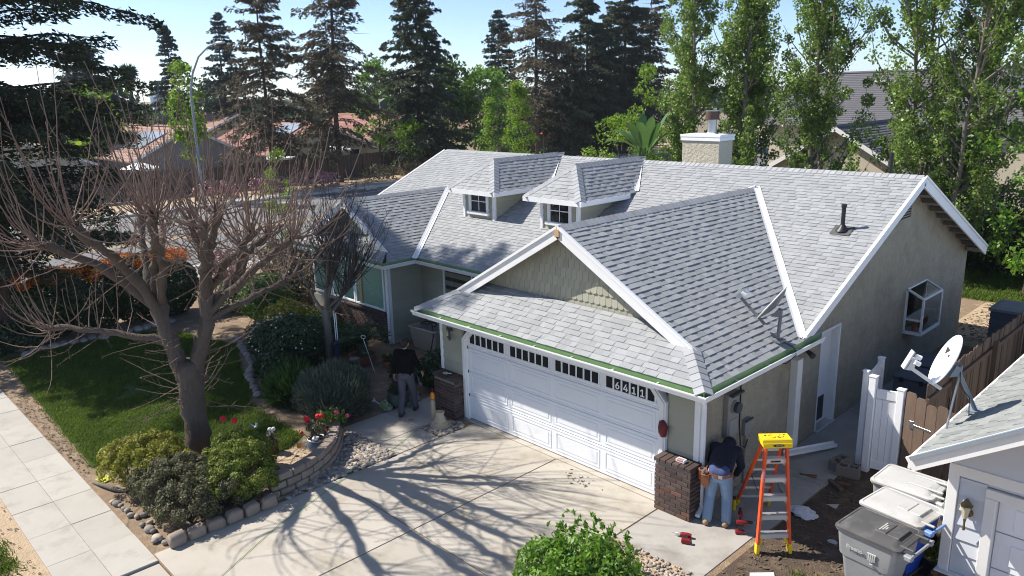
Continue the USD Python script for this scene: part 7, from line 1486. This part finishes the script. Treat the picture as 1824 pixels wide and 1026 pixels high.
def pot(lab, x, y, prof, m, plant=None, blooms=None, leaf="leaf_dark", ph=0.3, pr=0.18, rimm=None, cat="flower pot", name="flower_pot"):
    P = thing(name, lab, cat, (x, y, 0)); prof = np.array(prof); v, f = lathe(prof, 24); part(P, "pot", (v, f), m, 40); zt = prof[:, 1].max(); rt = prof[np.argmax(prof[:, 1]), 0]
    part(P, "soil", cyl((0, 0, zt - 0.06), (0, 0, zt - 0.03), max(0.03, rt - 0.02), 16), "dirt_dark")
    if rimm: part(P, "rim", tube([(rt * math.cos(t), rt * math.sin(t), zt) for t in np.linspace(0, 6.283, 25)], 0.02, 6, False), rimm, True)
    if plant:
        C, D, S = [], [], []
        for i in range(plant): a = rg.uniform(0, 6.28); q = pr * rg.random() ** 0.5; leaf_blob(C, D, S, np.array([q * math.cos(a), q * math.sin(a), zt + ph * rg.random()]), 0.05, 14, 0.055, rg)
        finish_crown(P, C, D, S, leaf, rg, 0.6, "foliage")
        sb = MB(2)
        for i in range(8): a = rg.uniform(0, 6.28); sb.add(*tube([(0, 0, zt - 0.05), (pr * 0.5 * math.cos(a), pr * 0.5 * math.sin(a), zt + ph * 0.5), (pr * math.cos(a), pr * math.sin(a), zt + ph)], 0.005, 4, False))
        part(P, "stems", sb, "twig", kind="stuff")
    for (dx, dy, dz, r, bm) in blooms or []:
        g = trimesh.creation.icosphere(2, r); v = g.vertices * (0.75 + 0.5 * meshkit.noise(g.vertices * 60))[:, None]; part(P, "bloom", (v + [dx, dy, zt + dz], np.array(g.faces)), bm)
        part(P, "flower_stalk", tube([(dx * 0.3, dy * 0.3, zt - 0.05), (dx, dy, zt + dz)], 0.004, 4), "leaf_dark")
    return P
pot("round blue striped glazed pot with red flowers on the block wall", -1.02, -3.08, [(0.0, 0), (0.10, 0), (0.17, 0.06), (0.20, 0.15), (0.185, 0.24), (0.165, 0.27), (0.15, 0.27), (0.15, 0.24)], "glaze_blue", 46, [(-0.16, -0.10, 0.40, 0.05, "red"), (-0.05, 0.10, 0.42, 0.055, "red"), (0.0, 0.14, 0.43, 0.045, "red"), (-0.20, -0.05, 0.32, 0.045, "red"), (-0.22, -0.2, 0.12, 0.035, "red")], "leaf_olive", 0.34, 0.2, "glaze_white")
pot("maroon glazed pot of white blossoms standing on bare earth", -1.62, -3.72, [(0, 0), (0.085, 0), (0.10, 0.08), (0.115, 0.20), (0.11, 0.25), (0.095, 0.25), (0.095, 0.22)], "maroon", 14, [(-0.05, 0, 0.22, 0.04, "flower_white"), (0.07, 0.02, 0.26, 0.04, "flower_white"), (0.02, -0.05, 0.15, 0.032, "flower_white"), (-0.06, 0.05, 0.13, 0.03, "flower_white")], "leaf_olive", 0.18, 0.09)
pot("terracotta pot of pink geraniums beside the blue striped pot", -1.32, -2.55, [(0, 0), (0.10, 0), (0.14, 0.2), (0.15, 0.24), (0.13, 0.24), (0.125, 0.2)], "terracotta", 60, [(0.12, 0.05, 0.34, 0.045, "hot_pink"), (0.24, 0.22, 0.25, 0.04, "hot_pink"), (0.06, -0.1, 0.24, 0.035, "hot_pink"), (-0.02, -0.18, 0.05, 0.035, "red")], "leaf_bright", 0.36, 0.26)
P = thing("red_flowers", "stalky plant with two red flower heads behind the evergreen shrub", "flowers", (-1.55, -4.55, 0)); C, D, S = [], [], []
for i in range(26): leaf_blob(C, D, S, np.array([rg.normal() * 0.12, rg.normal() * 0.12, 0.5 + 0.3 * rg.random()]), 0.05, 12, 0.05, rg)
finish_crown(P, C, D, S, "leaf_olive", rg, 0.5, "foliage")
for dx, dy in ((-0.13, -0.05), (0.12, 0.06)): g = trimesh.creation.icosphere(2, 0.055); part(P, "bloom", (g.vertices * (0.75 + 0.5 * meshkit.noise(g.vertices * 60))[:, None] + [dx, dy, 0.98], np.array(g.faces)), "red"); part(P, "stalk", tube([(dx * 0.3, dy * 0.3, 0), (dx, dy, 0.96)], 0.006, 5), "twig")
pot("wide grey green glazed pot beside the walking person", -1.72, -0.62, [(0, 0), (0.14, 0), (0.23, 0.1), (0.26, 0.24), (0.25, 0.32), (0.27, 0.35), (0.24, 0.35), (0.22, 0.3)], "glaze_green", 30, None, "leaf_dark", 0.25, 0.2)
pot("dark navy pot with trailing green leaves left of the person", -2.25, -0.15, [(0, 0), (0.15, 0), (0.19, 0.2), (0.22, 0.38), (0.20, 0.38), (0.18, 0.3)], "navy_pot", 24, None, "leaf", 0.15, 0.2)
pot("terracotta bowl under the sago palm", -4.75, 0.45, [(0, 0), (0.22, 0), (0.32, 0.12), (0.36, 0.24), (0.33, 0.24), (0.30, 0.16)], "terracotta", None)
pot("small terracotta trough with green leaves right of the sago palm", -4.0, 0.75, [(0, 0), (0.15, 0), (0.20, 0.16), (0.18, 0.16), (0.16, 0.1)], "terracotta", 20, None, "leaf", 0.15, 0.15)
P = thing("pedestal", "tan stone pedestal base without its bowl on the pebbles", "pedestal", (-0.14, -0.70, 0)); part(P, "foot", lathe([(0, 0), (0.215, 0), (0.215, 0.045), (0.195, 0.06), (0.0, 0.06)], 32), "pedestal", 40); part(P, "tier", lathe([(0, 0.06), (0.165, 0.06), (0.17, 0.10), (0.15, 0.12), (0, 0.12)], 32), "pedestal", 40); part(P, "column", lathe([(0, 0.12), (0.13, 0.12), (0.125, 0.15), (0.10, 0.20), (0.085, 0.27), (0.095, 0.31), (0.105, 0.33), (0.09, 0.335), (0.08, 0.30), (0, 0.30)], 32), "pedestal", 40)
P = thing("garden_figure", "slim pale garden figure with a yellow top against the left brick pier", "ornament", (-0.62, -0.50, 0)); part(P, "body", lathe([(0, 0), (0.06, 0), (0.07, 0.1), (0.05, 0.25), (0.055, 0.35), (0.03, 0.42), (0, 0.42)], 14), "pedestal", 40); part(P, "top", lathe([(0, 0.42), (0.045, 0.44), (0.05, 0.52), (0.02, 0.58), (0, 0.58)], 14), "orange_fruit", 40); part(P, "neck", cyl((0, 0, 0.57), (0, 0, 0.66), 0.012, 8), "tool_red")
top("orange_ball", (trimesh.creation.icosphere(3, 0.05).vertices + [-0.62, -3.66, 0.445], np.array(trimesh.creation.icosphere(3, 0.05).faces)), "orange_fruit", "small orange ball on the end of the block wall", "ball", smooth=True)
P = thing("glass_ornament", "small clear and grey ornament on the block wall beside the orange ball", "ornament", (-0.68, -3.30, 0.395)); part(P, "body", rock((0, 0, 0.05), 0.08, 5, (1, 0.7, 0.7)), "metal", smooth=True); part(P, "foot", rbox(-0.06, 0.06, -0.04, 0.04, 0.0, 0.02, 0.005), "charcoal"); part(P, "jewel", rock((0.05, 0.03, 0.09), 0.03, 8), "white_metal", smooth=True)
P = thing("fabric_flower", "red and white pinwheel flower stuck at the block wall's edge", "ornament", (-0.40, -3.02, 0.395))
for i in range(6): a = i * 1.047; part(P, "petal", hull([(0, 0, 0.08), (0.07 * math.cos(a), 0.07 * math.sin(a), 0.10), (0.06 * math.cos(a + 0.6), 0.06 * math.sin(a + 0.6), 0.07), (0.03 * math.cos(a), 0.03 * math.sin(a), 0.065)]), "tool_red" if i % 2 else "white_plastic")
part(P, "stick", cyl((0, 0, 0), (0, 0, 0.08), 0.005, 6), "twig")
P = thing("pinwheel", "small blue and white bird pinwheel in the lawn behind the maroon pot", "ornament", (-2.25, -3.75, 0)); part(P, "stick", cyl((0, 0, 0), (0, 0.02, 0.34), 0.006, 6), "twig"); part(P, "wing", hull([(0, 0, 0.34), (-0.10, -0.06, 0.42), (-0.05, 0.02, 0.36), (-0.05, -0.03, 0.345)]), "blue_pale"); part(P, "wing", hull([(0, 0, 0.34), (-0.03, 0.08, 0.40), (-0.02, 0.03, 0.44), (0.02, 0.02, 0.35)]), "flower_white"); part(P, "bird_body", rock((0, 0.01, 0.35), 0.035, 3), "white_plastic", smooth=True)
P = thing("watering_can", "turquoise watering can tipped over among the rocks by the walk", "watering can", (-1.72, -0.98, 0), 200); part(P, "tank", tube([(-0.10, 0, 0.09), (0.10, 0, 0.10)], [0.085, 0.075], 14), "glaze_green" if False else "gutter_green", 40); part(P, "spout", tube([(0.08, 0, 0.10), (0.2, 0.03, 0.16), (0.26, 0.04, 0.2)], [0.025, 0.016, 0.02], 8), "white_plastic", 40); part(P, "rose", cyl((0.26, 0.04, 0.2), (0.28, 0.045, 0.215), 0.045, 12), "white_plastic", 40); part(P, "handle", tube([(-0.08, 0, 0.17), (0.0, 0, 0.24), (0.08, 0, 0.17)], 0.01, 6), "white_plastic", True)
P = thing("tree_stump", "short pale cut log set upright beside the small bare tree", "log", (-4.3, -0.1, 0)); part(P, "log", tube([(0, 0, 0), (0, 0, 0.36)], [0.15, 0.14], 14), "bark_pale", 40); part(P, "cut_face", cyl((0, 0, 0.361), (0, 0, 0.366), 0.125, 14), "block")
P = thing("log_edging", "low row of upright log pieces beside the cut log", "edging")
for i in range(5): part(P, "log", tube([(-4.05 + i * 0.15, -0.15 - i * 0.03, 0), (-4.05 + i * 0.15, -0.15 - i * 0.03, 0.2 + 0.04 * (i % 2))], 0.07, 10), "bark_pale", 40)
P = thing("bird_feeder", "navy blue hanging feeder on a white hook beside the small bare tree trunk", "bird feeder", (-4.75, -0.30, 0)); part(P, "feeder_body", tube([(0, 0, 0.42), (0, 0, 0.72)], [0.10, 0.09], 14), "navy_pot", 40); part(P, "feeder_roof", tube([(0, 0, 0.721), (0, 0, 0.80)], [0.11, 0.02], 14), "navy_pot", 40); part(P, "hanger", cyl((0, 0, 0.8), (0, 0, 1.55), 0.012, 6), "white_metal"); part(P, "hanger", cyl((0.05, 0.02, 0.8), (0.05, 0.02, 1.5), 0.012, 6), "white_metal"); part(P, "feeder_stake", cyl((0, 0, 0), (0, 0, 0.42), 0.012, 6), "metal_dark")
P = thing("garden_stake", "thin cane with a ring top leaning before the sago palm", "stake", (-3.95, 0.25, 0)); part(P, "cane", cyl((0, 0, 0), (-0.22, -0.12, 0.85), 0.008, 6), "white_old"); part(P, "ring", tube([(-0.22 + 0.05 * math.cos(t), -0.12 + 0.03 * math.cos(t), 0.90 + 0.05 * math.sin(t)) for t in np.linspace(0, 6.283, 13)], 0.008, 5), "white_old", True)
# storage tote with hose in the entry
P = thing("storage_tote", "big beige plastic tote with a coiled black hose in the shaded entry", "tote", (-4.35, 2.42, 0), 4)
pl = [(0.46, 0.30, 0.0), (0.52, 0.36, 0.62)]; wl, wd = 0.40, 0.24
outer = [[sx * (0.44 + 0.09 * t), sy * (0.27 + 0.07 * t), 0.62 * t] for t in (0, 1) for sx, sy in ((-1, -1), (1, -1), (1, 1), (-1, 1))]
inner = [[sx * (0.42 + 0.09 * t), sy * (0.25 + 0.07 * t), 0.04 + 0.58 * t] for t in (0, 1) for sx, sy in ((-1, -1), (1, -1), (1, 1), (-1, 1))]
v = np.array(outer + inner); f = [[i, (i + 1) % 4, 4 + (i + 1) % 4, 4 + i] for i in range(4)] + [[8 + i, 12 + i, 12 + (i + 1) % 4, 8 + (i + 1) % 4] for i in range(4)] + [[4 + i, 4 + (i + 1) % 4, 12 + (i + 1) % 4, 12 + i] for i in range(4)] + [[8, 9, 10, 11], [3, 2, 1, 0]]
part(P, "tub", (v, np.array(f)), "wall_tan"); part(P, "rim", tube([(-0.54, -0.35, 0.61), (0.54, -0.35, 0.61), (0.54, 0.35, 0.61), (-0.54, 0.35, 0.61), (-0.54, -0.35, 0.61)], 0.025, 6), "wall_tan"); part(P, "hand_hole", rbox(0.515, 0.532, -0.10, 0.10, 0.50, 0.54, 0.006), "dark"); part(P, "contents", rbox(-0.46, 0.46, -0.28, 0.28, 0.30, 0.50, 0.03), "wall_grey")
HS = thing("hose", "black hose coiled over the beige tote and trailing to the ground", "hose"); h_ = [(-4.5 + 0.22 * math.cos(t), 2.45 + 0.2 * math.sin(t), 0.60 + 0.02 * t) for t in np.linspace(0, 9.4, 30)] + [(-4.15, 2.3, 0.72), (-3.8, 2.05, 0.55), (-3.55, 1.75, 0.25), (-3.3, 1.6, 0.03)]; part(HS, "hose_line", tube(h_, 0.018, 8), "black", True); part(HS, "wand", cyl((-3.3, 1.6, 0.03), (-3.05, 1.1, 0.30), 0.012, 6), "alu")
P = thing("plush_bird", "pale blue ornament with a red crest beside the person's shoulder", "ornament", (-2.35, 0.55, 0)); part(P, "body", lathe([(0, 0), (0.10, 0.02), (0.14, 0.25), (0.12, 0.5), (0.07, 0.6), (0, 0.62)], 14), "glaze_white", 40); part(P, "crest", rock((0, 0, 0.67), 0.06, 4), "tool_red", smooth=True); part(P, "stand", cyl((0, 0, -0.01), (0, 0, 0.02), 0.12, 14), "stone")
flat("yellow_note", "yellow printed sheet on the dirt beside the golden shrub", "paper", [(-3.05, -6.35), (-2.78, -6.30), (-2.74, -6.50), (-3.0, -6.56)], 0.006, "plant_sign", 0.004)
top("bare_root", tube([(-2.9, -6.62, 0.0), (-2.6, -6.55, 0.05), (-2.3, -6.45, 0.05), (-2.1, -6.3, 0.0)], [0.02, 0.04, 0.045, 0.03], 8), "bark_pale", "pale surface root at the sidewalk edge beside the golden shrub", "root", smooth=True)
top("green_string", tube([(1.7, -6.4, 0.012), (0.9, -4.9, 0.012), (0.35, -3.3, 0.012), (0.0, -2.0, 0.012), (-0.4, -1.0, 0.012)], 0.005, 4), "string_green", "thin green string running across the driveway to the front walk", "string", smooth=True)
flat("pink_wrapper", "small pink and white wrapper on the front walk near the person's foot", "wrapper", [(-0.93, -0.92), (-0.83, -0.86), (-0.80, -0.94), (-0.88, -1.0)], 0.004, "pink", 0.008)

# ------------------------------------------------------------------ people
def body_mesh(bones, edge=0.02, it=8, flat_=None):
    """bones: ((p, r), (q, r)): hulls of spheres, joined into one smooth skin"""
    ms = []
    for (p, r), (q, s) in bones:
        a = mf.Manifold.sphere(r, 18).translate(list(map(float, p))); b = mf.Manifold.sphere(s, 18).translate(list(map(float, q))); ms.append(mf.Manifold.batch_hull([a, b]))
    m = mf.Manifold.batch_boolean(ms, mf.OpType.Add).refine_to_length(edge).to_mesh(); t = trimesh.Trimesh(m.vert_properties[:, :3], m.tri_verts, process=True)
    trimesh.smoothing.filter_taubin(t, 0.5, 0.53, it); return np.array(t.vertices), np.array(t.faces)
def chain(*pr): return [((pr[i]), (pr[i + 1])) for i in range(len(pr) - 1)]
def hand(wrist, d, palm_n, L=0.18, curl=0.5, thumb_side=1):
    """palm and five separate bent fingers; d: direction of the forearm, palm_n: out of the palm"""
    w = np.array(wrist, float); d = np.array(d, float); d /= np.linalg.norm(d); n = np.array(palm_n, float); n -= d * (n @ d); n /= np.linalg.norm(n); s = np.cross(d, n) * thumb_side
    B = []
    pl = L * 0.5
    for k in (-1, -0.33, 0.33, 1): B.append(((w + s * k * 0.012, 0.018), (w + d * pl + s * k * 0.030, 0.0135)))
    for k, fl in ((-1, 0.75), (-0.33, 0.93), (0.33, 1.0), (1, 0.9)):
        p = w + d * pl + s * k * 0.030; a = curl * 0.5; seg = L * 0.5 * fl / 3
        for j in range(3):
            dd = d * math.cos(a) + n * math.sin(a) + s * k * 0.05; q = p + dd * seg * 1.1; B.append(((p, 0.0095 - 0.0008 * j), (q, 0.0088 - 0.0008 * j))); p = q; a += curl * 0.6
    p = w + d * 0.02 + s * 0.022; t1 = p + (d * 0.6 + s * 0.75 + n * 0.25) * 0.042; t2 = t1 + (d * 0.9 + s * 0.25 + n * 0.35) * 0.034; B += [((p, 0.014), (t1, 0.011)), ((t1, 0.011), (t2, 0.009))]
    return B
def head(c, fwd, up, r=0.098):
    c, f, u = np.array(c, float), np.array(fwd, float), np.array(up, float); f = f / np.linalg.norm(f); u = u - f * (u @ f); u /= np.linalg.norm(u); s = np.cross(f, u)
    B = [((c + u * 0.025 - f * 0.012, 0.092), (c + u * 0.03 + f * 0.015, 0.086)), ((c - u * 0.02 + f * 0.02, 0.075), (c - u * 0.085 + f * 0.045, 0.042)), ((c + f * 0.088 - u * 0.0, 0.012), (c + f * 0.110 - u * 0.03, 0.014)), ((c + f * 0.085 - u * 0.062 - s * 0.015, 0.010), (c + f * 0.085 - u * 0.062 + s * 0.015, 0.010))]
    for k in (-1, 1): B.append(((c + s * k * 0.088 + u * 0.01, 0.017), (c + s * k * 0.090 - u * 0.03, 0.012)))
    return B, (c, f, u, s)
def eyes(P, fr):
    c, f, u, s = fr
    for k in (-1, 1): g = trimesh.creation.icosphere(2, 0.0125); part(P, "eye", (g.vertices + c + f * 0.085 + s * k * 0.033 + u * 0.012, np.array(g.faces)), "flower_white", True)

# the person walking away up the front walk
A = lambda *p: np.array(p, float)
PW = thing("person", "person in black long sleeved top and grey jeans walking away past the pots", "person", (-1.18, -0.78, 0), 0)
fw = A(-0.55, 0.83, 0); sd = A(0.83, 0.55, 0); UP = A(0, 0, 1.0)
X = lambda f, s, z: fw * f + sd * s + UP * z
hipL, hipR = X(0.0, -0.085, 0.90), X(0.0, 0.085, 0.90); kneeR, ankR = X(0.10, 0.09, 0.48), X(-0.02, 0.10, 0.09); kneeL, ankL = X(-0.02, -0.085, 0.49), X(-0.14, -0.09, 0.09)
kneeR, ankR = X(0.20, 0.085, 0.50), X(0.26, 0.09, 0.10)
shL, shR = X(0.03, -0.17, 1.40), X(0.03, 0.17, 1.40); elL, elR = X(-0.03, -0.25, 1.12), X(0.10, 0.26, 1.13); wrL, wrR = X(0.05, -0.27, 0.88), X(0.22, 0.30, 0.92)
hd, frame = head(X(0.08, 0, 1.60), fw * 1.0 - UP * 0.25 + sd * 0.25, UP)
bones = hd + chain((X(0.03, 0, 1.38), 0.058), (X(0.06, 0, 1.53), 0.052)) + chain((shL, 0.05), (elL, 0.042), (wrL, 0.03)) + chain((shR, 0.05), (elR, 0.042), (wrR, 0.03)) + chain((shL, 0.06), (shR, 0.06)) + chain((X(0.03, -0.07, 1.33), 0.10), (X(0, -0.05, 0.98), 0.10)) + chain((X(0.03, 0.07, 1.33), 0.10), (X(0, 0.05, 0.98), 0.10)) + chain((hipL, 0.085), (kneeL, 0.055), (ankL, 0.04)) + chain((hipR, 0.085), (kneeR, 0.055), (ankR, 0.04)) + hand(wrL, wrL - elL, sd, curl=0.5, thumb_side=-1) + hand(wrR, wrR - elR, -sd, curl=0.5)
part(PW, "body", body_mesh(bones, 0.012, 5), "skin", True); eyes(PW, frame)
top_b = chain((shL, 0.068), (elL, 0.056), (elL + (wrL - elL) * 0.70, 0.047)) + chain((shR, 0.068), (elR, 0.056), (elR + (wrR - elR) * 0.70, 0.047)) + chain((shL, 0.078), (shR, 0.078)) + chain((X(0.03, -0.09, 1.33), 0.115), (X(0.0, -0.075, 1.10), 0.112), (X(0, -0.07, 0.93), 0.118)) + chain((X(0.03, 0.09, 1.33), 0.115), (X(0.0, 0.075, 1.10), 0.112), (X(0, 0.07, 0.93), 0.118)) + chain((X(0.03, 0, 1.33), 0.125), (X(0, 0, 0.95), 0.125)) + chain((X(0.04, 0, 1.42), 0.066), (X(0.05, 0, 1.46), 0.062))
part(PW, "shirt", body_mesh(top_b, 0.03, 6), "shirt_black", True)
part(PW, "trousers", body_mesh(chain((hipL + UP * 0.04, 0.108), (hipR + UP * 0.04, 0.108)) + chain((hipL, 0.108), (kneeL, 0.078), (ankL - UP * 0.0, 0.066)) + chain((hipR, 0.108), (kneeR, 0.078), (ankR, 0.066)) + chain((X(-0.04, -0.06, 0.92), 0.10), (X(-0.04, 0.06, 0.92), 0.10)), 0.03, 6), "jeans_grey", True)
for a in (ankL, ankR): part(PW, "shoe", body_mesh(chain((a * [1, 1, 0] + UP * 0.045 - fw * 0.05, 0.046), (a * [1, 1, 0] + UP * 0.04 + fw * 0.12, 0.042)) + chain((a - UP * 0.0, 0.045), (a * [1, 1, 0] + UP * 0.05, 0.048)), 0.02, 4), "shoe", True)
c, f, u, s = frame
part(PW, "hair", body_mesh(chain((c + u * 0.03 - f * 0.025, 0.098), (c + u * 0.045 + f * 0.012, 0.092)) + chain((c - f * 0.04 - u * 0.02, 0.080), (c - f * 0.035 - u * 0.05, 0.060)), 0.025, 4), "hair", True)
part(PW, "cap_brim", hull([c + u * 0.07 + f * (0.06 + 0.10 * math.cos(t)) + s * 0.075 * math.sin(t) + u * d for t in np.linspace(-1.57, 1.57, 9) for d in (0, 0.008)]), "hair")

# the roofer bending at the garage corner
PR = thing("person", "person in navy hoodie, blue jeans and leather tool belt bending down by the wall", "person", (6.02, -0.02, 0), 0)
fw = A(-0.30, 0.95, 0); fw /= np.linalg.norm(fw); sd = A(fw[1], -fw[0], 0)
hipL, hipR = X(-0.02, -0.09, 0.86), X(-0.02, 0.09, 0.86); kneeL, ankL = X(0.08, -0.15, 0.46), X(-0.04, -0.16, 0.09); kneeR, ankR = X(0.10, 0.11, 0.46), X(0.02, 0.13, 0.09)
ch = X(0.36, 0.0, 1.12); shL, shR = X(0.38, -0.18, 1.13), X(0.38, 0.18, 1.13); elL, elR = X(0.44, -0.24, 0.86), X(0.44, 0.24, 0.86); wrL, wrR = X(0.50, -0.13, 0.66), X(0.52, 0.14, 0.64)
hd, frame = head(X(0.60, 0.0, 1.10), fw * 0.6 - UP * 0.8, UP * 0.6 + fw * 0.8)
neck = chain((X(0.42, 0, 1.12), 0.06), (X(0.55, 0, 1.11), 0.055))
bones = hd + neck + chain((shL, 0.05), (elL, 0.042), (wrL, 0.03)) + chain((shR, 0.05), (elR, 0.042), (wrR, 0.03)) + chain((shL, 0.07), (shR, 0.07)) + chain((X(0.0, -0.06, 0.93), 0.10), (X(0.33, -0.07, 1.10), 0.10)) + chain((X(0.0, 0.06, 0.93), 0.10), (X(0.33, 0.07, 1.10), 0.10)) + chain((hipL, 0.09), (kneeL, 0.058), (ankL, 0.042)) + chain((hipR, 0.09), (kneeR, 0.058), (ankR, 0.042)) + hand(wrL, wrL - elL, sd, curl=0.8, thumb_side=-1) + hand(wrR, wrR - elR, -sd, curl=0.8)
part(PR, "body", body_mesh(bones, 0.012, 5), "skin", True); eyes(PR, frame)
part(PR, "hoodie", body_mesh(chain((shL, 0.075), (elL, 0.062), (elL + (wrL - elL) * 0.85, 0.048)) + chain((shR, 0.075), (elR, 0.062), (elR + (wrR - elR) * 0.85, 0.048)) + chain((shL, 0.088), (shR, 0.088)) + chain((X(0.06, -0.08, 0.98), 0.115), (X(0.33, -0.08, 1.11), 0.12)) + chain((X(0.06, 0.08, 0.98), 0.115), (X(0.33, 0.08, 1.11), 0.12)) + chain((X(0.03, 0, 0.985), 0.128), (X(0.35, 0, 1.12), 0.125)) + chain((X(0.42, 0, 1.16), 0.09), (X(0.46, 0, 1.19), 0.085)), 0.03, 6), "navy", True)
c, f, u, s = frame
part(PR, "hood", body_mesh(chain((c + u * 0.03 - f * 0.02, 0.112), (c + u * 0.04 + f * 0.0, 0.105)) + chain((c - f * 0.04 - u * 0.05, 0.095), (c - u * 0.10 - f * 0.03, 0.085)), 0.025, 4), "navy", True)
part(PR, "undershirt", body_mesh(chain((X(-0.045, -0.06, 0.925), 0.103), (X(-0.045, 0.06, 0.925), 0.103)) + chain((X(0.0, -0.06, 0.955), 0.108), (X(0.0, 0.06, 0.955), 0.108)), 0.03, 5), "shirt_blue", True)
part(PR, "jeans", body_mesh(chain((hipL + UP * 0.0, 0.112), (hipR + UP * 0.0, 0.112)) + chain((hipL, 0.118), (kneeL, 0.085), (ankL - UP * 0.01, 0.076)) + chain((hipR, 0.118), (kneeR, 0.085), (ankR - UP * 0.01, 0.076)) + chain((X(-0.05, -0.06, 0.86), 0.105), (X(-0.05, 0.06, 0.86), 0.105)), 0.03, 6), "jeans", True)
for a in (ankL, ankR): part(PR, "boot", body_mesh(chain((a * [1, 1, 0] + UP * 0.05 - fw * 0.07, 0.05), (a * [1, 1, 0] + UP * 0.045 + fw * 0.14, 0.046)) + chain((a + UP * 0.03, 0.06), (a * [1, 1, 0] + UP * 0.06, 0.055)), 0.02, 4), "boot", True)
BT = thing("tool_belt", "brown leather tool belt with two pouches on the bending roofer's hip", "tool belt", (6.02, -0.02, 0), 0)
ring_ = [X(-0.02 + 0.135 * math.cos(t), 0.20 * math.sin(t), 0.935 + 0.045 * math.cos(t)) for t in np.linspace(0, 6.283, 29)]
bv = MB()
for i in range(28): bv.add(beam(ring_[i], ring_[i + 1], 0.010, 0.055))
part(BT, "belt", bv, "leather")
for s0, s1, f0, h in ((-0.24, -0.12, -0.13, 0.24), (-0.31, -0.21, 0.0, 0.22)):
    part(BT, "pouch", hull([X(f0 - 0.02 + df, s, z) for df in (-0.05, 0.06) for s in (s0, s1) for z in (0.90, 0.90 - h * 0.6)] + [X(f0 + df, (s0 + s1) / 2, 0.90 - h) for df in (-0.03, 0.05)]), "leather"); part(BT, "pouch_mouth", tube([X(f0 - 0.01 + 0.06 * math.cos(t), (s0 + s1) / 2 + 0.06 * math.sin(t), 0.905) for t in np.linspace(0, 6.283, 15)], 0.012, 5), "leather")
    part(BT, "pouch_inside", cyl(X(f0 - 0.01, (s0 + s1) / 2, 0.895), X(f0 - 0.01, (s0 + s1) / 2, 0.903), 0.055, 12), "dark")
part(BT, "buckle", beam(X(-0.165, 0.02, 0.90), X(-0.165, 0.08, 0.90), 0.012, 0.05), "alu"); part(BT, "hammer_head", beam(X(-0.20, -0.22, 0.96), X(-0.12, -0.20, 0.97), 0.03, 0.03), "metal")
# ------------------------------------------------------------------ the air
usdkit.material(stage, W + "/Looks/air", {"v": ("principled_volume", {"color": (0.85, 0.90, 0.96), "density": 0.0002, "anisotropy": 0.25})}, [], volume="v.volume")
hz = usdkit.mesh(stage, W + "/haze", box(-620, 260, -260, 460, -1.2, 23.5), W + "/Looks/air"); meta(hz.GetPrim(), kind="stuff")

# repeats that no builder grouped
_GROUPS = {"wheeled_bin": "wheeled bins in a row beside the neighbour house", "cordless_drill": "cordless tools around the roofer", "concrete_block": "grey concrete blocks by the gate", "flower_pot": "pots of the front garden",
           "parasol": "parasols in the far back yards", "satellite_dish": "satellite dishes on the roofs", "golden_shrub": "evergreen shrubs at the sidewalk corner", "border_rocks": "rock edgings of the front garden", "storage_box": "grey storage boxes behind the gate",
           "board_fence": "board fences", "lime_tree": "lime green trees behind the banana plant", "leafy_tree": "leafy trees behind the house", "hedge": "hedges along the back fence", "street_tree": "lime green street trees", "leafy_shrub": "leafy shrubs beyond the lawn",
           "bed_plants": "low plants filling the front beds", "leafless_tree": "leafless trees in the background", "person": "two people at work"}
for _p in stage.GetPrimAtPath(W).GetChildren():
    _n = _p.GetName(); _n = _n[:-4] if _n[-4:-3] == "_" and _n[-3:].isdigit() else _n
    if _n in _GROUPS and not _p.GetCustomDataByKey("group"): _p.SetCustomDataByKey("group", _GROUPS[_n])
